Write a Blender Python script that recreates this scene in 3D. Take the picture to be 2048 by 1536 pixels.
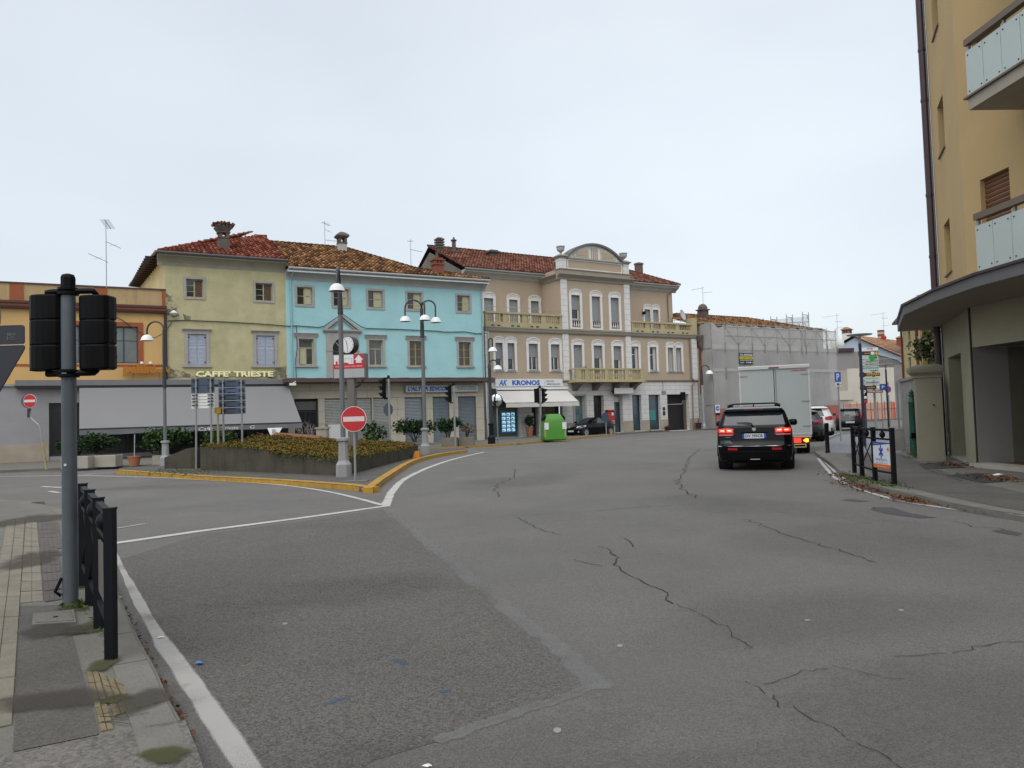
import bpy, bmesh, math, random
import numpy as np
from mathutils import Vector, Matrix
from math import sin, cos, tan, radians, pi, sqrt, atan2
random.seed(7); RNG = np.random.default_rng(7)
for o in list(bpy.data.objects): bpy.data.objects.remove(o)
S = bpy.context.scene; COL = S.collection

# ------------------------------------------------------------------ camera
CH = 1.6; FPX = 1540.0; PITCH = radians(2.4); ROLL = radians(-1.8)
fw = np.array([0, cos(PITCH), sin(PITCH)]); _u = np.array([0, -sin(PITCH), cos(PITCH)]); _r = np.array([1., 0, 0])
RT = cos(ROLL)*_r + sin(ROLL)*_u; UP = -sin(ROLL)*_r + cos(ROLL)*_u
cam = bpy.data.cameras.new('camera'); camo = bpy.data.objects.new('camera', cam); COL.objects.link(camo)
camo.matrix_world = Matrix(((RT[0], UP[0], -fw[0], 0), (RT[1], UP[1], -fw[1], 0), (RT[2], UP[2], -fw[2], CH), (0, 0, 0, 1)))
cam.sensor_fit = 'HORIZONTAL'; cam.sensor_width = 36; cam.lens = 36*FPX/2048; cam.clip_start = .05; cam.clip_end = 2000
S.camera = camo

# ------------------------------------------------------------------ sky, sun, exposure
SUN_EL, SUN_AZ = radians(58), radians(200)
w = bpy.data.worlds.new('World'); S.world = w; w.use_nodes = True
nt = w.node_tree; nt.nodes.clear()
wo = nt.nodes.new('ShaderNodeOutputWorld')
sky = nt.nodes.new('ShaderNodeTexSky'); sky.sky_type = 'NISHITA'; sky.sun_disc = False
sky.sun_elevation = SUN_EL; sky.sun_rotation = SUN_AZ; sky.dust_density = 4; sky.air_density = 1
b1 = nt.nodes.new('ShaderNodeBackground'); b1.inputs[1].default_value = .05
nt.links.new(sky.outputs[0], b1.inputs[0])
tc = nt.nodes.new('ShaderNodeTexCoord'); mp = nt.nodes.new('ShaderNodeMapping'); mp.inputs['Scale'].default_value = (1, 1, 2.6); mp.inputs['Location'].default_value = (2.35, .4, .9)
nz = nt.nodes.new('ShaderNodeTexNoise'); nz.inputs['Scale'].default_value = 1.3; nz.inputs['Detail'].default_value = 4; nz.inputs['Roughness'].default_value = .45
nt.links.new(tc.outputs['Generated'], mp.inputs[0]); nt.links.new(mp.outputs[0], nz.inputs[0])
cr = nt.nodes.new('ShaderNodeValToRGB'); cr.color_ramp.elements[0].position = .3; cr.color_ramp.elements[1].position = .72
cr.color_ramp.elements[0].color = (.70, .745, .785, 1); cr.color_ramp.elements[1].color = (.895, .945, .965, 1)
nt.links.new(nz.outputs['Fac'], cr.inputs[0])
b2 = nt.nodes.new('ShaderNodeBackground'); b2.inputs[1].default_value = .88
nt.links.new(cr.outputs[0], b2.inputs[0])
ad = nt.nodes.new('ShaderNodeAddShader'); nt.links.new(b1.outputs[0], ad.inputs[0]); nt.links.new(b2.outputs[0], ad.inputs[1])
nt.links.new(ad.outputs[0], wo.inputs[0])
sl = bpy.data.lights.new('sun', 'SUN'); sl.energy = 1.5; sl.angle = radians(70); sl.color = (1, .97, .93)
so = bpy.data.objects.new('sun', sl); COL.objects.link(so)
sd = Vector((sin(SUN_AZ)*cos(SUN_EL), cos(SUN_AZ)*cos(SUN_EL), sin(SUN_EL)))   # towards the sun
so.rotation_euler = sd.to_track_quat('Z', 'Y').to_euler(); so.location = (0, 0, 60)
S.view_settings.view_transform = 'Standard'; S.view_settings.look = 'None'; S.view_settings.exposure = 0.0
S.view_settings.gamma = 1; S.view_settings.use_curve_mapping = False
S.render.engine = 'CYCLES'
S.cycles.max_bounces = 6; S.cycles.transparent_max_bounces = 12

# ------------------------------------------------------------------ photo measuring helpers: a pixel becomes a real point
def ray(x, y): return fw + (x-1024)/FPX*RT - (y-768)/FPX*UP
def G(x, y, z=0.0):
    d = ray(x, y); t = (z-CH)/d[2]; return Vector((t*d[0], t*d[1], z))
def at(x, y, Y):
    d = ray(x, y); t = Y/d[1]; return Vector((t*d[0], Y, CH+t*d[2]))
class Fac:
    def __init__(s, p, ang):
        s.o = np.array([p[0], p[1], 0.]); a = radians(ang); s.ang = a
        s.u = np.array([cos(a), sin(a), 0]); s.n = np.array([sin(a), -cos(a), 0])
    def at(s, x, y, wd=0):
        d = ray(x, y); c = np.array([0, 0, CH]); o = s.o+s.n*wd
        X = c+((o-c)@s.n)/(d@s.n)*d-s.o
        return float(X@s.u), float(X[2])
    def P(s, u, y=0, z=0):
        X = s.o+s.u*u-s.n*y; return Vector((X[0], X[1], z))

# ------------------------------------------------------------------ materials
MATS = {}
def N(nt, t, **k):
    n = nt.nodes.new(t)
    for a, v in k.items(): setattr(n, a, v)
    return n
def mat(name, col, rough=.7, var=.12, scale=2.5, bump=0, bscale=60, metal=0, spec=.5, emit=0, stain=0, scol=(.1, .09, .08), sscale=.6,
        streak=0, attr=None, col2=None, speck=0, spscale=120, alpha=1):
    if name in MATS: return MATS[name]
    m = bpy.data.materials.new(name); m.use_nodes = True; t = m.node_tree; L = t.links.new
    p = t.nodes['Principled BSDF']; p.inputs['Roughness'].default_value = rough; p.inputs['Metallic'].default_value = metal
    p.inputs['Specular IOR Level'].default_value = spec
    g = N(t, 'ShaderNodeNewGeometry')
    c = N(t, 'ShaderNodeRGB'); c.outputs[0].default_value = (*col, 1); out = c.outputs[0]
    def mixc(a, bcol, fac):
        x = N(t, 'ShaderNodeMix', data_type='RGBA'); L(fac, x.inputs[0]); L(a, x.inputs[6])
        if isinstance(bcol, tuple): x.inputs[7].default_value = (*bcol, 1)
        else: L(bcol, x.inputs[7])
        return x.outputs[2]
    if attr and col2:
        a = N(t, 'ShaderNodeAttribute', attribute_name=attr); out = mixc(out, col2, a.outputs['Fac'])
    def noise(sc, det=5, stretch=None, ro=.6):
        v = g.outputs['Position']
        if stretch:
            mm = N(t, 'ShaderNodeMapping'); mm.inputs['Scale'].default_value = stretch; L(v, mm.inputs[0]); v = mm.outputs[0]
        n = N(t, 'ShaderNodeTexNoise'); n.inputs['Scale'].default_value = sc; n.inputs['Detail'].default_value = det; n.inputs['Roughness'].default_value = ro; L(v, n.inputs[0])
        return n.outputs['Fac']
    def ramp(f, a, b, hi=1.0):
        r = N(t, 'ShaderNodeMapRange', interpolation_type='SMOOTHSTEP'); r.inputs[1].default_value = a; r.inputs[2].default_value = b; r.inputs[4].default_value = hi; L(f, r.inputs[0]); return r.outputs[0]
    if var:
        hs = N(t, 'ShaderNodeHueSaturation'); L(out, hs.inputs['Color'])
        mr = N(t, 'ShaderNodeMapRange'); mr.inputs[1].default_value = .25; mr.inputs[2].default_value = .75; mr.inputs[3].default_value = 1-var; mr.inputs[4].default_value = 1+var
        L(noise(scale, 8), mr.inputs[0]); L(mr.outputs[0], hs.inputs['Value']); out = hs.outputs[0]
    if stain: out = mixc(out, scol, ramp(noise(sscale, 8, None, .7), .5, .8, stain))
    if streak: out = mixc(out, scol, ramp(noise(1.0, 5, (2.2, 2.2, .22), .7), .5, .85, streak))
    if speck:
        v = N(t, 'ShaderNodeTexVoronoi'); v.inputs['Scale'].default_value = spscale; L(g.outputs['Position'], v.inputs[0])
        hs = N(t, 'ShaderNodeHueSaturation'); L(out, hs.inputs['Color'])
        sp = N(t, 'ShaderNodeSeparateColor'); L(v.outputs['Color'], sp.inputs[0])
        mr = N(t, 'ShaderNodeMapRange'); mr.inputs[3].default_value = 1-speck; mr.inputs[4].default_value = 1+speck; L(sp.outputs[0], mr.inputs[0]); L(mr.outputs[0], hs.inputs['Value']); out = hs.outputs[0]
    L(out, p.inputs['Base Color'])
    if bump:
        bn = N(t, 'ShaderNodeBump'); bn.inputs['Strength'].default_value = min(1, bump*4); bn.inputs['Distance'].default_value = .02
        L(noise(bscale, 4), bn.inputs['Height']); L(bn.outputs[0], p.inputs['Normal'])
    if emit:
        p.inputs['Emission Color'].default_value = (*col, 1); p.inputs['Emission Strength'].default_value = emit
    if alpha < 1: p.inputs['Alpha'].default_value = alpha
    MATS[name] = m; return m
def flat(name, col, rough=.6, **k): return mat(name, col, rough, var=k.pop('var', .04), scale=4, **k)
def lines_mat(name, col, dark, dz=.37, dx=.9, width=.012, **k):
    """render with scored horizontal and vertical joints too fine to model at this distance"""
    m = mat(name, col, **k); t = m.node_tree; L = t.links.new; p = t.nodes['Principled BSDF']
    src = p.inputs['Base Color'].links[0].from_socket
    tcn = N(t, 'ShaderNodeTexCoord'); sx = N(t, 'ShaderNodeSeparateXYZ'); L(tcn.outputs['Object'], sx.inputs[0])
    cb = N(t, 'ShaderNodeCombineXYZ'); L(sx.outputs[0], cb.inputs[0]); L(sx.outputs[2], cb.inputs[1])
    br = N(t, 'ShaderNodeTexBrick'); br.inputs['Scale'].default_value = 1; br.inputs['Mortar Size'].default_value = width; br.inputs['Brick Width'].default_value = dx; br.inputs['Row Height'].default_value = dz
    L(cb.outputs[0], br.inputs[0])
    x = N(t, 'ShaderNodeMix', data_type='RGBA'); L(br.outputs['Fac'], x.inputs[0]); L(src, x.inputs[6]); x.inputs[7].default_value = (*dark, 1); L(x.outputs[2], p.inputs['Base Color'])
    return m
def worn_mat(name, col, under, thr=.5, soft=.08, scale=40, rough=.75, edge=True, amount=1.0, big=3.0):
    """paint, seams and wear lying on the road: breaks up with noise, thins out towards the strip's edge (attribute 'edge')"""
    if name in MATS: return MATS[name]
    m = bpy.data.materials.new(name); m.use_nodes = True; t = m.node_tree; L = t.links.new; p = t.nodes['Principled BSDF']
    p.inputs['Roughness'].default_value = rough; p.inputs['Base Color'].default_value = (*col, 1)
    g = N(t, 'ShaderNodeNewGeometry')
    n = N(t, 'ShaderNodeTexNoise'); n.inputs['Scale'].default_value = scale; n.inputs['Detail'].default_value = 6; n.inputs['Roughness'].default_value = .7; L(g.outputs['Position'], n.inputs[0])
    n2 = N(t, 'ShaderNodeTexNoise'); n2.inputs['Scale'].default_value = big; n2.inputs['Detail'].default_value = 4; L(g.outputs['Position'], n2.inputs[0])
    s1 = N(t, 'ShaderNodeMath', operation='ADD'); L(n.outputs['Fac'], s1.inputs[0]); L(n2.outputs['Fac'], s1.inputs[1])
    h = N(t, 'ShaderNodeMath', operation='MULTIPLY'); L(s1.outputs[0], h.inputs[0]); h.inputs[1].default_value = .5
    src = h.outputs[0]
    if edge:
        a = N(t, 'ShaderNodeAttribute', attribute_name='edge')
        e = N(t, 'ShaderNodeMath', operation='MULTIPLY_ADD'); L(a.outputs['Fac'], e.inputs[0]); e.inputs[1].default_value = .45; e.inputs[2].default_value = -.3
        s2 = N(t, 'ShaderNodeMath', operation='ADD'); L(src, s2.inputs[0]); L(e.outputs[0], s2.inputs[1]); src = s2.outputs[0]
    r = N(t, 'ShaderNodeMapRange', interpolation_type='SMOOTHSTEP'); r.inputs[1].default_value = thr-soft; r.inputs[2].default_value = thr+soft; r.inputs[4].default_value = amount; L(src, r.inputs[0])
    L(r.outputs[0], p.inputs['Alpha'])
    MATS[name] = m; return m

# ------------------------------------------------------------------ mesh helpers
class MB:
    def __init__(s, fr=None): s.v = []; s.f = []; s.fr = fr
    def add(s, vs, fs):
        n = len(s.v)
        if s.fr:
            ox, oy, a = s.fr; c, q = cos(a), sin(a)
            vs = [(ox+c*x-q*y, oy+q*x+c*y, z) for x, y, z in vs]
        s.v += [tuple(p) for p in vs]; s.f += [tuple(i+n for i in f) for f in fs]; return s
    def box(s, x0, x1, y0, y1, z0, z1):
        return s.add([(x0, y0, z0), (x1, y0, z0), (x1, y1, z0), (x0, y1, z0), (x0, y0, z1), (x1, y0, z1), (x1, y1, z1), (x0, y1, z1)],
                     [(3, 2, 1, 0), (4, 5, 6, 7), (0, 1, 5, 4), (1, 2, 6, 5), (2, 3, 7, 6), (3, 0, 4, 7)])
    def cbox(s, x0, x1, y0, y1, z0, z1, b=.02):
        """box with chamfered upright edges and top"""
        p = [(x0+b, y0), (x1-b, y0), (x1, y0+b), (x1, y1-b), (x1-b, y1), (x0+b, y1), (x0, y1-b), (x0, y0+b)]
        q = [(x0+2*b, y0+b), (x1-2*b, y0+b), (x1-b, y0+2*b), (x1-b, y1-2*b), (x1-2*b, y1-b), (x0+2*b, y1-b), (x0+b, y1-2*b), (x0+b, y0+2*b)]
        return s.loft([[(a, c, z0) for a, c in p], [(a, c, z1-b) for a, c in p], [(a, c, z1) for a, c in q]])
    def loft(s, rings, cap=True, closed=True):
        n = len(rings[0]); vs = [p for r in rings for p in r]; fs = []
        for i in range(len(rings)-1):
            for j in range(n if closed else n-1):
                k = (j+1) % n; fs.append((i*n+j, i*n+k, (i+1)*n+k, (i+1)*n+j))
        if cap: fs += [tuple(range(n-1, -1, -1)), tuple((len(rings)-1)*n+j for j in range(n))]
        return s.add(vs, fs)
    def poly(s, pts): return s.add(pts, [tuple(range(len(pts)))])
    def py(s, pts, y0, y1): return s.loft([[(x, y0, z) for x, z in pts], [(x, y1, z) for x, z in pts]])
    def pz(s, pts, z0, z1): return s.loft([[(x, y, z0) for x, y in pts], [(x, y, z1) for x, y in pts]])
    def px(s, pts, x0, x1): return s.loft([[(x0, y, z) for y, z in pts], [(x1, y, z) for y, z in pts]])
    def tube(s, pts, r, n=8, cap=True):
        pts = [Vector(p) for p in pts]; rs = r if isinstance(r, (list, tuple)) else [r]*len(pts); rings = []; ref = None
        for i, p in enumerate(pts):
            d = (pts[min(i+1, len(pts)-1)]-pts[max(i-1, 0)]).normalized()
            if ref is None: ref = d.orthogonal().normalized()
            ref = (ref-d*ref.dot(d)).normalized(); b = d.cross(ref)
            rings.append([tuple(p+rs[i]*(cos(2*pi*k/n)*ref+sin(2*pi*k/n)*b)) for k in range(n)])
        return s.loft(rings, cap)
    def lathe(s, prof, c=(0, 0), n=14, z=0, cap=True):
        return s.loft([[(c[0]+r*cos(2*pi*k/n), c[1]+r*sin(2*pi*k/n), z+h) for k in range(n)] for r, h in prof], cap)
    def disc_y(s, cx, cz, r, y0, y1, n=24):
        return s.py([(cx+r*cos(2*pi*k/n), cz+r*sin(2*pi*k/n)) for k in range(n)], y0, y1)
    def disc_x(s, cy, cz, r, x0, x1, n=20):
        return s.px([(cy+r*cos(2*pi*k/n), cz+r*sin(2*pi*k/n)) for k in range(n)], x0, x1)
    def ring_y(s, cx, cz, r0, r1, y0, y1, n=28):
        a = [(cos(2*pi*k/n), sin(2*pi*k/n)) for k in range(n)]
        return s.loft([[(cx+r1*c, y0, cz+r1*q) for c, q in a], [(cx+r1*c, y1, cz+r1*q) for c, q in a], [(cx+r0*c, y1, cz+r0*q) for c, q in a], [(cx+r0*c, y0, cz+r0*q) for c, q in a], [(cx+r1*c, y0, cz+r1*q) for c, q in a]], False)
    def wall(s, x0, x1, z0, z1, ops=(), y=0, depth=.25):
        xs = sorted({x0, x1, *[min(max(v, x0), x1) for o in ops for v in o[:2]]}); zs = sorted({z0, z1, *[min(max(v, z0), z1) for o in ops for v in o[2:]]})
        for a, b in zip(xs, xs[1:]):
            for c, d in zip(zs, zs[1:]):
                m, k = (a+b)/2, (c+d)/2
                if any(o[0] < m < o[1] and o[2] < k < o[3] for o in ops): continue
                s.poly([(a, y, c), (b, y, c), (b, y, d), (a, y, d)])
        for a, b, c, d in ops:
            e = y+depth
            s.poly([(a, y, c), (a, e, c), (a, e, d), (a, y, d)]); s.poly([(b, y, c), (b, y, d), (b, e, d), (b, e, c)])
            s.poly([(a, y, d), (a, e, d), (b, e, d), (b, y, d)]); s.poly([(a, y, c), (b, y, c), (b, e, c), (a, e, c)])
        return s
    def mesh(s, name, m=None, smooth=False, fix=True):
        me = bpy.data.meshes.new(name); me.from_pydata(s.v, [], s.f)
        if fix:
            bm = bmesh.new(); bm.from_mesh(me); bmesh.ops.recalc_face_normals(bm, faces=bm.faces); bm.to_mesh(me); bm.free()
        if m: me.materials.append(m)
        if smooth:
            me.polygons.foreach_set('use_smooth', [True]*len(me.polygons))
            try: me.set_sharp_from_angle(angle=radians(35))
            except Exception: pass
        return me
    def build(s, name, m, parent=None, smooth=False, fix=True, label=None):
        return put(name, s.mesh(name, m, smooth, fix), parent, label=label)
def put(name, me, parent=None, loc=None, rz=None, label=None):
    o = bpy.data.objects.new(name, me); COL.objects.link(o)
    if parent: o.parent = parent
    if loc is not None: o.location = loc
    if rz is not None: o.rotation_euler = (0, 0, rz)
    if label: o['label'] = label
    return o
def tag(o, label=None, cat=None, group=None, kind=None):
    if label: o['label'] = label
    if cat: o['category'] = cat
    if group: o['group'] = group
    if kind: o['kind'] = kind
    return o
def thing(name, label, cat, loc=(0, 0, 0), rz=0, group=None):
    o = bpy.data.objects.new(name, None); COL.objects.link(o); o.location = loc; o.rotation_euler = (0, 0, rz); o.empty_display_size = .2
    return tag(o, label, cat, group)
def box(name, m, parent, *a, **k): return MB().box(*a).build(name, m, parent, **k)
def struct(name, mb, m, parent=None, **k): return tag(mb.build(name, m, parent, **k), kind='structure')
_txt = {}
def text_mesh(body, bold=0, ext=.0):
    key = (body, bold, ext)
    if key in _txt: return _txt[key]
    cu = bpy.data.curves.new('lettering', 'FONT'); cu.body = body; cu.size = 1; cu.offset = bold; cu.extrude = ext; cu.resolution_u = 2
    o = bpy.data.objects.new('lettering', cu); COL.objects.link(o); dg = bpy.context.evaluated_depsgraph_get()
    me = bpy.data.meshes.new_from_object(o.evaluated_get(dg)); bpy.data.objects.remove(o); bpy.data.curves.remove(cu)
    v = np.array([p.co[:] for p in me.vertices]); _txt[key] = (me, v); return _txt[key]
def text(name, body, m, parent, x0, x1, z0, z1, y, bold=.01, ext=.0, shear=0, flip=False, label=None):
    """lettering stretched to x0..x1, z0..z1 on the plane y, read from -y"""
    src, v = text_mesh(body, bold, 0.02 if ext else 0)
    me = src.copy(); me.materials.clear(); me.materials.append(m)
    a, b = v[:, :2].min(0), v[:, :2].max(0)
    X = x0+(v[:, 0]-a[0])/(b[0]-a[0])*(x1-x0); Zz = z0+(v[:, 1]-a[1])/max(1e-6, b[1]-a[1])*(z1-z0)
    X = X+shear*(Zz-z0)
    if flip: X = x0+x1-X
    Y = y+(-v[:, 2]/.02*ext if ext else 0*X)
    me.vertices.foreach_set('co', np.stack([X, Y, Zz], 1).astype('f').ravel()); me.update()
    return put(name, me, parent, label=label)
def letters(parent, body, m, x0, x1, z0, z1, y, bold=.03, ext=.03):
    """each letter a part"""
    full = text_mesh(body, bold, 0.02)[1]; a, b = full[:, 0].min(), full[:, 0].max(); zl, zh = full[:, 1].min(), full[:, 1].max()
    for i, c in enumerate(body):
        if c == ' ': continue
        pre = text_mesh(body[:i+1], bold, 0.02)[1]; me0, v = text_mesh(c, bold, 0.02)
        r = pre[:, 0].max(); wd = v[:, 0].max()-v[:, 0].min()
        sx = (x1-x0)/(b-a); sz = (z1-z0)/(zh-zl)
        xa = x0+(r-wd-a)*sx
        text('letter', c, m, parent, xa, xa+wd*sx, z0+(v[:, 1].min()-zl)*sz, z0+(v[:, 1].max()-zl)*sz, y, bold, ext)
def strip(name, pts, wd, m, z, parent=None, irregular=0, kind=None, taper=False, seg=None):
    """a flat band along ground points with an 'edge' attribute falling to 0 at its sides"""
    P = [Vector((p[0], p[1], 0)) for p in pts]
    if seg:
        Q = [P[0]]
        for a, b in zip(P, P[1:]):
            n = max(1, int((b-a).length/seg)); Q += [a.lerp(b, i/n) for i in range(1, n+1)]
        P = Q
    mb = MB(); vs = []; ed = []; n = len(P)
    for i, p in enumerate(P):
        d = (P[min(i+1, n-1)]-P[max(i-1, 0)]).normalized(); q = Vector((-d.y, d.x, 0))
        wi = wd[min(i, len(wd)-1)] if isinstance(wd, (list, tuple)) else wd
        if taper: wi *= .25+.75*sin(pi*min(max(i/(n-1), .0), 1))
        j = random.uniform(-1, 1)*irregular; wi *= 1+random.uniform(-.3, .3)*(1 if irregular else 0)
        for k, e in ((-.5, 0), (-.25, 1), (.25, 1), (.5, 0)):
            vs.append(tuple(p+q*(k*wi+j)+Vector((0, 0, z)))); ed.append(e)
    mb.add(vs, [(i*4+k, i*4+k+1, i*4+k+5, i*4+k+4) for i in range(n-1) for k in range(3)])
    me = mb.mesh(name, m, fix=False); at_ = me.attributes.new('edge', 'FLOAT', 'POINT'); at_.data.foreach_set('value', ed)
    return tag(put(name, me, parent), kind=kind)
def blob(name, c, rx, ry, rot, m, z, parent=None, seed=0):
    """an irregular worn patch that fades out towards its rim"""
    r = random.Random(seed); n = 28; vs = [(c[0], c[1], z)]; ed = [1.0]; ph = [r.uniform(0, 6.28) for _ in range(4)]
    for f, e in ((.45, .9), (.75, .45), (1.0, .0)):
        for k in range(n):
            a = 2*pi*k/n; q = f*(1+.16*sin(2*a+ph[0])+.1*sin(3*a+ph[1])+.07*sin(5*a+ph[2])); x, y = rx*q*cos(a), ry*q*sin(a)
            vs.append((c[0]+x*cos(rot)-y*sin(rot), c[1]+x*sin(rot)+y*cos(rot), z)); ed.append(e)
    fs = [(0, 1+k, 1+(k+1) % n) for k in range(n)]+[(1+i*n+k, 1+(i+1)*n+k, 1+(i+1)*n+(k+1) % n, 1+i*n+(k+1) % n) for i in range(2) for k in range(n)]
    me = MB().add(vs, fs).mesh(name, m, fix=False); a = me.attributes.new('edge', 'FLOAT', 'POINT'); a.data.foreach_set('value', ed); return put(name, me, parent)
def crom(pts, n=8):
    """smooth curve through points"""
    P = [Vector(p) for p in pts]; out = []
    for i in range(len(P)-1):
        p0, p1, p2, p3 = P[max(i-1, 0)], P[i], P[i+1], P[min(i+2, len(P)-1)]
        for k in range(n):
            t = k/n; out.append(.5*((2*p1)+(p2-p0)*t+(2*p0-5*p1+4*p2-p3)*t*t+(-p0+3*p1-3*p2+p3)*t**3))
    return out+[P[-1]]
def flakes(name, pts, size, m, parent=None, flatness=.3, seed=1, kind=None, asp=.6, tint=None):
    """many leaf-sized faces, each folded along its midrib, as one mesh"""
    r = np.random.default_rng(seed); P = np.asarray(pts, float); n = len(P)
    nr = r.normal(size=(n, 3)); nr[:, 2] = np.abs(nr[:, 2])+flatness*3; nr /= np.linalg.norm(nr, axis=1)[:, None]
    t = r.normal(size=(n, 3)); t -= nr*(t*nr).sum(1)[:, None]; t /= np.linalg.norm(t, axis=1)[:, None]; b = np.cross(nr, t)
    s = size*r.uniform(.6, 1.25, n)[:, None]
    V = np.stack([P-t*s*.5, P+b*s*asp*.5+nr*s*.12, P+t*s*.5, P-b*s*asp*.5+nr*s*.12], 1).reshape(-1, 3)
    me = bpy.data.meshes.new(name); me.vertices.add(4*n); me.vertices.foreach_set('co', V.astype('f').ravel())
    me.loops.add(6*n); me.polygons.add(2*n)
    base = np.arange(n)[:, None]*4; me.loops.foreach_set('vertex_index', (base+np.array([0, 1, 2, 0, 2, 3])).astype('i').ravel())
    me.polygons.foreach_set('loop_start', np.arange(2*n, dtype='i')*3); me.polygons.foreach_set('loop_total', np.full(2*n, 3, 'i'))
    me.update(calc_edges=True); me.materials.append(m)
    tv = r.uniform(0, 1, n) if tint is None else np.clip(np.asarray(tint)+r.uniform(-.25, .25, n), 0, 1)
    a = me.attributes.new('tint', 'FLOAT', 'POINT'); a.data.foreach_set('value', np.repeat(tv, 4).astype('f'))
    return tag(put(name, me, parent), kind=kind)
# ------------------------------------------------------------------ shared materials
asphalt = mat('asphalt', (.146, .140, .133), .78, .14, .45, bump=.22, bscale=95, speck=.3, spscale=115, stain=.45, scol=(.085, .081, .078), sscale=.16, spec=.4)
pave_asphalt = mat('pavement_asphalt', (.085, .081, .072), .85, .2, 1.2, bump=.15, bscale=80, speck=.25, spscale=70, stain=.4, scol=(.07, .065, .05), sscale=.7)
pave_conc = mat('pavement_concrete', (.135, .13, .112), .9, .18, 1.6, bump=.1, bscale=60, speck=.15, stain=.5, scol=(.1, .095, .07), sscale=.9)
cobble_m = mat('cobbles', (.17, .18, .195), .8, .12, 2, bump=.3, bscale=16, speck=.3, spscale=9)
kerb_stone = mat('kerb_stone', (.15, .145, .128), .9, .2, 3, bump=.15, bscale=40, stain=.5, scol=(.07, .07, .045), sscale=2)
yellow_paint = mat('yellow_kerb_paint', (.40, .225, .022), .8, .25, 5, stain=.8, scol=(.11, .085, .055), sscale=3.2, bump=.08)
white_worn = worn_mat('worn_white_line', (.50, .49, .465), None, .50, .13, 90, big=2.5, amount=.88)
white_thin = worn_mat('old_white_line', (.46, .45, .43), None, .565, .1, 150, big=1.5, amount=.72)
seam_m = worn_mat('asphalt_seam', (.19, .19, .188), None, .56, .16, 18, big=1.2, amount=.6, rough=.85)
crack_m = worn_mat('asphalt_crack', (.018, .017, .016), None, .57, .06, 20, big=5, amount=.85, rough=.95)
patch_m = worn_mat('dark_patch', (.05, .052, .058), None, .47, .05, 9, big=1.5, amount=.85, rough=.8)
moss_m = worn_mat('moss', (.05, .052, .014), None, .53, .14, 12, big=2, amount=.85, rough=.95)
dirt_m = worn_mat('damp_dirt', (.05, .042, .032), None, .48, .14, 6, big=.9, amount=.6, rough=.95)
blue_mark = worn_mat('blue_spray', (.03, .1, .22), None, .6, .12, 30, big=3, amount=.35)
paver_pale = mat('paver_pale', (.19, .172, .135), .9, .22, 4, bump=.15, bscale=50, stain=.4, scol=(.11, .1, .07), sscale=1.5)
paver_brown = mat('paver_brown', (.095, .084, .078), .9, .25, 4, bump=.15, bscale=50, stain=.3, scol=(.07, .07, .05), sscale=1.5)
paver_yellow = mat('paver_yellow', (.19, .155, .088), .9, .22, 5, bump=.2, bscale=60, stain=.5, scol=(.08, .08, .04), sscale=3)
steel = mat('galvanised_steel', (.3, .31, .32), .5, .12, 6, metal=.5, stain=.3, scol=(.16, .16, .16), sscale=3)
zinc = mat('zinc', (.33, .35, .36), .5, .1, 4, metal=.4)
grey_paint = mat('grey_paint', (.2, .21, .225), .5, .08, 5)
dark_metal = mat('anthracite_paint', (.018, .019, .024), .5, .1, 6)
black_m = mat('black_plastic', (.004, .004, .0045), .5, .1, 5, spec=.12)
black_gloss = mat('black_gloss', (.006, .006, .008), .18, 0)
iron = mat('dark_iron', (.0055, .006, .009), .5, .15, 8, spec=.18)
white_paint = mat('white_paint', (.72, .72, .70), .5, .04, 4)
lamp_white = mat('lamp_shade_white', (.74, .75, .75), .35, .05, 4)
red_sign = flat('red_sign', (.5, .018, .02), .45)
blue_sign = flat('blue_sign', (.02, .1, .42), .45)
sign_back = flat('sign_back_blue', (.05, .075, .12), .5)
alu_back = flat('sign_back_grey', (.36, .38, .39), .5)
glass_dark = mat('window_glass', (.022, .026, .032), .06, .3, 1.2, spec=.8)
glass_grey = mat('window_glass_grey', (.07, .08, .085), .08, .5, 1.6, spec=.8)
dark_in = flat('dark_interior', (.012, .011, .011), .8)
rubber = mat('tyre', (.012, .012, .012), .8, .15, 20)
def leaf_mat(n, a, b):
    m = mat(n, a, .6, .12, 6, attr='tint', col2=b, spec=.12); return m
leaf_shrub = leaf_mat('leaf_shrub', (.018, .04, .014), (.06, .115, .03))
leaf_dark = leaf_mat('leaf_dark', (.012, .025, .012), (.035, .07, .022))
leaf_ivy = leaf_mat('leaf_ivy', (.075, .085, .012), (.19, .10, .022))
leaf_dry = leaf_mat('leaf_dry', (.10, .08, .05), (.2, .16, .10))
leaf_dead = leaf_mat('leaf_dead', (.055, .026, .014), (.2, .09, .04))
leaf_red = leaf_mat('leaf_red', (.05, .022, .016), (.12, .05, .03))
leaf_grass = leaf_mat('leaf_grass', (.03, .06, .012), (.09, .13, .03))
leaf_mag = leaf_mat('leaf_magnolia', (.025, .04, .018), (.16, .17, .09))
wood_stem = flat('bark', (.06, .045, .035), .9)

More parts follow.
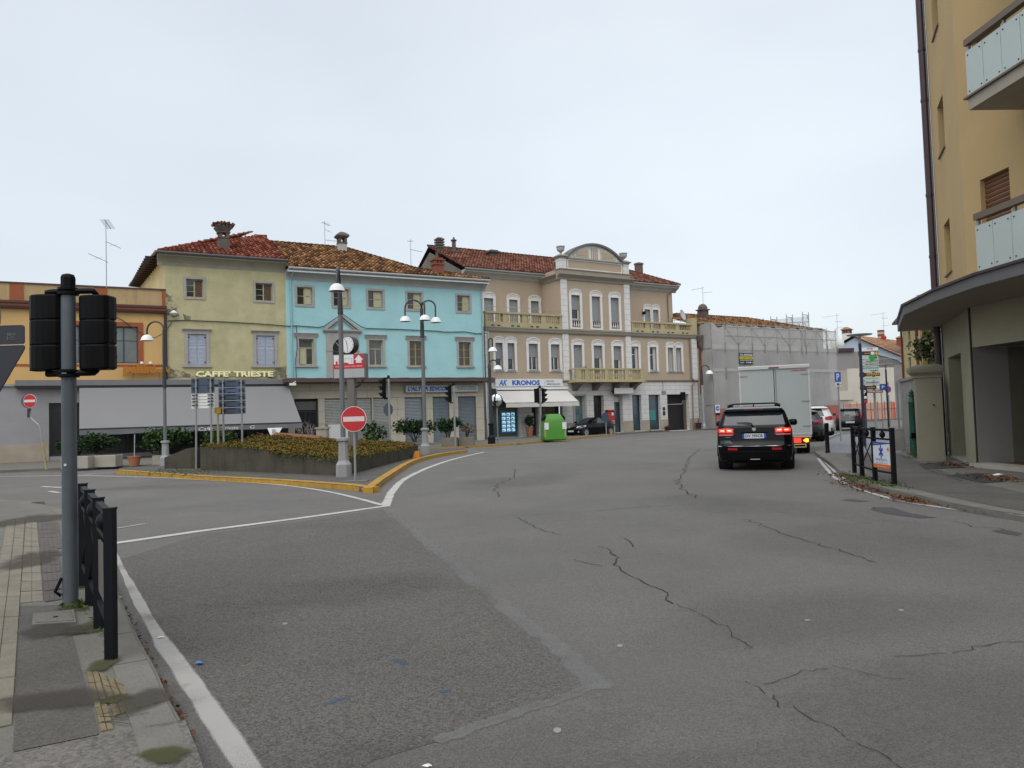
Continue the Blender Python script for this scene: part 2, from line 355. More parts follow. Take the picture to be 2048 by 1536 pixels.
# ------------------------------------------------------------------ ground
road = struct('road', MB().poly([(-500, -200, 0), (500, -200, 0), (500, 700, 0), (-500, 700, 0)]), asphalt, fix=False)
def gl(pts, z=0): return [G(x, y, z) for x, y in pts]
def sheet(name, pts, z, m, parent=None, kind=None):
    return tag(MB().poly([(p[0], p[1], z) for p in pts]).build(name, m, parent, fix=False), kind=kind)
def slab(name, pts, z, m):
    return struct(name, MB().pz([(p[0], p[1]) for p in pts], -.05, z), m)
def kerb(parent, pts, wd, z, m, ln=1.0, name='kerb_stone', side=1, start=0):
    """row of kerb stones, each one a part; pts run along the outer top edge"""
    P = [Vector((p[0], p[1], 0)) for p in pts]; acc = [0]
    for a, b in zip(P, P[1:]): acc.append(acc[-1]+(b-a).length)
    def pos(s):
        for i in range(len(P)-1):
            if s <= acc[i+1] or i == len(P)-2: return P[i].lerp(P[i+1], (s-acc[i])/max(1e-6, acc[i+1]-acc[i]))
    s = 0.0; k = 0
    while s < acc[-1]-.15:
        e = min(s+ln*random.uniform(.92, 1.08), acc[-1]); n = 3; b = .02; g = .006
        rings = []
        for i in range(n+1):
            q = pos(s+g+(e-s-2*g)*i/n); d = (pos(min(acc[-1], s+(e-s)*i/n+.05))-pos(max(0, s+(e-s)*i/n-.05))).normalized(); nn = Vector((-d.y, d.x, 0))*side
            zz = z+.006+random.uniform(-.003, .003)
            pr = [(0, -.05), (-.004, zz-b*1.5), (b, zz), (wd, zz), (wd, -.05)]
            rings.append([tuple(q+nn*a+Vector((0, 0, h))) for a, h in pr])
        MB().loft(rings).build(name, m, parent); s = e; k += 1
K0 = G(1260, 866.5); B = Fac(G(839, 889.4), 29); KF = Fac(K0, 32)
C1 = G(1956.6, 941.6); S1 = Fac(C1, 248); S2 = Fac(C1, 273)

# pavement along the facades
edge = gl([(845, 896.5), (935, 892.5), (1040, 886), (1093, 881), (1160, 874.5), (1232, 867.5)], .1)
edge2 = gl([(1232, 867.5), (1300, 862), (1400, 855), (1475, 851), (1560, 846)], .1)
pv = slab('facade_pavement', gl([(-500, 965), (60, 938), (320, 929), (560, 910)], .1)+edge+edge2[1:]+[KF.P(30, -2), KF.P(30, 6), KF.P(-14, 6), B.P(-8, 6), B.P(-40, 6)], .1, pave_conc)
kerb(pv, edge, .16, .1, yellow_paint, 1.0, side=1)
kerb(pv, edge2, .2, .1, kerb_stone, 1.2, side=1)

# traffic island
isl_o = crom(gl([(232, 940.5), (320, 946.7), (400, 952), (544, 959.5), (679, 968.5), (720, 973), (746, 975.5)], .12), 4)
isl_r = crom(gl([(746, 975.5), (760, 965), (780, 950.5), (830, 921), (880, 908), (935, 900.5)], .12), 5)
isl = slab('traffic_island', isl_o+isl_r[1:]+gl([(925, 896), (845, 897.5), (560, 911), (330, 929), (240, 936)], .12), .12, pave_asphalt)
kerb(isl, isl_o, .22, .12, yellow_paint, .95, side=1)
kerb(isl, isl_r, .22, .12, yellow_paint, .95, side=1)
sheet('verge', gl([(300, 944), (400, 950), (470, 954.5), (470, 947), (330, 937)], .124), .1265, moss_m, isl)

# near pavement, left
le = [Vector(v) for v in crom(gl([(-700, 985), (0, 1000), (60, 1005), (128, 1018), (160, 1040), (195, 1092), (225, 1152), (240, 1196), (279, 1281), (310, 1336), (337, 1398), (361, 1440), (384, 1491), (405, 1545), (425, 1640), (435, 1800)], .09), 3)]
lp = slab('near_pavement', le+[Vector((le[-1].x-.05, -3, 0)), Vector((-30, -3, 0)), Vector((-30, le[0].y, 0))], .09, pave_conc)
kerb(lp, le[9:], .22, .09, kerb_stone, .9, side=-1)
# right pavement
re = crom(gl([(1630, 904), (1645, 914.5), (1660, 925), (1680, 941), (1700, 953), (1720, 962.5), (1767, 975.5), (1789, 980.5), (1839, 990.5), (1909, 1006.5), (1989, 1020.5), (2048, 1029), (2200, 1062), (2500, 1130)], .1), 3)
rp = slab('corner_pavement', re+[Vector((re[-1].x+2, -6, 0)), Vector((16, -6, 0)), Vector((16, 18, 0)), Vector((40, 60, 0)), Vector((32, 62, 0)), G(1800, 852, .1), G(1683, 868, .1), G(1650, 881, .1)], .1, pave_conc)
kerb(rp, re, .2, .1, kerb_stone, 1.0, side=-1 if False else 1)
sheet('cobbled_paving', gl([(1656, 881), (1684, 869), (1800, 854), (1806, 905), (1662, 906)], .104), .105, cobble_m, rp)
sheet('asphalt_band', gl([(1690, 908), (1800, 908), (1930, 960), (2048, 985), (2100, 1030), (1990, 1012), (1840, 980), (1770, 966)], .104), .105, pave_asphalt, rp)
for q in ([(1836, 928), (1900, 923), (1932, 935), (1850, 938)], [(1893, 950), (1960, 946), (2010, 963), (1965, 966)]):
    sheet('dark_repair', gl(q, .108), .1095, mat('fresh_asphalt', (.03, .029, .03), .85, .15, 3, bump=.1, speck=.3), rp)
# slab joints on the right pavement
for a, b in (((1700, 925), (1760, 921)), ((1690, 913), (1770, 909)), ((1800, 945), (1960, 946)), ((1850, 938), (1925, 962)), ((1880, 985), (2048, 990)), ((1840, 925), (1780, 932))):
    strip('slab_joint', gl([a, b], .11), .035, crack_m, .1125, rp, irregular=.01, seg=.25)

# cracks, seams, patches, markings on the road
def zx(z, pts):
    a, b, s = {'R5': (1200, 900, 2.415), 'R4': (540, 900, 2.415), 'C6': (1640, 900, 5.02), 'T': (0, 0, 1), 'R3': (0, 940, 2.578), 'B6': (0, 860, 6.024)}[z]
    return gl([(a+x/s, b+y/s) for x, y in pts])
CR = [('R5', [(480, 0), (430, 40), (405, 100), (380, 150), (400, 190), (460, 235)], .09), ('R5', [(95, 420), (140, 435), (160, 470)], .05),
      ('R5', [(10, 470), (60, 510), (85, 570), (125, 605), (195, 630), (240, 660), (320, 690), (335, 720), (355, 745)], .05),
      ('R5', [(500, 800), (540, 830), (610, 850), (640, 880), (655, 905), (700, 935), (740, 955)], .026), ('R5', [(670, 985), (700, 958), (740, 955)], .02),
      ('R5', [(1095, 1062), (1010, 1072), (980, 1068), (900, 1100), (790, 1135)], .024), ('R5', [(700, 1120), (760, 1145), (800, 1185)], .022), ('R5', [(830, 1180), (850, 1225), (870, 1255)], .022),
      ('R5', [(935, 1240), (1000, 1290), (1080, 1330), (1160, 1370), (1180, 1392), (1230, 1415), (1340, 1460), (1400, 1500), (1450, 1535), (1520, 1580)], .02),
      ('R5', [(2100, 928), (2048, 930), (1890, 940), (1790, 965), (1700, 985), (1580, 990), (1420, 1000)], .024), ('R5', [(1120, 1045), (1200, 1060), (1300, 1085), (1400, 1105), (1470, 1110)], .018),
      ('R5', [(0, 295), (200, 275), (460, 262)], .04), ('R4', [(940, 325), (1180, 318), (1500, 300), (1835, 275)], .035), ('R4', [(1190, 325), (1260, 365), (1330, 395), (1410, 410)], .045),
      ('R4', [(1180, 90), (1180, 125), (1160, 145), (1110, 160), (1090, 180), (1100, 230)], .08), ('R4', [(1460, 530), (1530, 550), (1610, 562)], .03), ('R5', [(360, 745), (430, 770), (500, 800)], .02),
      ('R5', [(700, 335), (900, 410), (1130, 480), (1330, 545)], .05), ('C6', [(500, 600), (540, 575), (740, 580)], .08), ('C6', [(1400, 720), (1550, 770), (1760, 785), (1850, 800)], .06), ('C6', [(680, 485), (760, 505), (900, 530)], .07)]
def jag(P, amp):
    out = []
    for a, b in zip(P, P[1:]):
        n = max(2, min(60, int((b-a).length/max(.06, amp*5))))
        for i in range(n):
            q = a.lerp(b, i/n); out.append(q+Vector((random.gauss(0, amp), random.gauss(0, amp), 0)))
    return out+[P[-1]]
for z, p, wd in CR:
    strip('crack', jag(zx(z, p), wd*.5), wd*.5, crack_m, .006, road, irregular=wd*.1)
strip('seam', jag(zx('R4', [(560, 285), (690, 390), (850, 520), (1040, 680), (1130, 760), (1270, 870), (1440, 1000), (1560, 1125), (1600, 1150)]), .02), .24, seam_m, .004, road)
strip('seam', jag(zx('R4', [(1650, 1140), (1540, 1150), (1400, 1200), (1250, 1250), (1000, 1335), (800, 1410)]), .01), .15, seam_m, .0045, road)
for q in ([(500, 600), (540, 578), (740, 583), (900, 635), (1180, 680), (1030, 688), (800, 662), (640, 638)], [(210, 505), (300, 490), (500, 515), (380, 524)], [(1720, 815), (1850, 800), (2040, 840), (1990, 862), (1850, 842)]):
    sheet('road_patch', zx('C6', q), .004, mat('road_patch', (.062, .063, .067), .85, .2, 5, bump=.2, speck=.3, spscale=60), road)
coarse = mat('coarse_asphalt', (.128, .121, .112), .85, .16, .6, bump=.3, bscale=80, speck=.42, spscale=90, stain=.4, scol=(.07, .066, .06), sscale=.3, spec=.3)
coarse2 = mat('dark_coarse_asphalt', (.085, .083, .077), .85, .2, .8, bump=.35, bscale=70, speck=.65, spscale=72, stain=.5, scol=(.055, .054, .046), sscale=.5, spec=.3)
sm = [(x, y) for x, y in [(560, 285), (690, 390), (850, 520), (1040, 680), (1130, 760), (1270, 870), (1440, 1000), (1560, 1125), (1600, 1150)]]
sheet('road_section', zx('R4', sm+[(1540, 1152), (1400, 1202), (1250, 1252), (1000, 1337), (800, 1412), (500, 1500)])+gl([(560, 1660), (430, 1440), (318, 1275), (275, 1200), (236, 1120), (400, 1070), (600, 1043)]), .0022, coarse, road)
wear = worn_mat('road_dark_wear', (.062, .058, .05), None, .52, .25, 5, big=.7, amount=.15); lightw = worn_mat('road_light_wear', (.2, .197, .195), None, .52, .25, 6, big=.6, amount=.2)
for k, (px, py, rx, ry, ro, mm) in enumerate([(900, 1560, 1.5, .75, .2, wear), (1450, 1560, 1.2, .6, 0, wear), (1900, 1400, 1.6, .9, .3, wear), (1650, 1230, 1.7, 1.2, .2, wear), (700, 1180, 1.6, 1.1, .3, wear), (420, 1250, .9, 1.3, .2, wear), (1700, 1080, 2.4, 1.8, 0, wear), (1300, 1020, 2.5, 3.5, .1, lightw), (1000, 1130, 1.2, 1.6, .4, lightw), (1350, 1350, 1.0, .8, .2, lightw), (500, 1010, 2.2, 1.4, -.1, lightw), (1200, 930, 3, 4, 0, lightw), (1500, 1010, 1.5, 3, .3, wear), (300, 975, 2.5, 1.2, 0, wear), (1050, 960, 1.6, 4, -.2, wear)]):
    blob('road_wear', G(px, py), rx, ry, ro, mm, .0026+.0002*k, road, k)
for q in ([(255, 1230), (385, 1200)], [(590, 1015), (660, 1040)], [(700, 1095), (770, 1110)], [(815, 1165), (870, 1170)]):
    strip('paint_smear', zx('R4', q), .07, blue_mark, .005, road, irregular=.01, seg=.05)
# white lines
strip('stop_line', gl([(225, 1088), (400, 1063), (600, 1037), (770, 1013)]), .28, white_worn, .008, road, seg=.3)
strip('edge_line', crom(gl([(320, 955.5), (400, 960), (545, 969), (640, 981), (710, 996), (765, 1011)]), 5), .16, white_worn, .0085, road)
strip('edge_line', crom(gl([(-300, 958), (0, 953.5), (130, 951.5), (183, 952), (250, 953.5), (320, 955.5)]), 5), .2, white_worn, .0085, road)
strip('edge_line', crom(gl([(771, 1014), (777, 998), (787, 980), (812, 957), (860, 934.5), (910, 918), (968, 904.5)]), 6), .26, white_worn, .009, road)
strip('edge_line', crom(gl([(1000, 897), (1040, 893), (1130, 883.5), (1232, 874.5)]), 4), .14, white_thin, .008, road)
strip('edge_line', crom(gl([(1160, 880.5), (1300, 879), (1400, 871), (1480, 864.5)]), 4), .22, white_thin, .0085, road)
strip('edge_line', crom(gl([(1636, 917), (1660, 946), (1680, 962), (1720, 979), (1775, 996), (1819, 1006), (1939, 1024), (2048, 1042.5), (2300, 1095)]), 5), .13, white_worn, .008, road)
strip('edge_line', crom(gl([(1644, 917), (1668, 942), (1690, 958)]), 5), .1, white_worn, .0085, road)
strip('edge_line', crom(gl([(218, 1085), (240, 1130), (275, 1200), (318, 1275), (370, 1350), (430, 1440), (490, 1530), (560, 1640)]), 5), [.1]*8+[.15]*8+[.2]*30, white_thin, .008, road)
strip('edge_line', crom(gl([(-300, 995), (0, 1001), (60, 1006.5), (128, 1020)]), 4), .12, white_worn, .008, road)
strip('edge_line', gl([(0, 944.5), (34, 944)]), .25, white_worn, .008, road, seg=.5)
strip('arrow_marking', gl([(83, 973.3), (140, 976.5)]), .22, white_worn, .008, road, seg=.3)
strip('arrow_marking', gl([(99, 983), (118, 986), (140, 983.5)]), .2, white_worn, .008, road, seg=.3)
strip('edge_line', crom(gl([(166, 951), (190, 947.5), (232, 944.5)]), 4), .2, white_thin, .008, road)
strip('edge_line', gl([(236, 1057), (290, 1048)]), .14, white_thin, .008, road, seg=.2)
strip('parking_line', gl([(1656, 879), (1684, 868.5)]), .12, white_worn, .112, rp, seg=.5)
strip('parking_line', gl([(1684, 861.5), (1712, 861.5)]), .4, white_worn, .006, road, seg=.5)

# near pavement: patches, pavers, moss
sheet('asphalt_repair', gl([(39, 1212), (128, 1209), (160, 1330), (198, 1468), (26, 1503), (32, 1360)], .095), .0945, pave_asphalt, lp)
sheet('asphalt_repair', gl([(-200, 1560), (26, 1505), (200, 1470), (300, 1455), (370, 1440), (395, 1500), (410, 1545), (430, 1700), (-300, 1900)], .095), .0955, mat('rough_concrete', (.14, .13, .118), .95, .25, 1.5, bump=.3, bscale=35, speck=.3, spscale=50, stain=.5, scol=(.07, .07, .05), sscale=2), lp)
npav = 0
def pavers(q, nl, nw, m, name, gap=.006, hz=.012, z=.09, grooves=0):
    """a strip of paving units, each one its own object; q = four pixel corners near-left, near-right, far-right, far-left"""
    global npav
    A, Bq, Cq, D = [G(x, y, z) for x, y in q]
    for i in range(nl):
        for j in range(nw):
            def cell(a, b): return (A.lerp(D, a)).lerp(Bq.lerp(Cq, a), b)
            if random.random() < .015: continue
            p = [cell(i/nl, j/nw), cell(i/nl, (j+1)/nw), cell((i+1)/nl, (j+1)/nw), cell((i+1)/nl, j/nw)]
            c = sum(p, Vector())/4; h = hz+random.uniform(-.003, .003); mb = MB()
            def shrink(v, g): d = c-v; return v+d.normalized()*g*1.4
            def sub(a0, a1, b0, b1, g):
                e = [p[0].lerp(p[3], a).lerp(p[1].lerp(p[2], a), b) for a, b in ((a0, b0), (a0, b1), (a1, b1), (a1, b0))]
                cc = sum(e, Vector())/4; f = [v+(cc-v).normalized()*g*1.4 for v in e]
                mb.loft([[(v.x, v.y, z-.02) for v in f], [(v.x, v.y, z+h-.003) for v in f], [tuple(v+(cc-v).normalized()*.004+Vector((0, 0, h))) for v in f]])
            if grooves:
                for k in range(grooves): sub(0.03, .97, k/grooves, (k+1)/grooves, gap*.7)
            else: sub(0, 1, 0, 1, gap)
            mb.build(name, m, lp, fix=False); npav += 1
pavers([(-60, 1470), (24, 1452), (50, 1040), (14, 1038)], 24, 2, paver_pale, 'paver')
pavers([(40, 1208), (87, 1204), (74, 1046), (52, 1042)], 13, 1, paver_pale, 'paver', grooves=2)
pavers([(90, 1206), (130, 1200), (108, 1046), (76, 1046)], 13, 2, paver_brown, 'paver', grooves=2)
pavers([(201, 1466), (228, 1460), (196, 1345), (172, 1347)], 9, 2, paver_yellow, 'paver', gap=.004)
pavers([(228, 1436), (270, 1420), (244, 1366), (197, 1347)], 6, 3, paver_yellow, 'paver', gap=.004)
pavers([(110, 1098), (126, 1098), (116, 1046), (109, 1046)], 5, 1, paver_brown, 'paver')
for k, (px, py, rx, ry) in enumerate([(178, 1255, .22, .42), (150, 1215, .2, .22), (190, 1165, .16, .5), (330, 1510, .16, .14), (205, 1330, .14, .2), (225, 1400, .12, .12)]):
    blob('moss_patch', G(px, py, .1), rx, ry, .1, moss_m, .1035+.0002*k, lp, k+80)
for k, (px, py, rx, ry) in enumerate([(110, 1260, .35, .3), (110, 1400, .4, .3), (290, 1400, .2, .3), (60, 1120, .5, .9), (60, 1040, .9, 1.2)]):
    blob('damp_patch', G(px, py, .1), rx, ry, .1, dirt_m, .1058+.0002*k, lp, k+50)
mh = thing('manhole_cover', 'small concrete inspection cover set in the near pavement beside the traffic light pole', 'cover', G(106, 1239, .095))
a = [G(x, y, .095)-mh.location for x, y in ((64, 1252), (152, 1247), (148, 1222), (66, 1230))]
MB().pz([(v.x, v.y) for v in a], -.02, .014).build('frame', kerb_stone, mh)
MB().pz([(v.x*.86, v.y*.82) for v in a], .0, .02).build('lid', pave_conc, mh)
MB().lathe([(.02, .0), (.02, .024)], (.02, 0), 8).build('lifting_hole', black_m, mh)
for pts in ([(200, 1435), (243, 1437), (300, 1425)], [(205, 1445), (260, 1450)], [(270, 1418), (330, 1402)], [(290, 1455), (362, 1442)]):
    strip('pavement_crack', jag(gl(pts, .1), .008), .016, crack_m, .104, lp, irregular=.004)

# litter and fallen leaves
def along(pts, n, spread, z):
    P = gl(pts, z); out = []
    for _ in range(n):
        i = random.randrange(len(P)-1); q = P[i].lerp(P[i+1], random.random()); s = spread*min(1.6, q.y/12)
        out.append((q.x+random.gauss(0, s), q.y+random.gauss(0, s*2), z+abs(random.gauss(0, .015))))
    return out
ll = along([(1688, 965), (1720, 972), (1745, 980), (1760, 985)], 420, .12, .03)+along([(1790, 994), (1815, 1000), (1845, 1004)], 260, .09, .03)+along([(1850, 1006), (2048, 1036)], 60, .08, .02)+along([(1670, 945), (1720, 960)], 120, .12, .12)
ll += along([(1890, 928), (1925, 932)], 160, .12, .12)+along([(1965, 950), (2000, 958), (2040, 962)], 260, .13, .12)
flakes('leaf_litter', ll, .062, leaf_dead, flatness=.5, seed=3, kind='stuff')
ll = along([(245, 1215), (280, 1275), (313, 1345), (342, 1400), (366, 1445), (388, 1495)], 120, .018, .012)
flakes('leaf_litter', ll, .035, leaf_dead, flatness=.5, seed=4, kind='stuff')
def scrap(name, label, cat, px, py, size, col, z=.012, group=None):
    p = G(px, py, z); mb = MB(); n = 9; r = random.Random(px)
    top = [(cos(2*pi*k/n)*size*r.uniform(.5, 1), sin(2*pi*k/n)*size*r.uniform(.35, .8), r.uniform(0, size*.25)) for k in range(n)]
    vs = [(0, 0, size*.3)]+top; mb.add(vs, [(0, k+1, (k+1) % n+1) for k in range(n)])
    o = mb.build(name, flat('scrap_%s' % ''.join(c for c in label if c.isalpha())[:14], col, .6), None, fix=False); o.location = p; tag(o, label, cat, group)
scrap('plastic_scrap', 'bright blue scrap of plastic lying on the asphalt by the broad white line', 'litter', 399, 1326, .045, (.02, .2, .65))
scrap('paper_scrap', 'white crumpled paper in the gutter beside the near railing', 'litter', 237, 1196, .05, (.6, .6, .6))
scrap('paper_scrap', 'small white scrap lying on the broad white line', 'litter', 322, 1275, .03, (.7, .7, .72))
scrap('paper_scrap', 'white paper lump among dead leaves at the right kerb below the route panel', 'litter', 1745, 976, .13, (.75, .75, .75))
scrap('paper_scrap', 'white litter on the leaves by the garage step', 'litter', 1996, 951, .14, (.75, .75, .75), .16)
scrap('paper_scrap', 'pale paper flake on the bottom edge of the road', 'litter', 855, 1533, .03, (.7, .7, .7))
chew = [(1240, 1291), (1615, 1240), (1115, 1460), (570, 1247), (1802, 1220)]
for i, (x, y) in enumerate(chew):
    p = G(x, y, .004); o = MB().lathe([(.022, 0), (.02, .003), (.0, .003)], n=9).build('gum_spot', flat('gum', (.25, .245, .23), .8), road); o.location = (p.x, p.y, .003); o.scale = (1, random.uniform(.6, 1.6), 1)
# weeds
def weeds(px, py, n, r, h, z=.1, label=None, name='weed'):
    c = G(px, py, z); pts = [(c.x+random.gauss(0, r), c.y+random.gauss(0, r), z+abs(random.gauss(0, h))) for _ in range(n)]
    return tag(flakes(name, pts, .07, leaf_grass, flatness=.05, seed=px, asp=.3), kind='stuff')
weeds(1836, 916, 260, .16, .13, .1, 'green weeds growing at the foot of the beige gate pillar')
weeds(150, 1213, 90, .05, .02, .09, 'green moss and weeds round the near traffic light pole')
for px in (1690, 1716, 1746, 1772): pass
flakes('kerb_grass', along([(1680, 950), (1720, 956), (1790, 975)], 700, .1, .11), .06, leaf_grass, flatness=.2, seed=9, kind='stuff', asp=.35)
flakes('island_grass', along([(330, 940), (420, 946), (300, 944)], 500, .25, .13), .07, leaf_grass, flatness=.2, seed=10, kind='stuff', asp=.35)
flakes('near_grass', along([(150, 1205), (185, 1232), (205, 1260), (222, 1320)], 160, .03, .095), .03, leaf_grass, flatness=.2, seed=11, kind='stuff', asp=.35)
# ------------------------------------------------------------------ building materials
blue_wall = mat('blue_stucco', (.345, .60, .625), .85, .07, 1.1, bump=.12, bscale=8, stain=.18, scol=(.2, .42, .46), sscale=.5)
cream_wall = mat('cream_stucco', (.47, .43, .25), .9, .16, 1.3, bump=.12, bscale=10, stain=.45, scol=(.25, .24, .17), sscale=.7, streak=.35)
yellow_wall = mat('yellow_stucco', (.60, .385, .155), .85, .07, .8, bump=.05, streak=.2, scol=(.35, .25, .12))
parapet_m = mat('stained_parapet', (.43, .31, .16), .9, .15, .9, streak=.7, scol=(.2, .15, .09))
rust_paint = mat('rust_orange_paint', (.30, .085, .028), .75, .12, 2)
grey_wall = mat('grey_render', (.30, .29, .30), .85, .08, 1, stain=.3, scol=(.2, .19, .19), sscale=.8)
plinth_m = mat('sandy_plinth', (.36, .31, .24), .9, .14, 1.5, stain=.4, scol=(.22, .19, .15))
beige_wall = mat('beige_stucco', (.42, .335, .245), .85, .06, 1, bump=.08, bscale=12, stain=.15, scol=(.3, .25, .19))
trim_white = mat('white_trim', (.70, .69, .67), .75, .06, 2, stain=.15, scol=(.45, .43, .4))
band_m = mat('grey_beige_cornice', (.29, .265, .215), .85, .1, 1.5, stain=.35, scol=(.15, .14, .12))
balu_m = mat('yellowed_balustrade', (.42, .36, .215), .9, .14, 2, stain=.4, scol=(.2, .17, .11), sscale=1.6)
stone_trim = mat('grey_stone_trim', (.36, .345, .325), .85, .14, 3, stain=.3, scol=(.2, .19, .18))
stone_clad = mat('pale_stone_cladding', (.46, .42, .34), .8, .1, 1.5, stain=.4, scol=(.27, .24, .19), sscale=.9)
rust_white = lines_mat('white_scored_render', (.60, .59, .57), (.34, .33, .32), .37, 1.1, .012, rough=.8, var=.06, scale=1, stain=.2, scol=(.42, .4, .37))
pil_white = lines_mat('white_scored_pilaster', (.66, .66, .64), (.40, .39, .38), .42, 3.0, .014, rough=.8, var=.06, scale=1)
tile_m = mat('old_roof_tile', (.075, .034, .02), .95, .3, 1.4, attr='tint', col2=(.36, .2, .09), stain=.5, scol=(.04, .03, .02), spec=.1, sscale=1.6)
tile_red = mat('red_roof_tile', (.13, .032, .022), .95, .2, 2, attr='tint', col2=(.34, .13, .085), stain=.2, scol=(.08, .045, .035), spec=.1, sscale=1)
tile_brown = mat('brown_roof_tile', (.09, .036, .026), .95, .2, 2, attr='tint', col2=(.28, .13, .09), stain=.45, scol=(.06, .04, .03), spec=.1, sscale=1.2)
roof_deck = flat('roof_boarding', (.03, .02, .016), .9)
gutter_m = mat('painted_gutter', (.25, .25, .24), .5, .08, 3)
cove_m = mat('painted_cove', (.40, .41, .39), .85, .12, 1.5, stain=.35, scol=(.25, .24, .21))
shutter_blue = mat('pale_blue_shutter', (.36, .40, .48), .65, .07, 3)
shutter_cream = mat('cream_inner_shutter', (.46, .43, .29), .7, .1, 4)
frame_cream = mat('cream_window_frame', (.42, .37, .22), .7, .15, 5)
frame_white = mat('white_window_frame', (.62, .62, .6), .5, .05, 4)
frame_steel = mat('steel_window_frame', (.045, .055, .075), .5, .1, 4)
roller_grey = mat('grey_roller_blind', (.27, .29, .31), .6, .06, 3)
roller_dark = mat('blue_grey_roller_shutter', (.15, .185, .21), .55, .08, 2, stain=.2, scol=(.11, .13, .14))
roller_old = mat('peeling_wood_shutter', (.22, .225, .205), .8, .2, 5, stain=.6, scol=(.14, .085, .05), sscale=4)
curtain_m = mat('net_curtain', (.42, .43, .43), .9, .15, 8)
brick_red = mat('red_chimney_brick', (.22, .075, .045), .9, .2, 8, stain=.4, scol=(.1, .06, .05))
chim_grey = mat('sooty_chimney', (.12, .10, .085), .95, .25, 3, stain=.6, scol=(.05, .045, .04))
canopy_brown = mat('brown_canopy', (.095, .06, .052), .6, .15, 2, stain=.3, scol=(.05, .035, .03))
awning_grey = mat('grey_awning_cloth', (.205, .205, .21), .9, .03, .4)
awning_low = mat('grey_awning_valance', (.15, .155, .165), .9, .05, 1)
awning_white = mat('white_awning_cloth', (.56, .54, .51), .9, .05, .8, stain=.2, scol=(.4, .38, .35))
cable_m = flat('cable', (.05, .055, .06), .7)
pipe_blue = flat('pipe_blue', (.26, .45, .48), .5)
pipe_beige = flat('pipe_beige', (.2, .17, .13), .5)
brown_pipe = flat('brown_pipe', (.045, .022, .026), .4)
sign_white = mat('sign_face_white', (.68, .69, .70), .4, .03, 2)
letter_blue = flat('letter_blue', (.01, .10, .45), .4)
letter_grey = flat('letter_grey', (.12, .14, .15), .5)

def win(b, x0, x1, z0, z1, y=0, dep=.16, fm=frame_white, gm=glass_dark, mull=1, bars=(), fr=.055, transom=None, tr=0, roller=0, rm=roller_grey, name='window', label=None):
    """window part: its frame is the part, pane / roller blind are sub-parts"""
    mb = MB(); yf = y+dep
    mb.box(x0, x0+fr, yf, yf+.05, z0, z1).box(x1-fr, x1, yf, yf+.05, z0, z1).box(x0+fr, x1-fr, yf, yf+.05, z1-fr, z1).box(x0+fr, x1-fr, yf, yf+.05, z0, z0+fr)
    top = z1-fr
    if transom: mb.box(x0+fr, x1-fr, yf-.004, yf+.05, transom-.03, transom+.03); 
    for k in range(mull):
        c = x0+(x1-x0)*(k+1)/(mull+1); mb.box(c-.035, c+.035, yf-.006, yf+.05, z0+fr, (transom-.03) if transom and not tr else top)
    for q in bars:
        zc = z0+(z1-z0)*q; mb.box(x0+fr, x1-fr, yf+.004, yf+.04, zc-.014, zc+.014)
    o = mb.build(name, fm, b, label=label)
    MB().box(x0+fr*.5, x1-fr*.5, yf+.03, yf+.042, z0+fr*.5, z1-fr*.5).build('pane', gm, o)
    if roller:
        zb = z1-(z1-z0)*roller; mb = MB(); n = max(3, int((z1-zb)/.1))
        for k in range(n):
            a = zb+(z1-zb)*k/n; c = zb+(z1-zb)*(k+1)/n
            mb.px([(yf-.03, a), (yf-.036, (a+c)/2), (yf-.03, c-.005), (yf-.024, c-.003), (yf-.022, a)], x0+.005, x1-.005)
        mb.build('roller_blind', rm, o)
    return o
def surround(b, x0, x1, z0, z1, wd=.12, y=0, pr=.04, m=stone_trim, name='window_surround', sill=0):
    mb = MB(); mb.box(x0-wd, x0, y-pr, y+.05, z0-wd, z1+wd).box(x1, x1+wd, y-pr, y+.05, z0-wd, z1+wd).box(x0, x1, y-pr, y+.05, z1, z1+wd).box(x0, x1, y-pr, y+.05, z0-wd, z0)
    return mb.build(name, m, b)
def hood(b, x0, x1, z0, z1, y=0, m=stone_trim, pr=.16, name='window_hood'):
    return MB().px([(y+.02, z0), (y-.05, z0), (y-.06, z0+.04), (y-pr+.03, z1-.06), (y-pr, z1-.05), (y-pr, z1-.01), (y+.02, z1)], x0, x1).build(name, m, b)
def sill(b, x0, x1, z0, z1, y=0, m=stone_trim, pr=.12, name='window_sill'):
    return MB().box(x0, x1, y-pr, y+.03, z0, z1).build(name, m, b)
def eaves(b, x0, x1, z0, z1, y0, m, name='cornice', out=.5):
    """coved cornice under the roof edge"""
    pts = [(y0+.02, z0)]+[(y0-out*(1-cos(t*pi/2)), z0+(z1-z0-.1)*sin(t*pi/2)) for t in (0, .25, .5, .75, 1)]+[(y0-out, z1), (y0+.02, z1)]
    return MB().px(pts, x0, x1).build(name, m, b)
def gutter(b, p0, p1, r=.075, m=gutter_m):
    return MB().tube([p0, p1], r, 8).build('gutter', m, b, smooth=True)
def chimney(b, x, y, z0, z1, wd, m, cap=True, capm=tile_brown, base=None):
    h = wd/2; mb = MB().box(x-h, x+h, y-h, y+h, z0, z1)
    o = mb.build('chimney', m, b)
    return o
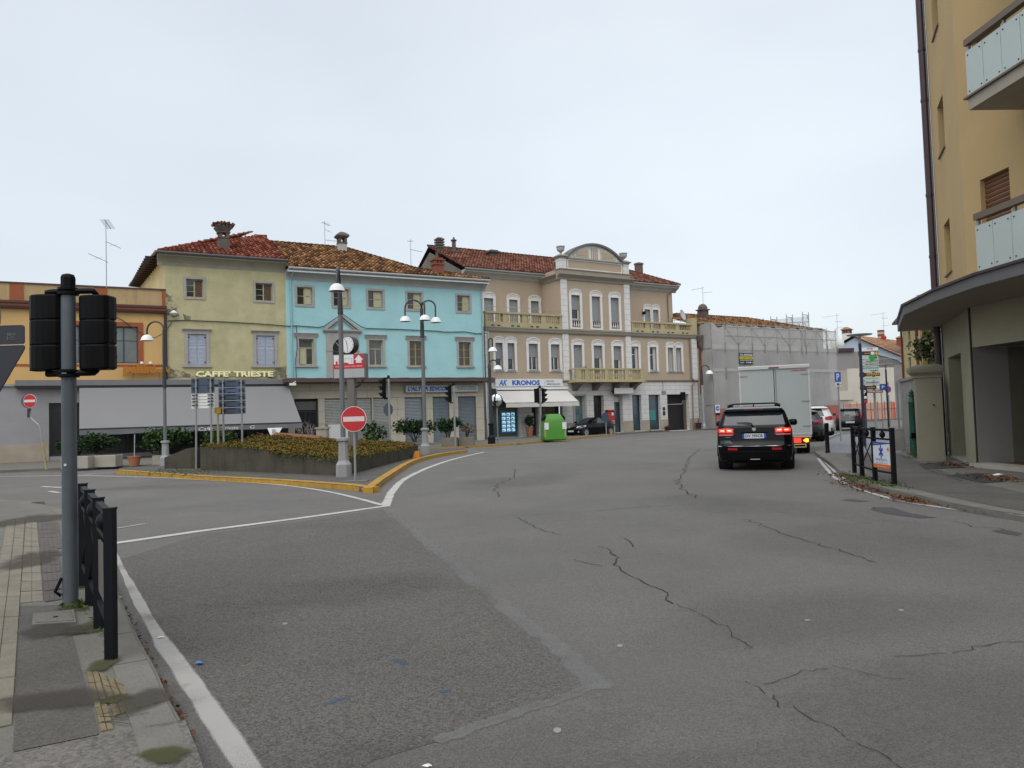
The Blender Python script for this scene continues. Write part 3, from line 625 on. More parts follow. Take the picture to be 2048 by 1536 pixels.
def tiles(b, poly, origin, down, m, name='roof_tile', sp=.25, ln=.42, seed=0, tintscale=1.0):
    """rows of half-round roof tiles over a planar polygon (list of 3D points); 'down' runs along the slope to the eave"""
    P = [Vector(p) for p in poly]; o = Vector(origin); d = Vector(down).normalized(); nrm = (P[1]-P[0]).cross(P[2]-P[0]).normalized()
    if nrm.z < 0: nrm = -nrm
    e = d.cross(nrm).normalized(); q = [((p-o).dot(e), (p-o).dot(d)) for p in P]
    def inside(a, c):
        r = False; n = len(q)
        for i in range(n):
            x1, y1 = q[i]; x2, y2 = q[(i+1) % n]
            if (y1 > c) != (y2 > c) and a < (x2-x1)*(c-y1)/(y2-y1)+x1: r = not r
        return r
    vs = []; fs = []; tn = []; rr = random.Random(seed)
    a0 = min(x for x, _ in q); a1 = max(x for x, _ in q); c0 = min(y for _, y in q); c1 = max(y for _, y in q)
    prof = [(-.092, -.03), (-.07, .05), (0, .095), (.07, .05), (.092, -.03)]
    for i in range(int((a1-a0)/sp)+1):
        for j in range(int((c1-c0)/ln)+1):
            ca = a0+(i+.5)*sp; cc = c1-(j+.5)*ln
            if not inside(ca, cc+.38*ln): continue
            su = -.58 if inside(ca, cc-.5*ln) else (-.15 if inside(ca, cc) else .15)
            n0 = len(vs); jx = rr.uniform(-.012, .012); tw = rr.uniform(-.012, .012); lift = rr.uniform(0, .012)
            for k, (s, sh) in enumerate(((su, .78), (.5, 1.0))):
                for px_, h in prof:
                    v = o+e*(ca+jx+tw*(k*2-1)+px_*sh*sp/.21)+d*(cc+s*ln)+nrm*(h*sh+.03+(.055 if k else 0)+lift); vs.append(tuple(v))
            n = len(prof)
            fs += [(n0+k, n0+k+1, n0+n+k+1, n0+n+k) for k in range(n-1)]; fs.append(tuple(n0+n+k for k in range(n)))
            tn += [min(1, max(0, rr.betavariate(.8, 1.1)))]*(2*n)
    me = bpy.data.meshes.new(name); me.from_pydata(vs, [], fs); me.materials.append(m)
    a = me.attributes.new('tint', 'FLOAT', 'POINT'); a.data.foreach_set('value', tn)
    return tag(put(name, me, b), kind='stuff')
def ridge(b, pts, m, r=.1, step=.36):
    mb = MB(); P = [Vector(p) for p in pts]; tn = []
    for a, c in zip(P, P[1:]):
        n = max(1, int((c-a).length/step))
        for i in range(n):
            s = a.lerp(c, i/n); t = a.lerp(c, (i+1.12)/n); mb.tube([s+Vector((0, 0, .0)), t+Vector((0, 0, .025))], [r*.82, r], 7)
    return mb.build('ridge_tiles', m, b)
def antenna(name, label, base, h, arms, m=zinc, group='roof aerials'):
    """mast with cross rods: arms = (height, length, direction deg, tilt, rods)"""
    t = thing(name, label, 'antenna', base, 0, group); MB().tube([(0, 0, 0), (0, 0, h)], [.022, .016], 6).build('mast', m, t)
    for z, ln, dg, tl, rods, off in arms:
        d = Vector((cos(radians(dg)), sin(radians(dg)), tl)).normalized(); c = Vector((0, 0, z)); mb = MB()
        a = c+d*(-ln*off); e = c+d*(ln*(1-off)); mb.tube([a, e], .014, 5); s = d.cross(Vector((0, 0, 1))).normalized()
        for k in range(rods):
            q = a.lerp(e, (k+.5)/rods); mb.tube([q-s*.22, q+s*.22], .008, 4)
        mb.build('aerial', m, t)
    return t

# ================================================================== cream house
ORG = B.P(0); RZ = radians(29)
cr_ = thing('cream_house', 'cream stuccoed corner house with pale blue shutters and hipped red tiled roof', 'house', ORG, RZ)
X0, X1 = -14.5, -8.1
ops = [(-13.46, -12.59, 8.70, 9.70), (-9.79, -8.86, 8.67, 9.68), (-13.41, -12.47, 4.94, 6.66), (-9.80, -8.79, 4.94, 6.66)]
mb = MB().wall(X0, X1, 3.9, 10.95, ops, 0, .3)
mb.poly([(X0, 0, 3.9), (X0, 0, 10.95), (X0-.7, 11, 10.95), (X0-.7, 11, 3.9)]); mb.poly([(X1, 0, 3.9), (X1, 0, 10.95), (X1, 11, 10.95), (X1, 11, 3.9)])
mb.poly([(X0, .35, 4), (X1, .35, 4), (X1, .35, 10.9), (X0, .35, 10.9)]); mb.build('wall', cream_wall, cr_, fix=False)
for a, c, z0, z1 in ops[:2]:
    o = win(cr_, a, c, z0, z1, 0, .14, frame_cream, glass_dark, 1, (.33, .66), .05)
    box('inner_shutter', mat('brown_inner_shutter', (.10, .062, .042), .8, .2, 6), o, (a+c)/2+.06, c-.06, .12, .138, z0+.06, z1-.06)
    surround(cr_, a, c, z0, z1, .12)
def leafshutter(parent, x0, x1, z0, z1, y, m, side=0):
    o = MB().box(x0, x1, y, y+.035, z0, z1).build('shutter', m, parent); mb = MB(); zm = z0+(z1-z0)*.62
    for a, c in ((z0+.06, zm-.05), (zm+.05, z1-.06)):
        n = max(3, int((c-a)/.07))
        for k in range(n):
            s = a+(c-a)*k/n; mb.px([(y-.004, s), (y-.018, s+.012), (y-.002, s+(c-a)/n-.006)], x0+.055, x1-.055)
    mb.build('louvre', m, o)
    mb = MB()
    for z in (z0+.16, z1-.16):
        h = x1-.1 if side else x0; mb.box(h, h+.1, y-.024, y-.019, z-.02, z+.02)
    mb.build('hinge', black_m, o); return o
for a, c, z0, z1 in ops[2:]:
    w_ = win(cr_, a, c, z0, z1, 0, .2, frame_white, glass_dark)
    m = (a+c)/2
    for q, r, sd in ((a+.01, m-.008, 0), (m+.008, c-.01, 1)): leafshutter(cr_, q, r, z0+.01, z1-.01, .05, shutter_blue, sd)
    mb = MB().box(a-.17, a, -.04, .05, z0, z1+.14).box(c, c+.17, -.04, .05, z0, z1+.14).box(a, c, -.04, .05, z1, z1+.14); mb.build('window_surround', stone_trim, cr_)
    hood(cr_, a-.28, c+.28, z1+.14, z1+.3); sill(cr_, a-.28, c+.28, z0-.11, z0)
eaves(cr_, X0-.4, X1, 10.35, 10.93, 0, mat('dingy_cove', (.33, .31, .24), .9, .15, 1.2, stain=.5, scol=(.17, .15, .12)), out=.5)
gutter(cr_, (X0-.5, -.58, 10.98), (X1+.05, -.58, 10.98), m=mat('dark_gutter', (.08, .085, .09), .5, .1, 3))
AP = Vector((-8.75, 5.3, 13.62)); CL = Vector((X0-.45, -.55, 11.0)); BL = Vector((X0-1.2, 11, 11.0))
mb = MB().poly([CL, (X1, -.55, 11.0), (X1, 5.3, 13.62), AP]).poly([CL, AP, BL]).poly([BL, AP, (X1, 5.3, 13.62), (X1, 11, 11.0)]); mb.build('roof', roof_deck, cr_, fix=False)
MB().poly([CL-Vector((0, 0, .06)), BL-Vector((0, 0, .06)), (X0-.6, 11, 10.9), (X0, 0, 10.9)]).build('soffit', roof_deck, cr_, fix=False)
mb = MB()
for k in range(14): mb.box(X0-.95+.0*k-.6*k/14*.6, X0+.02, .5+k*.72, .62+k*.72, 10.8, 10.93)
mb.build('rafter_ends', roof_deck, cr_)
MB().tube([CL+Vector((-.05, 0, 0)), BL+Vector((-.05, 0, 0))], .07, 7).build('gutter', gutter_m, cr_)
dn = Vector((0, -5.85, -2.62)); tiles(cr_, [CL, (X1-.02, -.55, 11.0), (X1-.02, 5.3, 13.62), AP], (X1, -.55, 11), dn, tile_red, seed=1)
tiles(cr_, [CL, AP, BL], CL, Vector((-5.8, 0, -2.6)), tile_red, seed=2)
ridge(cr_, [CL+Vector((.1, .1, .08)), AP+Vector((0, 0, -.1))], tile_red, .09); ridge(cr_, [AP+Vector((0, 0, .06)), (X1, 5.3, 13.68)], tile_red, .09)
ch = MB().cbox(-11.62, -11.02, .75, 1.35, 11.2, 12.35, .02).build('chimney', chim_grey, cr_)
mb = MB()
for a, c in ((-11.60, -11.42), (-11.22, -11.04)):
    mb.box(a, c, .77, .93, 12.35, 12.62).box(a, c, 1.17, 1.33, 12.35, 12.62)
mb.box(-11.66, -10.98, .71, 1.39, 12.31, 12.36).box(-11.66, -10.98, .71, 1.39, 12.62, 12.68)
mb.loft([[(-11.62, .75, 12.68), (-11.02, .75, 12.68), (-11.02, 1.35, 12.68), (-11.62, 1.35, 12.68)], [(-11.80, .57, 12.98), (-10.84, .57, 12.98), (-10.84, 1.53, 12.98), (-11.80, 1.53, 12.98)]])
mb.loft([[(-11.80, .57, 12.98), (-10.84, .57, 12.98), (-10.84, 1.53, 12.98), (-11.80, 1.53, 12.98)], [(-11.36, 1.01, 13.24), (-11.28, 1.01, 13.24), (-11.28, 1.09, 13.24), (-11.36, 1.09, 13.24)]])
mb.build('chimney_head', chim_grey, ch)
tiles(ch, [(-11.86, .5, 12.99), (-10.78, .5, 12.99), (-11.32, 1.05, 13.25)], (-11.3, .5, 13), Vector((0, -.55, -.26)), tile_brown, 'cap_tile', .2, .28, 5)
tiles(ch, [(-11.86, .5, 12.99), (-11.32, 1.05, 13.25), (-11.86, 1.6, 12.99)], (-11.86, .5, 13), Vector((-.55, 0, -.26)), tile_brown, 'cap_tile', .2, .28, 6)
tiles(ch, [(-10.78, .5, 12.99), (-10.78, 1.6, 12.99), (-11.32, 1.05, 13.25)], (-10.78, .5, 13), Vector((.55, 0, -.26)), tile_brown, 'cap_tile', .2, .28, 7)
# shop front under the awning
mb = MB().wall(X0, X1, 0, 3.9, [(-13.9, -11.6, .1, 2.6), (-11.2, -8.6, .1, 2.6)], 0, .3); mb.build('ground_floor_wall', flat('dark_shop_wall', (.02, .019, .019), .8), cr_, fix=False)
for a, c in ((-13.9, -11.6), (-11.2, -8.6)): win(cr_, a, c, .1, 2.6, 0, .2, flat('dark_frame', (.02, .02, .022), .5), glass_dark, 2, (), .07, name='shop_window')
tr = mat('grimy_patch', (.17, .16, .13), .9, .3, 4)
for pts in ([(-14.48, 8.9), (-14.2, 8.7), (-13.95, 8.1), (-13.85, 7.6), (-14.1, 7.55), (-14.48, 7.7)], [(-13.7, 7.75), (-13.3, 7.7), (-13.2, 7.45), (-13.5, 7.35)], [(-8.75, 4.75), (-8.3, 4.9), (-8.12, 5.0), (-8.12, 4.2), (-9.2, 4.2), (-9.0, 4.5)], [(-14.48, 4.9), (-14.1, 4.7), (-13.4, 4.5), (-13.1, 4.25), (-14.48, 4.2)]):
    n = len(pts); Q = []
    for i in range(n):
        a, c = pts[i], pts[(i+1) % n]
        for k in range(5): Q.append((a[0]+(c[0]-a[0])*k/5+random.uniform(-.05, .05), a[1]+(c[1]-a[1])*k/5+random.uniform(-.05, .05)))
    MB().poly([(min(x, -8.11) if x > -9 else max(x, -14.49), -.004, z) for x, z in Q]).build('grime_patch', worn_mat('wall_grime', (.16, .15, .12), None, .5, .1, 7, edge=False, big=2, amount=.75), cr_, fix=False)
cs = thing('shop_lettering', 'pale yellow raised letters reading CAFFE TRIESTE above the grey awning', 'sign', ORG, RZ)
letters(cs, "CAFFE' TRIESTE", flat('pale_yellow_letters', (.92, .9, .52), .5), -13.05, -8.92, 4.30, 4.62, -.14, .035, .02)
MB().tube([(-13.05, -.06, 4.33), (-8.92, -.06, 4.33)], .012, 5).tube([(-13.05, -.06, 4.55), (-8.92, -.06, 4.55)], .012, 5).build('mounting_rail', cable_m, cs)
wl = thing('wall_lamp', 'small white dish lamp on the stained corner of the cream house', 'lamp', B.P(-14.12, -.05, 7.62), RZ)
MB().tube([(0, .05, .35), (0, -.12, .34), (0, -.2, .28)], .02, 6).build('bracket', dark_metal, wl); MB().lathe([(.02, .28), (.06, .26), (.2, .14), (.24, .12), (.22, .1), (.08, .0), (.02, -.01)], (0, -.22)).build('shade', lamp_white, wl, smooth=True)
# ================================================================== blue house
bl = thing('blue_house', 'turquoise blue two storey house over stone clad shops, five square attic windows', 'house', ORG, RZ)
X0, X1 = -8.1, 4.62
att = [(-7.44, -6.55), (-5.27, -4.35), (-3.12, -2.2), (-.56, .38), (2.88, 3.77)]
fl = [(-7.40, -6.53), (-3.14, -2.27), (-.50, .36), (2.90, 3.77)]
ops = [(a, c, 8.55, 9.58) for a, c in att]+[(a, c, 4.97, 6.53) for a, c in fl]+[(-5.40, -4.22, 4.25, 6.6)]
mb = MB().wall(X0, X1, 4.1, 10.6, ops, 0, .28)
mb.poly([(X1, 0, 0), (X1, 11, 0), (X1, 11, 10.6), (X1, 0, 10.6)]); mb.poly([(X0, .33, 4.1), (X1, .33, 4.1), (X1, .33, 10.55), (X0, .33, 10.55)]); mb.build('wall', blue_wall, bl, fix=False)
for i, (a, c) in enumerate(att):
    o = win(bl, a, c, 8.55, 9.58, 0, .13, frame_cream, glass_dark, 1, (.5,) if i < 3 else (.3, .6), .045)
    m = (a+c)/2+(-.02 if i != 2 else -.14); MB().box(m+.05, c-.05, .10, .128, 8.6, 9.53).build('inner_shutter', shutter_cream, o)
    MB().box(m+.12, c-.16, .095, .1, 9.04, 9.07).box(m+.12, c-.16, .095, .1, 8.78 if i > 2 else 9.04, 8.8 if i > 2 else 9.07).build('shutter_rail', flat('shutter_gap', (.09, .08, .05), .8), o)
    surround(bl, a, c, 8.55, 9.58, .13)
for i, (a, c) in enumerate(fl):
    if i < 2: 
        o = win(bl, a, c, 4.97, 6.53, 0, .14, frame_cream, glass_grey, 1, (), .07, transom=6.0)
        if i == 0: MB().box(a+.08, (a+c)/2-.04, .10, .138, 5.05, 5.95).build('inner_shutter', shutter_cream, o)
    else: o = win(bl, a, c, 4.97, 6.53, 0, .14, mat('mustard_frame', (.4, .3, .12), .7, .1, 5), mat('brown_glass', (.05, .042, .035), .12, .3, 3, spec=.7), 1, (.36, .68), .05)
    mb = MB().box(a-.14, a, -.04, .05, 4.97, 6.62).box(c, c+.14, -.04, .05, 4.97, 6.62).box(a, c, -.04, .05, 6.53, 6.62); mb.build('window_surround', stone_trim, bl)
    hood(bl, a-.26, c+.26, 6.62, 6.88); sill(bl, a-.22, c+.22, 4.86, 4.97)
# pedimented french window
o = win(bl, -5.40, -4.22, 4.25, 5.85, 0, .14, flat('slate_frame', (.09, .11, .15), .5), glass_dark, 1, (.55,), .08, name='balcony_door')
mb = MB().box(-5.78, -5.42, -.09, .05, 4.15, 5.9).box(-4.2, -3.82, -.09, .05, 4.15, 5.9).box(-5.8, -5.4, -.12, .05, 5.82, 5.92).box(-4.22, -3.8, -.12, .05, 5.82, 5.92)
ar = [(-4.81+.99*cos(t), 5.92+.99*0+ .0) for t in (0,)]
n = 14; outer = [(-5.78, 5.92), (-5.78, 6.95), (-3.82, 6.95), (-3.82, 5.92)]
arc = [(-4.81+.60*cos(pi*k/n), 5.92+.68*sin(pi*k/n)) for k in range(n+1)]
for k in range(n):
    (a1, b1), (a2, b2) = arc[k], arc[k+1]
    mb.loft([[(a1, -.06, b1), (a2, -.06, b2), (a2, -.06, 6.95), (a1, -.06, 6.95)], [(a1, .05, b1), (a2, .05, b2), (a2, .05, 6.95), (a1, .05, 6.95)]])
mb.box(-5.78, -5.41, -.06, .05, 5.92, 6.95).box(-4.21, -3.82, -.06, .05, 5.92, 6.95)
for k in range(n):
    (a1, b1), (a2, b2) = [(-4.81+r*cos(t), 5.92+r*1.1*sin(t)) for r, t in ((.62, pi*k/n), (.62, pi*(k+1)/n))]; (c1, d1), (c2, d2) = [(-4.81+r*cos(t), 5.92+r*1.1*sin(t)) for r, t in ((.78, pi*k/n), (.78, pi*(k+1)/n))]
    mb.loft([[(a1, -.1, b1), (a2, -.1, b2), (c2, -.1, d2), (c1, -.1, d1)], [(a1, -.055, b1), (a2, -.055, b2), (c2, -.055, d2), (c1, -.055, d1)]])
mb.build('door_surround', stone_trim, bl)
mb = MB().py(arc+[(-5.41, 5.9), (-4.21, 5.9)][:0], .03, .045); fl_ = mb.build('fanlight', glass_dark, bl)
mb = MB()
for t in (.25, .5, .75): mb.tube([(-4.81, .02, 5.92), (-4.81+.58*cos(pi*t), .02, 5.92+.66*sin(pi*t))], .018, 5)
mb.build('glazing_bar', frame_white, fl_)
mb = MB().px([(.02, 6.95), (-.12, 6.95), (-.2, 7.05), (-.2, 7.12), (.02, 7.12)], -5.98, -3.62)
for sgn in (-1, 1):
    for off, th, pr in ((0, .11, -.2), (.2, .05, -.12)):
        p = [(-4.80+sgn*(1.18-off*1.6), 7.12), (-4.80, 7.98-off), (-4.80, 7.98-off-th), (-4.80+sgn*(1.18-off*1.6-th*2.0), 7.12)]; mb.py(p, pr, .02)
mb.build('pediment', stone_trim, bl)
eaves(bl, X0+.03, X1+.35, 9.95, 10.52, 0, cove_m, out=.5)
gutter(bl, (X0+.06, -.58, 10.58), (X1+.42, -.58, 10.58), m=mat('pale_gutter', (.34, .36, .36), .5, .06, 3))
MB().box(X0+.04, X1+.38, -.56, -.48, 10.36, 10.44).build('eaves_fillet', flat('pale_fillet', (.6, .62, .61), .6), bl)
for x in (-7.81, 4.66):
    mb = MB().tube([(x+.1, -.5, 10.42), (x+.02, -.2, 10.15), (x, -.07, 10.0), (x, -.07, 4.15)], .05, 8)
    for z in (9.4, 7.6, 5.8): mb.box(x-.06, x+.06, -.13, .0, z-.02, z+.02)
    mb.build('downpipe', pipe_blue if x < 0 else flat('pipe_grey_blue', (.3, .4, .42), .5), bl)
EZ = 10.62
AP = Vector((-8.1, 5.3, 13.3)); R2 = Vector((-2.9, 5.3, 13.3)); H1 = Vector((.5, .95, 11.35)); H2 = Vector((5.0, -.35, 10.72)); E0 = Vector((-8.08, -.55, EZ)); E1 = Vector((5.05, -.55, EZ))
for pl in ([E0, E1, H2, H1, R2, AP],): pass
def onp(x, y): return Vector((x, y, EZ+(y+.55)*(13.3-EZ)/5.85))
R2 = onp(-2.9, 5.3); H1 = onp(.5, .95); H2 = onp(5.0, -.35); AP = onp(-8.08, 5.3)
mb = MB().poly([E0, E1, H2, H1, R2, AP]).poly([R2, H1, (2.5, 6, 10.7), (0, 11, 10.7)]).poly([H1, H2, (5, 4, 10.6), (2.5, 6, 10.7)]).poly([AP, R2, (0, 11, 10.7), (-8.08, 11, 10.7)]); mb.build('roof', roof_deck, bl, fix=False)
tiles(bl, [E0, E1, H2, H1, R2, AP], E0, E0-AP, tile_m, seed=11)
ridge(bl, [AP+Vector((0, 0, .06)), R2+Vector((0, 0, .06)), H1+Vector((0, 0, .05)), H2+Vector((0, 0, .04))], tile_m)
ridge(bl, [E0+Vector((0, 0, .09)), AP+Vector((0, 0, .09))], tile_red, .09)
# chimneys of the blue house
c1 = Vector(B.at(684, 492, -4.3)+(0,)); ux = c1.x
o = MB().cbox(ux-.27, ux+.27, 4.05, 4.55, 12.3, 13.35, .02).build('chimney', mat('pale_chimney', (.42, .40, .36), .9, .15, 3), bl)
mb = MB().box(ux-.3, ux+.3, 4.02, 4.58, 13.35, 13.42)
for a in (-.27, .11):
    for c in (4.03, 4.4): mb.box(ux+a, ux+a+.16, c, c+.16, 13.42, 13.72)
mb.loft([[(ux+x*.3, 4.3+y*.3, 13.72) for x, y in ((-1, -1), (1, -1), (1, 1), (-1, 1))], [(ux+x*.42, 4.3+y*.42, 13.85) for x, y in ((-1, -1), (1, -1), (1, 1), (-1, 1))], [(ux+x*.36, 4.3+y*.36, 13.98) for x, y in ((-1, -1), (1, -1), (1, 1), (-1, 1))], [(ux+x*.12, 4.3+y*.12, 14.15) for x, y in ((-1, -1), (1, -1), (1, 1), (-1, 1))]]); mb.build('chimney_head', chim_grey, o)
u2 = B.at(875, 530, -.2)[0]
o = MB().box(u2-.3, u2+.3, -.1, .5, 10.5, 11.5).build('chimney', brick_red, bl); mb = MB().box(u2-.36, u2+.36, -.16, .56, 11.5, 11.57)
for a in (-.33, -.09, .15): mb.box(u2+a, u2+a+.17, -.12, .52, 11.57, 11.78)
mb.box(u2-.4, u2+.4, -.2, .6, 11.78, 11.86).box(u2-.28, u2+.28, -.08, .48, 11.86, 11.96); mb.build('chimney_head', brick_red, o)
# ground floor: stone slabs with open joints over a backing wall
gops = [(-7.71, -6.33, 0, 3.0), (-5.94, -3.04, .05, 2.97), (-2.95, -1.9, .05, 2.97), (-.91, .34, .05, 2.97), (.98, 2.12, .05, 2.97), (2.76, 4.03, .05, 2.97)]
MB().wall(X0, X1, 0, 4.1, gops, .035, .3).build('ground_floor_wall', flat('joint_backing', (.2, .18, .145), .9), bl, fix=False)  # backing in a darker tone than the slabs, seen through their joints
def slabs(x0, x1, z0, z1, nx, nz):
    for i in range(nx):
        for j in range(nz):
            a = x0+(x1-x0)*i/nx; c = x0+(x1-x0)*(i+1)/nx; d = z0+(z1-z0)*j/nz; e = z0+(z1-z0)*(j+1)/nz
            MB().box(a+.008, c-.008, random.uniform(-.004, .004), .034, d+.008, e-.008).build('stone_slab', stone_clad, bl, fix=False)
piers = [(-8.1, -7.71), (-6.33, -5.94), (-3.04, -2.95), (-1.9, -.91), (.34, .98), (2.12, 2.76), (4.03, 4.62)]
for a, c in piers: slabs(a, c, .0, 3.0, 2 if c-a > .9 else 1, 4 if c-a > .2 else 2)
slabs(X0, X1, 3.0, 3.46, 8, 1); slabs(X0, X1, 3.46, 3.9, 10, 1)
def roller(b, x0, x1, z0, z1, y, m, name='roller_shutter', pitch=.09):
    mb = MB(); n = int((z1-z0)/pitch)
    for k in range(n):
        a = z0+(z1-z0)*k/n; c = z0+(z1-z0)*(k+1)/n; mb.px([(y, a), (y-.018, (a+c)/2), (y, c-.012), (y+.008, c-.006), (y+.008, a)], x0, x1)
    o = mb.build(name, m, b); return o
for a, c, z0, z1 in gops[3:]:
    o = roller(bl, a, c, z0, z1, .16, roller_dark); MB().box(a, c, .12, .18, z0, z0+.09).build('bottom_rail', grey_paint, o)
    MB().box(a-.02, c+.02, -.1, .2, .0, .06).build('doorstep', mat('pale_step', (.5, .47, .42), .8, .1, 3), bl)
o = roller(bl, -5.94, -3.04, .05, 2.97, .1, roller_old); o['label'] = 'wide weathered grey roller shutter'
o = roller(bl, -2.95, -1.9, .05, 2.97, .1, roller_old); o['label'] = 'narrow roller shutter with peeling paint'
MB().box(-5.75, -4.0, .03, .06, .55, 1.45).build('notice_board', flat('white_board', (.62, .62, .62), .6), bl)
o = win(bl, -7.71, -6.33, 0, 3.0, .0, .28, flat('dark_frame', (.02, .02, .022), .5), glass_dark, 1, (), .09, transom=2.25, name='shop_door'); MB().box(-7.6, -6.4, .25, .33, 2.35, 2.85).build('transom_light', mat('dusty_glass', (.12, .115, .11), .4, .2, 2), o)
cn = MB().box(X0-.35, 5.02, -.95, .0, 3.93, 4.14).build('entrance_canopy', canopy_brown, bl)
mb = MB(); x = X0-.35
pts = [(X0-.35+.35*k, 4.14+.02+random.uniform(-.008, .03)) for k in range(int((5.02-X0+.35)/.35)+1)]
mb.py([(pts[0][0], 4.14)]+pts+[(pts[-1][0], 4.14)], -.97, -.9); mb.build('lead_flashing', flat('lead_flashing', (.16, .14, .14), .7), cn)
sg = thing('shop_sign', "white and blue newsagent sign reading L'ALTRA EDICOLA beneath the brown canopy", 'sign', ORG, RZ)
MB().box(-.92, 4.2, -.18, .0, 3.27, 3.74).build('box', grey_paint, sg); MB().box(-.88, 4.16, -.186, -.18, 3.30, 3.71).build('face', mat('sign_face_pale', (.50, .52, .52), .4, .04, 2), sg)
text('lettering', "L'ALTRA EDICOLA", letter_blue, sg, -.78, 2.25, 3.36, 3.66, -.191, .05, shear=.2)
for k, s in enumerate(('RICARICHE Telefoniche', 'CARTOLERIA', 'ARTICOLI da Regalo')): text('lettering', s, flat('small_print_%d' % k, [(.03, .1, .06), (.03, .2, .12), (.2, .03, .03)][k], .5), sg, 2.62, 4.0, 3.59-.11*k, 3.66-.11*k, -.191, .03)
# cable along both houses
cb = MB(); pts = [(-14.4, 7.35), (-13.4, 7.4), (-11.6, 7.38), (-10, 7.34), (-8.6, 7.28), (-8.0, 7.24), (-7.5, 7.28), (-6.2, 7.22), (-5.9, 7.3)]
P3 = [(x, -.06, z) for x, z in pts]+[(-4.82, -.24, 8.05), (-3.7, -.2, 7.32), (-3.3, -.06, 7.24), (-1.4, -.06, 7.24), (1.4, -.06, 7.2), (1.9, -.06, 7.15), (3.4, -.06, 7.2), (4.2, -.06, 7.1), (5.0, -.06, 7.15)]
cb.tube([P3[0]]+P3[1:], .028, 5); o = cb.build('facade_cable', cable_m); o.location = ORG; o.rotation_euler = (0, 0, RZ); tag(o, 'black cable clipped along the cream and blue house fronts between the storeys', 'cable')
o = MB().tube([(-7.52, -.05, 7.25), (-7.5, -.05, 6.0), (-7.62, -.05, 5.2), (-7.58, -.05, 4.2)][::1], .02, 5).build('cable_drop', cable_m); o.location = ORG; o.rotation_euler = (0, 0, RZ); tag(o, 'thin cable dropping beside the left downpipe of the blue house', 'cable')
cm = thing('security_camera', 'white security camera at the top right corner of the grey awning', 'camera', B.P(-8.2, -1.0, 3.78), RZ)
MB().box(-.06, .3, -.3, -.16, -.05, .09).build('housing', lamp_white, cm); MB().tube([(.1, -.2, .05), (.35, .0, .2), (.42, .3, .22)], .025, 6).build('bracket', lamp_white, cm)
# ================================================================== yellow shop building on the left
ye = thing('yellow_shop_building', 'low orange yellow flat roofed shop with rust red bands and steel window', 'building', ORG, RZ)
X0, X1 = -30, -14.51
wo_ = [(-19.3, -15.86, 5.02, 6.98)]
mb = MB().wall(X0, X1, 3.9, 7.7, wo_, 0, .2); mb.poly([(X1, 0, 0), (X1, 10, 0), (X1, 10, 9), (X1, 0, 9)]).poly([(X0, 0, 0), (X0, 10, 0), (X0, 10, 9), (X0, 0, 9)]).poly([(X0, .02, 9.0), (X1, .02, 9.0), (X1, 10, 9.0), (X0, 10, 9.0)]).poly([(X0, .3, 4), (X1, .3, 4), (X1, .3, 7.7), (X0, .3, 7.7)]); mb.build('wall', yellow_wall, ye, fix=False)
MB().box(X0, X1, -.0, .2, 8.1, 9.0).build('parapet', parapet_m, ye)
MB().box(X0, X1+.02, -.06, .26, 9.0, 9.07).build('coping', flat('purple_coping', (.09, .04, .05), .5), ye)
for a, c in ((-21.6, -21.0), (-17.85, -17.3), (-14.68, -14.5)): MB().box(a, c, -.03, .02, 8.1, 9.0).build('parapet_pier', rust_paint, ye)
MB().px([(.0, 7.74), (-.22, 7.74), (-.26, 7.85), (-.26, 7.88), (0, 7.88)], X0, X1+.03).build('cornice', flat('cornice_brown', (.085, .035, .035), .6), ye)
MB().box(X0, X1+.03, -.2, 0, 7.885, 8.0).build('cornice', rust_paint, ye)
MB().box(X0, X1+.04, -.28, 0, 8.005, 8.12).build('cornice', flat('cornice_brown', (.085, .035, .035), .6), ye)
MB().box(X0, X1, -.03, .0, 4.86, 4.97).build('string_course', rust_paint, ye)
MB().box(-14.6, -14.45, -.1, -.0, 3.95, 7.74).build('downpipe', brown_pipe, ye)
mb = MB().box(-19.62, -19.3, -.05, .03, 4.97, 7.2).box(-15.86, -15.62, -.05, .03, 4.97, 7.2).box(-19.3, -15.86, -.05, .03, 6.98, 7.2); mb.build('window_surround', rust_paint, ye)
win(ye, -19.3, -15.86, 5.02, 6.98, 0, .1, frame_steel, mat('reflecting_glass', (.13, .155, .15), .1, .25, 1.1, spec=.7), 4, (.62,), .07)
mb = MB().wall(X0, X1, 0, 3.9, [(-19.95, -15.2, .3, 3.0)], 0, .2); mb.build('ground_floor_wall', grey_wall, ye, fix=False)
MB().box(X0, -19.96, -.05, 0, 0, .95).build('plinth', plinth_m, ye)
win(ye, -19.95, -15.2, .3, 3.0, 0, .12, flat('dark_frame', (.02, .02, .022), .5), mat('shop_glass_dim', (.02, .022, .025), .2, .5, 1.0, spec=.3), 3, (), .1, name='shop_window')
MB().box(X0, -21.4, -.1, -.005, 3.85, 3.95).build('ledge', flat('pale_ledge', (.3, .29, .3), .7), ye)
pl_ = thing('shop_lettering', 'orange rounded letters on short posts reading pellini caffe over the awning', 'sign', ORG, RZ)
letters(pl_, 'pellini', flat('orange_letters', (.42, .15, .006), .5), -16.6, -15.05, 4.32, 5.0, -.3, .05, .08)
letters(pl_, 'caffe', flat('orange_letters', (.55, .24, .01), .5), -15.0, -14.36, 4.5, 4.82, -.3, .04, .08)
mb = MB().box(-16.5, -14.4, -.26, -.23, 4.53, 4.56)
for x in (-16.15, -14.9): mb.box(x, x+.03, -.26, -.23, 4.1, 4.55)
mb.build('post', rust_paint, pl_)
for x in (-15.72, -15.3):
    MB().lathe([(.02, 0), (.09, .05), (.09, .12), (.04, .17)], (x, -.35), 10, 4.93).build('spotlight', lamp_white, pl_, smooth=True)
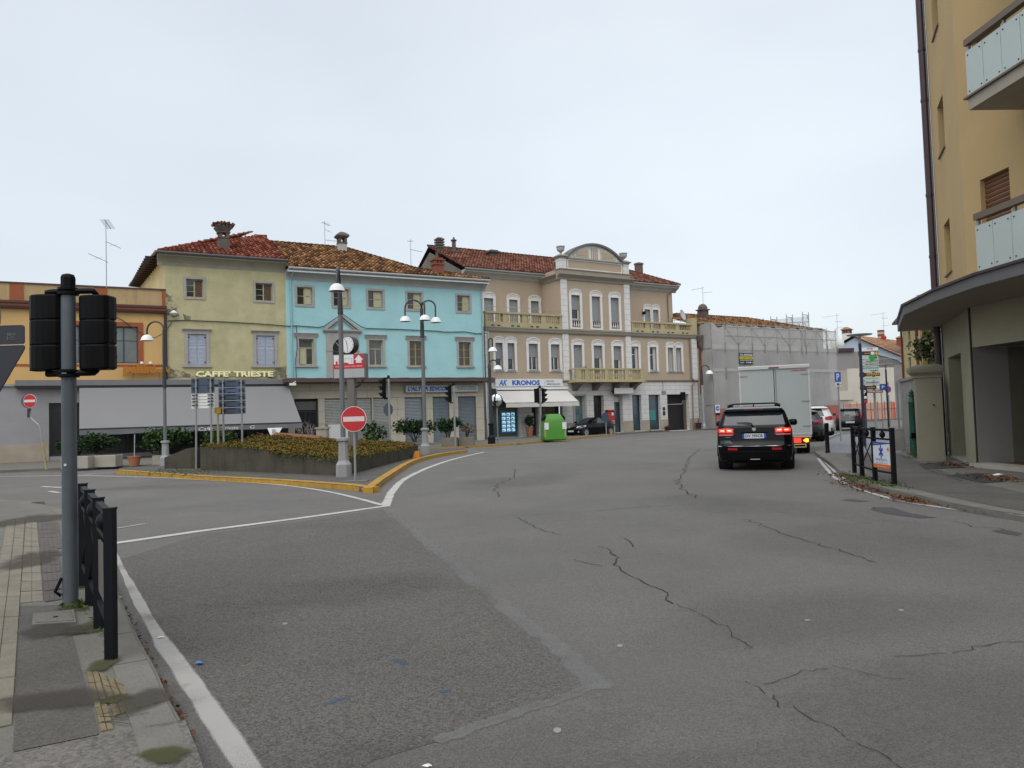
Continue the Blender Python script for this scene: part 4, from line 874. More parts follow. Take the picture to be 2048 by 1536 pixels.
o = MB().tube([(-17.3, -.1, 7.7), (-16.6, -.08, 7.3), (-15.6, -.2, 6.55), (-15.1, -.5, 6.35), (-14.7, -.2, 6.6), (-14.4, -.06, 7.0), (-14.2, -.06, 7.3)], .022, 5).build('facade_cable', cable_m); o.location = ORG; o.rotation_euler = (0, 0, RZ); tag(o, 'cable sagging diagonally across the yellow shop front behind the left street lamp', 'cable')
# the long grey awning
aw = thing('shop_awning', 'long grey cloth awning over the cafe shop fronts with scripted valance', 'awning', ORG, RZ)
MB().box(-21.35, -8.2, -.42, -.02, 3.86, 4.14).build('awning_box', mat('awning_box', (.17, .17, .18), .7, .06, 2), aw)
MB().box(-21.35, -8.2, -.4, -.05, 3.74, 3.86).build('front_rail', flat('rail_black', (.012, .012, .015), .5), aw)
n = 30; vs = []; fs = []
for i in range(n+1):
    x = -18.6+i/n*(18.6-8.1)
    for k in range(7):
        t = k/6; vs.append((x, -.3-t*2.95, 3.8-t*2.17-.05*sin(pi*t)+.006*sin(i*1.9)*t))
fs = [(i*7+k, (i+1)*7+k, (i+1)*7+k+1, i*7+k+1) for i in range(n) for k in range(6)]
MB().add(vs, fs).build('awning_cloth', awning_grey, aw, smooth=True)
MB().tube([(-18.62, -3.27, 1.62), (-8.08, -3.27, 1.62)], .04, 8).build('front_bar', flat('rail_black', (.012, .012, .015), .5), aw)
vs = []; m_ = 60
for i in range(m_+1):
    x = -18.6+i/m_*10.5; vs += [(x, -3.29, 1.59), (x, -3.30+.015*sin(i*.9), 1.34+.012*sin(i*.5))]
MB().add(vs, [(2*i, 2*i+2, 2*i+3, 2*i+1) for i in range(m_)]).build('valance', awning_low, aw)
for x in (-18.4, -13.4, -8.4): MB().tube([(x, -.2, 2.2), (x, -1.8, 2.3), (x, -3.24, 1.62)], .03, 6).build('arm', grey_paint, aw)
wt = flat('valance_letter', (.62, .62, .62), .6)
text('lettering', 'Caffe', wt, aw, -13.35, -12.6, 1.36, 1.54, -3.325, .015, shear=.25); text('lettering', 'Trieste', wt, aw, -12.25, -11.4, 1.38, 1.54, -3.325, .015, shear=.25); text('lettering', 'G', wt, aw, -10.85, -10.6, 1.38, 1.56, -3.325, .015, shear=.25)
# ================================================================== beige palazzo
KO = KF.P(0); KR = radians(32)
kr = thing('beige_palazzo', 'beige palazzo with white window frames, yellowed balustrades and a curved central gable', 'building', KO, KR)
L, R = -12.75, 7.5
# openings of the street front: (x0, x1, z0, z1)
ff = [(-11.94, -11.34), (-10.95, -10.36), (-9.17, -8.37), (-7.24, -6.45), (.42, 1.17), (2.3, 3.05), (4.25, 4.86), (5.15, 5.76)]
fc = [(-5.19, -4.39), (-3.3, -2.45), (-1.38, -.58)]
up = [(-5.24, -4.43), (-3.32, -2.5), (-1.48, -.66)]
gr = [(-5.22, -4.32, .9, 2.96), (-3.45, -2.45, .12, 2.98), (-1.48, -.62, .12, 2.95), (.35, 1.28, .2, 2.97), (2.05, 3.25, .2, 2.96), (4.02, 6.42, .05, 2.96), (-12.3, -10.05, .12, 2.9), (-9.05, -6.35, .12, 2.9)]
D0 = .28
mb = MB().wall(L, R, 4.02, 7.9, [(a, c, 4.87, 6.74) for a, c in ff]+[(a, c, 4.1, 6.74) for a, c in fc], 0, D0)
mb.wall(-6.15, .42, 7.9, 11.6, [(a, c, 8.1, 10.48) for a, c in up], 0, D0)
mb.poly([(-6.15, 0, 7.9), (-6.15, 2.6, 7.9), (-6.15, 2.6, 12.4), (-6.15, 0, 12.4)]).poly([(.42, 0, 7.9), (.42, 2.6, 7.9), (.42, 2.6, 12.4), (.42, 0, 12.4)])
rl = [(-11.3, -10.5), (-9.14, -8.38), (-7.2, -6.46)]; rr_ = [(.62, 1.4), (4.2, 4.83), (5.12, 5.75)]
mb.wall(L-.25, -6.15, 7.9, 12.0, [(a, c, 7.95, 10.3) for a, c in rl], 2.5, .25).wall(.42, 7.42, 7.9, 12.0, [(a, c, 7.95, 10.2) for a, c in rr_], 2.5, .25)
mb.poly([(R, 0, 0), (R, 13, 0), (R, 13, 7.9), (R, 0, 7.9)]).poly([(7.42, 2.5, 7.9), (7.42, 12, 7.9), (7.42, 12, 12), (7.42, 2.5, 12)])
mb.poly([(L, 0, 7.9), (R, 0, 7.9), (R, 2.5, 7.9), (L, 2.5, 7.9)])
mb.poly([(L, .32, 4.1), (R, .32, 4.1), (R, .32, 7.85), (L, .32, 7.85)]).poly([(-6.1, .32, 7.95), (.4, .32, 7.95), (.4, .32, 11.6), (-6.1, .32, 11.6)]).poly([(L, 2.85, 7.95), (7.4, 2.85, 7.95), (7.4, 2.85, 12), (L, 2.85, 12)])
mb.build('wall', beige_wall, kr, fix=False)
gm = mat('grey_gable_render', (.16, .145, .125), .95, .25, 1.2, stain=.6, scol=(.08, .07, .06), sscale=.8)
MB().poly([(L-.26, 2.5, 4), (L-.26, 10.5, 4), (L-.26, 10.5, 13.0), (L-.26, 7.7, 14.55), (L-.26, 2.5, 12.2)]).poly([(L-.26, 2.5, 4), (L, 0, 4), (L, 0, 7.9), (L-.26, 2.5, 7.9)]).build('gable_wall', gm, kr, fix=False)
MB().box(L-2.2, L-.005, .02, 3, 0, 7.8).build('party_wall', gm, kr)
MB().wall(L, R, 0, 4.02, gr, 0, .35).build('ground_floor_wall', rust_white, kr, fix=False)
pm = plinth_m 
for a, c in ((-6.35, -5.22), (-4.32, -3.45), (-2.45, -1.48), (-.62, .35), (1.28, 2.05), (3.25, 4.02), (6.42, 7.5)): MB().box(a, c, -.03, .0, 0, .98).build('plinth', pm, kr)
def arched(x0, x1, zt, wd=.19, zb=4.87, rise=.37, y=0, low=None, name='window_surround'):
    """white frame with a low arched head and an inner arch line"""
    mb = MB(); a, c = x0-wd, x1+wd; zl = zb-.13 if low is None else low
    mb.box(a, x0, y-.06, y+.02, zl, zt).box(x1, c, y-.06, y+.02, zl, zt)
    if low is None or True: mb.box(x0, x1, y-.06, y+.02, zl, zb if low is None else low+.12)
    n = 10; cx = (x0+x1)/2; hw = (c-a)/2
    pts = [(a-.03, zt), (c+.03, zt), (c+.03, zt+.12)]+[(cx+hw*cos(pi*k/n), zt+.12+(rise-.12)*sin(pi*k/n)) for k in range(n+1)]+[(a-.03, zt+.12)]
    mb.py(pts, y-.06, y+.02)
    pr = [(cx+(hw-.0)*cos(pi*k/n), zt+.12+(rise-.1)*sin(pi*k/n)) for k in range(n+1)]
    for (p, q), (r, s) in zip(pr, pr[1:]):
        mb.loft([[(p, y-.1, q), (r, y-.1, s), (r, y-.1, s+.07), (p, y-.1, q+.07)], [(p, y-.02, q), (r, y-.02, s), (r, y-.02, s+.07), (p, y-.02, q+.07)]])
    o = mb.build(name, trim_white, kr)
    n = 8; hw = (x1-x0)/2+.04; mb = MB()
    lo = [(cx+hw*cos(pi*k/n), zt+.05+.2*sin(pi*k/n)) for k in range(n+1)]
    for (p, q), (r, s) in zip(lo, lo[1:]):
        mb.loft([[(p, y-.066, q), (r, y-.066, s), (r, y-.066, s+.028), (p, y-.066, q+.028)], [(p, y-.0, q), (r, y-.0, s), (r, y-.0, s+.028), (p, y-.0, q+.028)]])
    mb.build('arch_groove', band_m, o); return o
for i, (a, c) in enumerate(ff):
    arched(a, c, 6.76)
    ro = [.58, .58, .5, .5, 0, 0, 1.0, 1.0][i]
    if i < 4: o = win(kr, a, c, 4.87, 6.74, 0, .2, frame_white, mat('glass_curtained', (.06, .07, .085), .1, .5, 5, spec=.7), 1 if c-a > .7 else 0, (), .06, roller=ro)
    elif i < 6:
        o = win(kr, a, c, 4.87, 6.74, 0, .2, frame_white, glass_grey, 0, (), .09, transom=6.15)
        MB().box(a+.04, a+.16, .16, .2, 4.93, 6.1).build('casement', frame_white, o); MB().box(c-.26, c-.04, .1, .19, 4.9, 6.7).build('side_curtain', mat('pale_reveal', (.5, .5, .49), .8, .05), o)
    else:
        o = win(kr, a, c, 4.87, 6.74, 0, .2, frame_white, curtain_m, 0, (), .04); MB().box(a+.28, a+.31, .17, .22, 4.9, 6.7).build('blind_edge', roller_grey, o)
    sill(kr, a-.04, c+.04, 4.78, 4.87, m=roller_grey)
for i, (a, c) in enumerate(fc):
    arched(a, c, 6.76, low=4.1)
    if i == 0: win(kr, a, c, 4.1, 6.74, 0, .2, frame_white, glass_grey, 0, (), .05, roller=.99)
    else: win(kr, a, c, 4.1, 6.74, 0, .2, frame_white, glass_dark, 0, (), .15, roller=.36 if i == 1 else .4)
for i, (a, c) in enumerate(up):
    arched(a, c, 10.5, low=7.95)
    win(kr, a, c, 8.66, 10.48, 0, .2, frame_white, glass_dark, 0, (), .1, roller=.58 if i == 0 else .97)
    o = MB().box(a, c, -.02, .2, 8.58, 8.66).build('window_parapet', band_m, kr); MB().box(a, c, -.0, .18, 8.05, 8.13).build('parapet_base', band_m, o); mb = MB()
    for k in range(4): mb.lathe([(.03, 0), (.055, .09), (.07, .15), (.045, .22), (.03, .26), (.05, .36), (.055, .44)], (a+(c-a)*(k+.5)/4, .09), 8, 8.13)
    mb.build('baluster', trim_white, o, smooth=True); MB().box(a, c, .185, .2, 8.12, 8.6).build('parapet_back', dark_in, o)
for i, (a, c) in enumerate(rl):
    arched(a, c, 10.3, wd=.2, y=2.5, low=7.9); win(kr, a, c, 7.95, 10.28, 2.5, .16, frame_white, glass_dark, 0, (), .05, roller=.98)
for i, (a, c) in enumerate(rr_):
    arched(a, c, 10.2, wd=.17, y=2.5, low=7.9); win(kr, a, c, 7.95, 10.18, 2.5, .16, frame_white, glass_dark, 0, (), .05, roller=.98)
# pilasters, cornices
for a, c, z0, z1 in ((-6.16, -5.6, 7.9, 11.6), (-.12, .44, 7.9, 11.6), (-6.16, -5.62, 4.02, 7.56), (-.12, .38, 4.02, 7.56), (6.92, 7.53, 4.02, 7.56), (-12.75, -12.45, 4.02, 7.56)):
    MB().box(a, c, -.07, .0, z0, z1).build('pilaster', pil_white, kr)
MB().px([(0, 7.54), (-.1, 7.54), (-.16, 7.62), (-.2, 7.78), (-.24, 7.8), (-.24, 7.88), (0, 7.88)], L, R+.1).build('string_cornice', band_m, kr)
MB().px([(0, 3.98), (-.06, 3.98), (-.1, 4.06), (-.1, 4.12), (0, 4.12)], L, R+.04).build('string_cornice', mat('brown_cornice', (.2, .165, .13), .85, .1, 2), kr)
# balustrades over the first floor
def balustrade(x0, x1, z0, y, bays, nb, h=1.0, label=None):
    o = MB().box(x0, x1, y-.02, y+.26, z0, z0+.32).build('balustrade', balu_m, kr, label=label)
    MB().box(x0-.03, x1+.03, y-.06, y+.3, z0+h-.14, z0+h).build('rail', balu_m, o)
    n = bays; pw = .42
    for k in range(n+1):
        c = x0+(x1-x0)*k/n; a, d = max(x0, c-pw/2), min(x1, c+pw/2); MB().box(a, d, y, y+.24, z0+.32, z0+h-.14).build('pedestal', balu_m, o)
    for k in range(n):
        a = x0+(x1-x0)*k/n+pw/2; d = x0+(x1-x0)*(k+1)/n-pw/2; zl = z0+.32; hh = h-.46
        for j in range(nb):
            MB().lathe([(.045, 0), (.045, .05*hh/.5), (.025, .08), (.06, .22*hh/.54), (.028, .36*hh/.54), (.025, .42*hh/.54), (.045, hh-.04), (.045, hh)], (a+(d-a)*(j+.5)/nb, y+.12), 7, zl).build('baluster', balu_m, o, smooth=True, fix=False)
        for q in (.3, .7): 
            MB().box(a+(d-a)*q-.12, a+(d-a)*q+.12, y-.026, y-.02, z0+.03, z0+.12).build('drain_slot', flat('drain_dark', (.03, .025, .02), .9), o)
    return o
balustrade(-12.7, -6.2, 7.9, -.1, 4, 6, 1.05); balustrade(.5, 7.0, 7.9, -.1, 4, 6, .88)
MB().box(6.95, 7.55, -.14, .5, 7.9, 9.25).build('corner_pedestal', balu_m, kr)
mb = MB().tube([(-12.6, .05, 9.32), (-6.2, .05, 9.3)], .018, 5).tube([(.5, .05, 9.02), (7.0, .05, 9.0)], .018, 5)
for x, zb in [(-12, 8.9), (-9.6, 8.9), (-7.4, 8.9), (1, 8.7), (3, 8.7), (5.2, 8.7)]: mb.tube([(x, .05, zb), (x, .05, zb+.42)], .016, 5)
mb.build('safety_rail', zinc, kr)
# balcony
o = MB().box(-5.75, .8, -1.05, 0, 4.0, 4.12).box(-5.85, .9, -1.13, 0, 3.93, 4.0).build('balcony', balu_m, kr)
MB().box(-5.72, .77, -1.05, -.83, 4.86, 4.97).box(-5.72, -5.5, -.83, -.02, 4.86, 4.97).box(.55, .77, -.83, -.02, 4.86, 4.97).build('rail', balu_m, o)
pw = .36; bx = [-5.7, -4.95, -3.1, -1.15, .39]
for x in bx: MB().box(x, x+pw, -1.03, -.85, 4.12, 4.86).build('pedestal', balu_m, o)
for x0, x1, n in ((-5.34, -4.95, 2), (-4.59, -3.1, 9), (-2.74, -1.15, 9), (-.79, .39, 7)):
    for j in range(n):
        MB().lathe([(.05, 0), (.05, .06), (.035, .1), (.075, .3), (.04, .5), (.035, .58), (.055, .68), (.055, .74)], (x0+(x1-x0)*(j+.5)/n, -.94), 7, 4.12).build('baluster', balu_m, o, smooth=True, fix=False)
for x in (-5.4, -3.55, -1.6, .15):
    MB().px([(0, 3.93), (-.95, 3.93), (-.95, 3.8), (-.7, 3.74), (-.45, 3.62), (-.2, 3.4), (0, 3.35)], x, x+.42).build('corbel', mat('dark_corbel', (.17, .155, .13), .9, .15, 2), o)
fp = thing('flower_box', 'dark flower with pink bloom standing on the stone balcony', 'plant', KF.P(-4.55, -.5, 4.15), KR); MB().lathe([(.12, 0), (.16, .3)], (0, 0), 10).build('pot', rust_paint, fp)
flakes('foliage', RNG.normal(0, .1, (60, 3))+np.array([0, 0, .85]), .1, leaf_red, fp, seed=5); MB().tube([(0, 0, .3), (0, 0, .85)], .02, 5).build('stem', wood_stem, fp)
# upper cornice with curved gable
MB().px([(.0, 11.55), (-.08, 11.6), (-.12, 11.75), (-.3, 11.88), (-.42, 11.95), (-.42, 12.02), (.1, 12.02)], -6.5, .78).build('main_cornice', band_m, kr)
for sx, x0 in ((-1, -6.15), (1, .42)):
    q = [(0, 11.55), (.08*sx, 11.6), (.12*sx, 11.75), (.3*sx, 11.88), (.42*sx, 11.95), (.42*sx, 12.02), (0, 12.02)]; MB().loft([[(x0+a, -.0, z) for a, z in q], [(x0+a, 2.4, z) for a, z in q]]).build('side_cornice', band_m, kr)
MB().box(-6.4, .68, -.3, .6, 12.02, 12.06).box(-6.25, .52, -.14, .5, 12.06, 12.36).box(-6.3, .57, -.2, .5, 12.36, 12.42).build('attic_base', band_m, kr)
o = MB().box(-6.1, .38, -.02, .45, 12.42, 13.2).build('attic', beige_wall, kr)
for a, c in ((-6.16, -5.6), (-.12, .44)):
    MB().box(a, c, -.09, .5, 12.42, 13.2).build('pedestal', pil_white, o)
    MB().box(a-.05, c+.05, -.14, .55, 13.2, 13.3).box(a-.14, c+.14, -.24, .64, 13.3, 13.36).loft([[(a-.16, -.26, 13.36), (c+.16, -.26, 13.36), (c+.16, .66, 13.36), (a-.16, .66, 13.36)], [(a+.1, .0, 13.52), (c-.1, .0, 13.52), (c-.1, .4, 13.52), (a+.1, .4, 13.52)]]).build('pedestal_cap', band_m, o)
mb = MB().box(-5.5, -.22, -.07, -.02, 12.42, 12.5).box(-5.5, -.22, -.07, -.02, 13.1, 13.18).box(-5.5, -5.42, -.07, -.02, 12.5, 13.1).box(-.3, -.22, -.07, -.02, 12.5, 13.1); mb.build('panel_frame', trim_white, o)
MB().box(-5.6, -.12, -.16, .45, 13.2, 13.3).build('attic_moulding', band_m, o)
cx = -2.86; n = 20; hw = 2.62; R0 = (hw**2+1.12**2)/(2*1.12); zc = 13.3+1.12-R0; th = math.asin(hw/R0)
arcp = [(cx+R0*sin(t), zc+R0*cos(t)) for t in [-th+2*th*k/n for k in range(n+1)]]
MB().py([(arcp[0][0], 13.3)]+arcp[1:-1]+[(arcp[-1][0], 13.3)], .0, .45).build('curved_gable', trim_white, o)
mb = MB()
for (a, b), (c, d) in zip(arcp, arcp[1:]):
    va, vc = Vector((a-cx, b-zc)).normalized(), Vector((c-cx, d-zc)).normalized(); lo, hi = -.03, .13
    mb.loft([[(a+va.x*lo, -.2, b+va.y*lo), (c+vc.x*lo, -.2, d+vc.y*lo), (c+vc.x*hi, -.2, d+vc.y*hi), (a+va.x*hi, -.2, b+va.y*hi)], [(a+va.x*lo, .8, b+va.y*lo), (c+vc.x*lo, .8, d+vc.y*lo), (c+vc.x*hi, .8, d+vc.y*hi), (a+va.x*hi, .8, b+va.y*hi)]])
mb.build('gable_moulding', mat('dark_coping', (.14, .13, .125), .8, .15, 2), o)
ins = mat('gable_relief', (.52, .48, .40), .85, .08, 2); mb = MB()
for sg_ in (-1, 1):
    q = [(cx+sg_*.55, 13.42)]+[(cx+sg_*(.55+1.5*k/8), zc+(R0-.22)*cos(math.asin(min(1, (.55+1.5*k/8)/R0)))) for k in range(9)]+[(cx+sg_*2.0, 13.42)]
    mb.py(q, -.05, .0)
mb.build('relief', ins, o); mb = MB()
for sg_ in (-1, 1):
    q = [(cx+sg_*.68, 13.52)]+[(cx+sg_*(.68+1.1*k/8), zc+(R0-.36)*cos(math.asin(min(1, (.68+1.1*k/8)/R0)))) for k in range(9)]+[(cx+sg_*1.75, 13.52)]
    mb.py(q, -.075, -.04)
for x in (-.3, -.12, .06, .24): mb.box(cx+x-.03, cx+x+.04, -.06, .0, 13.36, 14.2)
mb.build('relief', beige_wall, o)
for x in (-5.88, .16): 
    MB().lathe([(.07, .0), (.1, .03), (.06, .1), (.14, .2), (.27, .3), (.31, .46), (.27, .5), (.33, .56), (.33, .62), (.25, .62), (.2, .4)], (x, .2), 16, 13.5).build('urn', mat('urn_stone', (.4, .39, .38), .85, .12, 3), o, smooth=True)
MB().py([(x, z-.04) for x, z in arcp], .8, 1.7).build('gable_roof', zinc, o)
# roofs
EZ = 12.32; PK = tan(radians(24.5))
def kp(x, y): return Vector((x, y, EZ+(y-1.95)*PK))
yl = 7.75
LT = [kp(L-.35, 1.95), kp(-6.2, 1.95), kp(-4.4, 2.3), kp(-.2, yl), kp(L-.35, yl)]
RTt = [kp(.3, 1.95), kp(7.95, 1.95), kp(5.3, 6.1), kp(.3, 6.1)]
mb = MB().poly(LT).poly([kp(-5.9, 1.95), kp(.5, 1.95), kp(.5, 7), kp(-3, 7)]).poly(RTt).poly([kp(7.95, 1.95), (8.0, 12, 12.2), kp(5.3, 6.1)]).poly([kp(L-.35, yl), kp(-3, yl), (-3, 11, 12.9), (L-.35, 11, 12.9)]).poly([kp(.3, 6.1), kp(5.3, 6.1), (8, 12, 12.2), (.3, 12, 12.2)]); mb.build('roof', roof_deck, kr, fix=False)
tiles(kr, LT, LT[0], LT[0]-LT[-1], tile_brown, seed=21); tiles(kr, RTt, RTt[0], RTt[0]-RTt[-1], tile_brown, seed=22)
tiles(kr, [kp(7.95, 1.95), Vector((8.0, 12, 12.2)), kp(5.3, 6.1)], kp(7.95, 1.95), Vector((2.65, 0, -1.9)), tile_brown, seed=23)
ridge(kr, [kp(L-.35, yl)+Vector((0, 0, .1)), kp(-.4, yl)+Vector((0, 0, .1))], tile_brown); ridge(kr, [kp(7.95, 1.95)+Vector((0, 0, .1)), kp(5.3, 6.1)+Vector((0, 0, .1)), kp(.3, 6.1)+Vector((0, 0, .1))], tile_brown)
ridge(kr, [kp(L-.35, 1.95)+Vector((0, 0, .05)), kp(L-.35, yl)+Vector((0, 0, .1))], tile_brown, .09)
for x0, x1 in ((L-.3, -6.2), (.45, 7.8)):
    MB().px([(2.5, 11.75), (2.42, 11.8), (2.3, 11.95), (2.1, 12.05), (2.0, 12.1), (2.0, 12.22), (2.5, 12.22)], x0, x1).build('eaves_cornice', trim_white if False else cove_m, kr)
    gutter(kr, (x0, 1.95, 12.27), (x1, 1.95, 12.27))
MB().tube([(7.72, 2.0, 12.2), (7.25, 2.4, 11.85), (6.85, 2.44, 11.5), (6.85, 2.44, 8.9)], .06, 7).build('downpipe', pipe_beige, kr)
MB().tube([(6.7, -.05, 7.5), (6.7, -.1, 7.3), (6.72, -.1, 4.3), (6.95, -.2, 4.05), (7.05, -.2, 3.95), (6.75, -.12, 3.7), (6.72, -.1, .1)], .055, 7).build('downpipe', pipe_beige, kr)
MB().tube([(-12.55, -.1, 7.5), (-12.55, -.1, .1)], .055, 7).build('downpipe', flat('pipe_pale', (.45, .45, .44), .5), kr)
def kchim(px, py, wd, zb, zt, m, style):
    y = 6.4 if style != 'r' else 5.2; u = KF.at(px, py, -y)[0]
    o = MB().box(u-wd, u+wd, y-wd, y+wd, zb, zt).build('chimney', m, kr); mb = MB()
    if style == 'stack':
        for k in range(4): mb.box(u-wd*1.25, u+wd*1.25, y-wd*1.25, y+wd*1.25, zt+.02+k*.2, zt+.14+k*.2).box(u-wd*.8, u+wd*.8, y-wd*.8, y+wd*.8, zt+.13+k*.2, zt+.225+k*.2)
    elif style == 'pot': mb.box(u-wd*1.3, u+wd*1.3, y-wd*1.3, y+wd*1.3, zt, zt+.1).lathe([(wd*.5, .1), (wd*.45, .9), (wd*.7, .95), (wd*.7, 1.02), (wd*.3, 1.1), (wd*.15, 1.25)], (u, y), 10, zt)
    elif style == 'flat': mb.box(u-wd*1.5, u+wd*1.5, y-wd*1.5, y+wd*1.5, zt, zt+.1).box(u-wd*1.1, u+wd*1.1, y-wd*1.1, y+wd*1.1, zt+.1, zt+.2)
    else: mb.box(u-wd*1.2, u+wd*1.2, y-wd*1.2, y+wd*1.2, zt, zt+.1).box(u-wd*1.05, u+wd*1.05, y-wd*1.05, y+wd*1.05, zt+.1, zt+.16)
    mb.build('chimney_head', m, o)
kchim(879, 500, .24, 13.3, 14.6, chim_grey, 'stack'); kchim(908, 500, .34, 13.2, 14.35, chim_grey, 'pot'); kchim(985, 513, .32, 13.6, 14.65, chim_grey, 'flat'); kchim(1278, 550, .26, 13.0, 14.6, mat('brown_chimney', (.16, .1, .08), .9, .2, 5), 'r')
MB().box(5.3-1.35, 5.3-1.2, 2.2, 2.5, 9.75, 9.98).build('wall_light', black_m, kr)
# ground floor openings
gl_ = mat('petrol_shop_glass', (.03, .06, .085), .06, .4, 1.2, spec=.8); blk = flat('black_frame', (.012, .013, .016), .45)
def gwin(i, gm, mull=0, transom=None, dep=.25, fm=blk, name='shop_window', fr=.07):
    a, c, z0, z1 = gr[i]; return win(kr, a, c, z0, z1, 0, dep, fm, gm, mull, (), fr, transom=transom, name=name)
o = gwin(0, mat('green_film_glass', (.10, .17, .155), .25, .3, 1.5), fm=flat('grey_frame', (.2, .22, .2), .5)); text('emblem', 'AK', flat('film_blue', (.05, .14, .22), .4), o, -4.98, -4.55, 1.55, 1.9, .265, .03)
MB().box(-5.4, -4.14, -.06, 0, 2.96, 3.1).box(-5.4, -5.22, -.05, 0, .9, 2.96).box(-4.32, -4.14, -.05, 0, .9, 2.96).build('window_surround', stone_trim, kr)
o = gwin(1, flat('dark_door', (.02, .017, .016), .4), 3, 2.35, .35, name='front_door'); 
o = gwin(2, gl_, 0, 2.4, .4, name='front_door'); MB().box(-1.4, -.7, .36, .39, 2.45, 2.88).build('transom_blind', sign_white, o)
gwin(3, gl_); o = gwin(4, gl_); MB().box(2.3, 2.95, .26, .275, .95, 1.75).build('frosted_band', mat('frosted_teal', (.05, .22, .22), .3, .2, 2), o)
for i in (3, 4): a, c = gr[i][:2]; MB().box(a-.02, c+.12, -.25, .2, .1, .2).build('doorstep', stone_trim, kr)
MB().box(4.02, 6.42, .7, .75, .05, 2.96).build('garage_door', flat('black_gate', (.013, .012, .012), .6), kr); MB().box(4.02, 4.06, .3, .7, .05, 2.96).build('gate_jamb', stone_trim, kr)
a, c, z0, z1 = gr[6]; o = win(kr, a, c, z0, z1, 0, .3, flat('grey_frame', (.2, .22, .2), .5), mat('agency_glass', (.05, .075, .075), .1, .3, 1.5, spec=.7), 0, (), .08, name='shop_window')
lit = mat('lit_listing_panel', (.42, .72, .86), .4, .35, 4, emit=.75); blu = mat('listing_backboard', (.02, .09, .22), .3, 0, emit=.25)
MB().box(-11.48, -10.3, .27, .29, .45, 1.95).build('listing_board', blu, o)
for i in range(3):
    for j in range(5):
        x = -11.38+i*.38; z = .55+j*.275; MB().box(x, x+.27, .25, .265, z, z+.2).build('listing_panel', lit, o)
        MB().box(x+.03, x+.03+random.uniform(.08, .2), .245, .249, z+.03, z+.03+random.uniform(.04, .1)).build('listing_picture', flat('listing_print_%d' % ((i+j) % 3), [(.05, .12, .16), (.12, .2, .2), (.08, .1, .14)][(i+j) % 3], .5), o)
a, c, z0, z1 = gr[7]; o = win(kr, a, c, z0, z1, 0, .45, flat('grey_frame', (.2, .22, .2), .5), glass_dark, 1, (), .07, name='shop_window')
MB().box(-8.42, -8.2, .1, .6, .12, 2.9).build('door_jamb', rust_white, kr); MB().box(-8.75, -8.6, .43, .44, 1.0, 1.4).box(-8.75, -8.62, .43, .44, 1.55, 1.8).build('notice', white_paint, o)
MB().box(3.45, 3.85, -.06, 0, 3.0, 3.25).build('meter_box', grey_paint, kr); MB().box(3.5, 3.72, -.05, 0, 1.3, 1.62).box(3.5, 3.72, -.05, 0, 1.7, 1.95).build('letter_box', dark_metal, kr)
MB().tube([(3.6, -.02, 3.25), (3.6, -.02, 3.95)], .02, 5).build('conduit', grey_paint, kr)
# signs on the palazzo
ks = thing('estate_agency_sign', 'white fascia sign with blue AK KRONOS lettering', 'sign', KO, KR)
MB().box(-12.1, -6.4, -.2, -.04, 3.68, 4.22).build('box', sign_white, ks)
text('lettering', 'KRONOS', letter_blue, ks, -10.75, -8.4, 3.76, 4.13, -.206, .05); text('emblem', 'AK', letter_blue, ks, -11.85, -11.2, 3.74, 4.16, -.206, .03, shear=.25)
text('lettering', 'SERVIZI', letter_grey, ks, -7.85, -7.17, 3.98, 4.11, -.206, .01); text('lettering', 'IMMOBILIARI', letter_grey, ks, -7.8, -6.62, 3.77, 3.9, -.206, .01); MB().box(-7.97, -7.95, -.205, -.2, 3.75, 4.12).build('divider', letter_grey, ks)
bs = thing('blank_sign', 'blank white fascia sign under the right end of the stone balcony', 'sign', KO, KR); MB().box(-1.85, .07, -.5, -.35, 3.06, 3.5).build('box', trim_white, bs); MB().box(-1.87, -1.83, -.52, -.33, 3.04, 3.52).box(-1.83, .09, -.52, -.33, 3.03, 3.06).build('frame', dark_metal, bs)
MB().box(-1.7, -1.64, -.35, 0, 3.2, 3.3).box(-.2, -.14, -.35, 0, 3.2, 3.3).build('bracket', dark_metal, bs)
wa = thing('shop_awning', 'white cloth awning over the estate agency window', 'awning', KO, KR)
MB().box(-12.35, -5.98, -.3, -.02, 3.45, 3.63).build('awning_box', white_paint, wa); MB().box(-12.3, -6.0, -.28, -.05, 3.40, 3.45).build('front_rail', black_m, wa)
n = 24; vs = []
for i in range(n+1):
    x = -12.2+i/n*6.15
    for k in range(6): t = k/5; vs.append((x, -.2-t*1.45, 3.42-t*.92-.03*sin(pi*t)+.004*sin(i*1.7)*t))
MB().add(vs, [(i*6+k, (i+1)*6+k, (i+1)*6+k+1, i*6+k+1) for i in range(n) for k in range(5)]).build('awning_cloth', awning_white, wa, smooth=True)
vs = []
for i in range(49): x = -12.2+i/48*6.15; vs += [(x, -1.66, 2.49), (x, -1.67+.012*sin(i*.9), 2.2+.008*sin(i*.6))]
MB().add(vs, [(2*i, 2*i+2, 2*i+3, 2*i+1) for i in range(48)]).build('valance', awning_white, wa); MB().tube([(-12.22, -1.64, 2.5), (-6.03, -1.64, 2.5)], .03, 6).build('front_bar', grey_paint, wa)
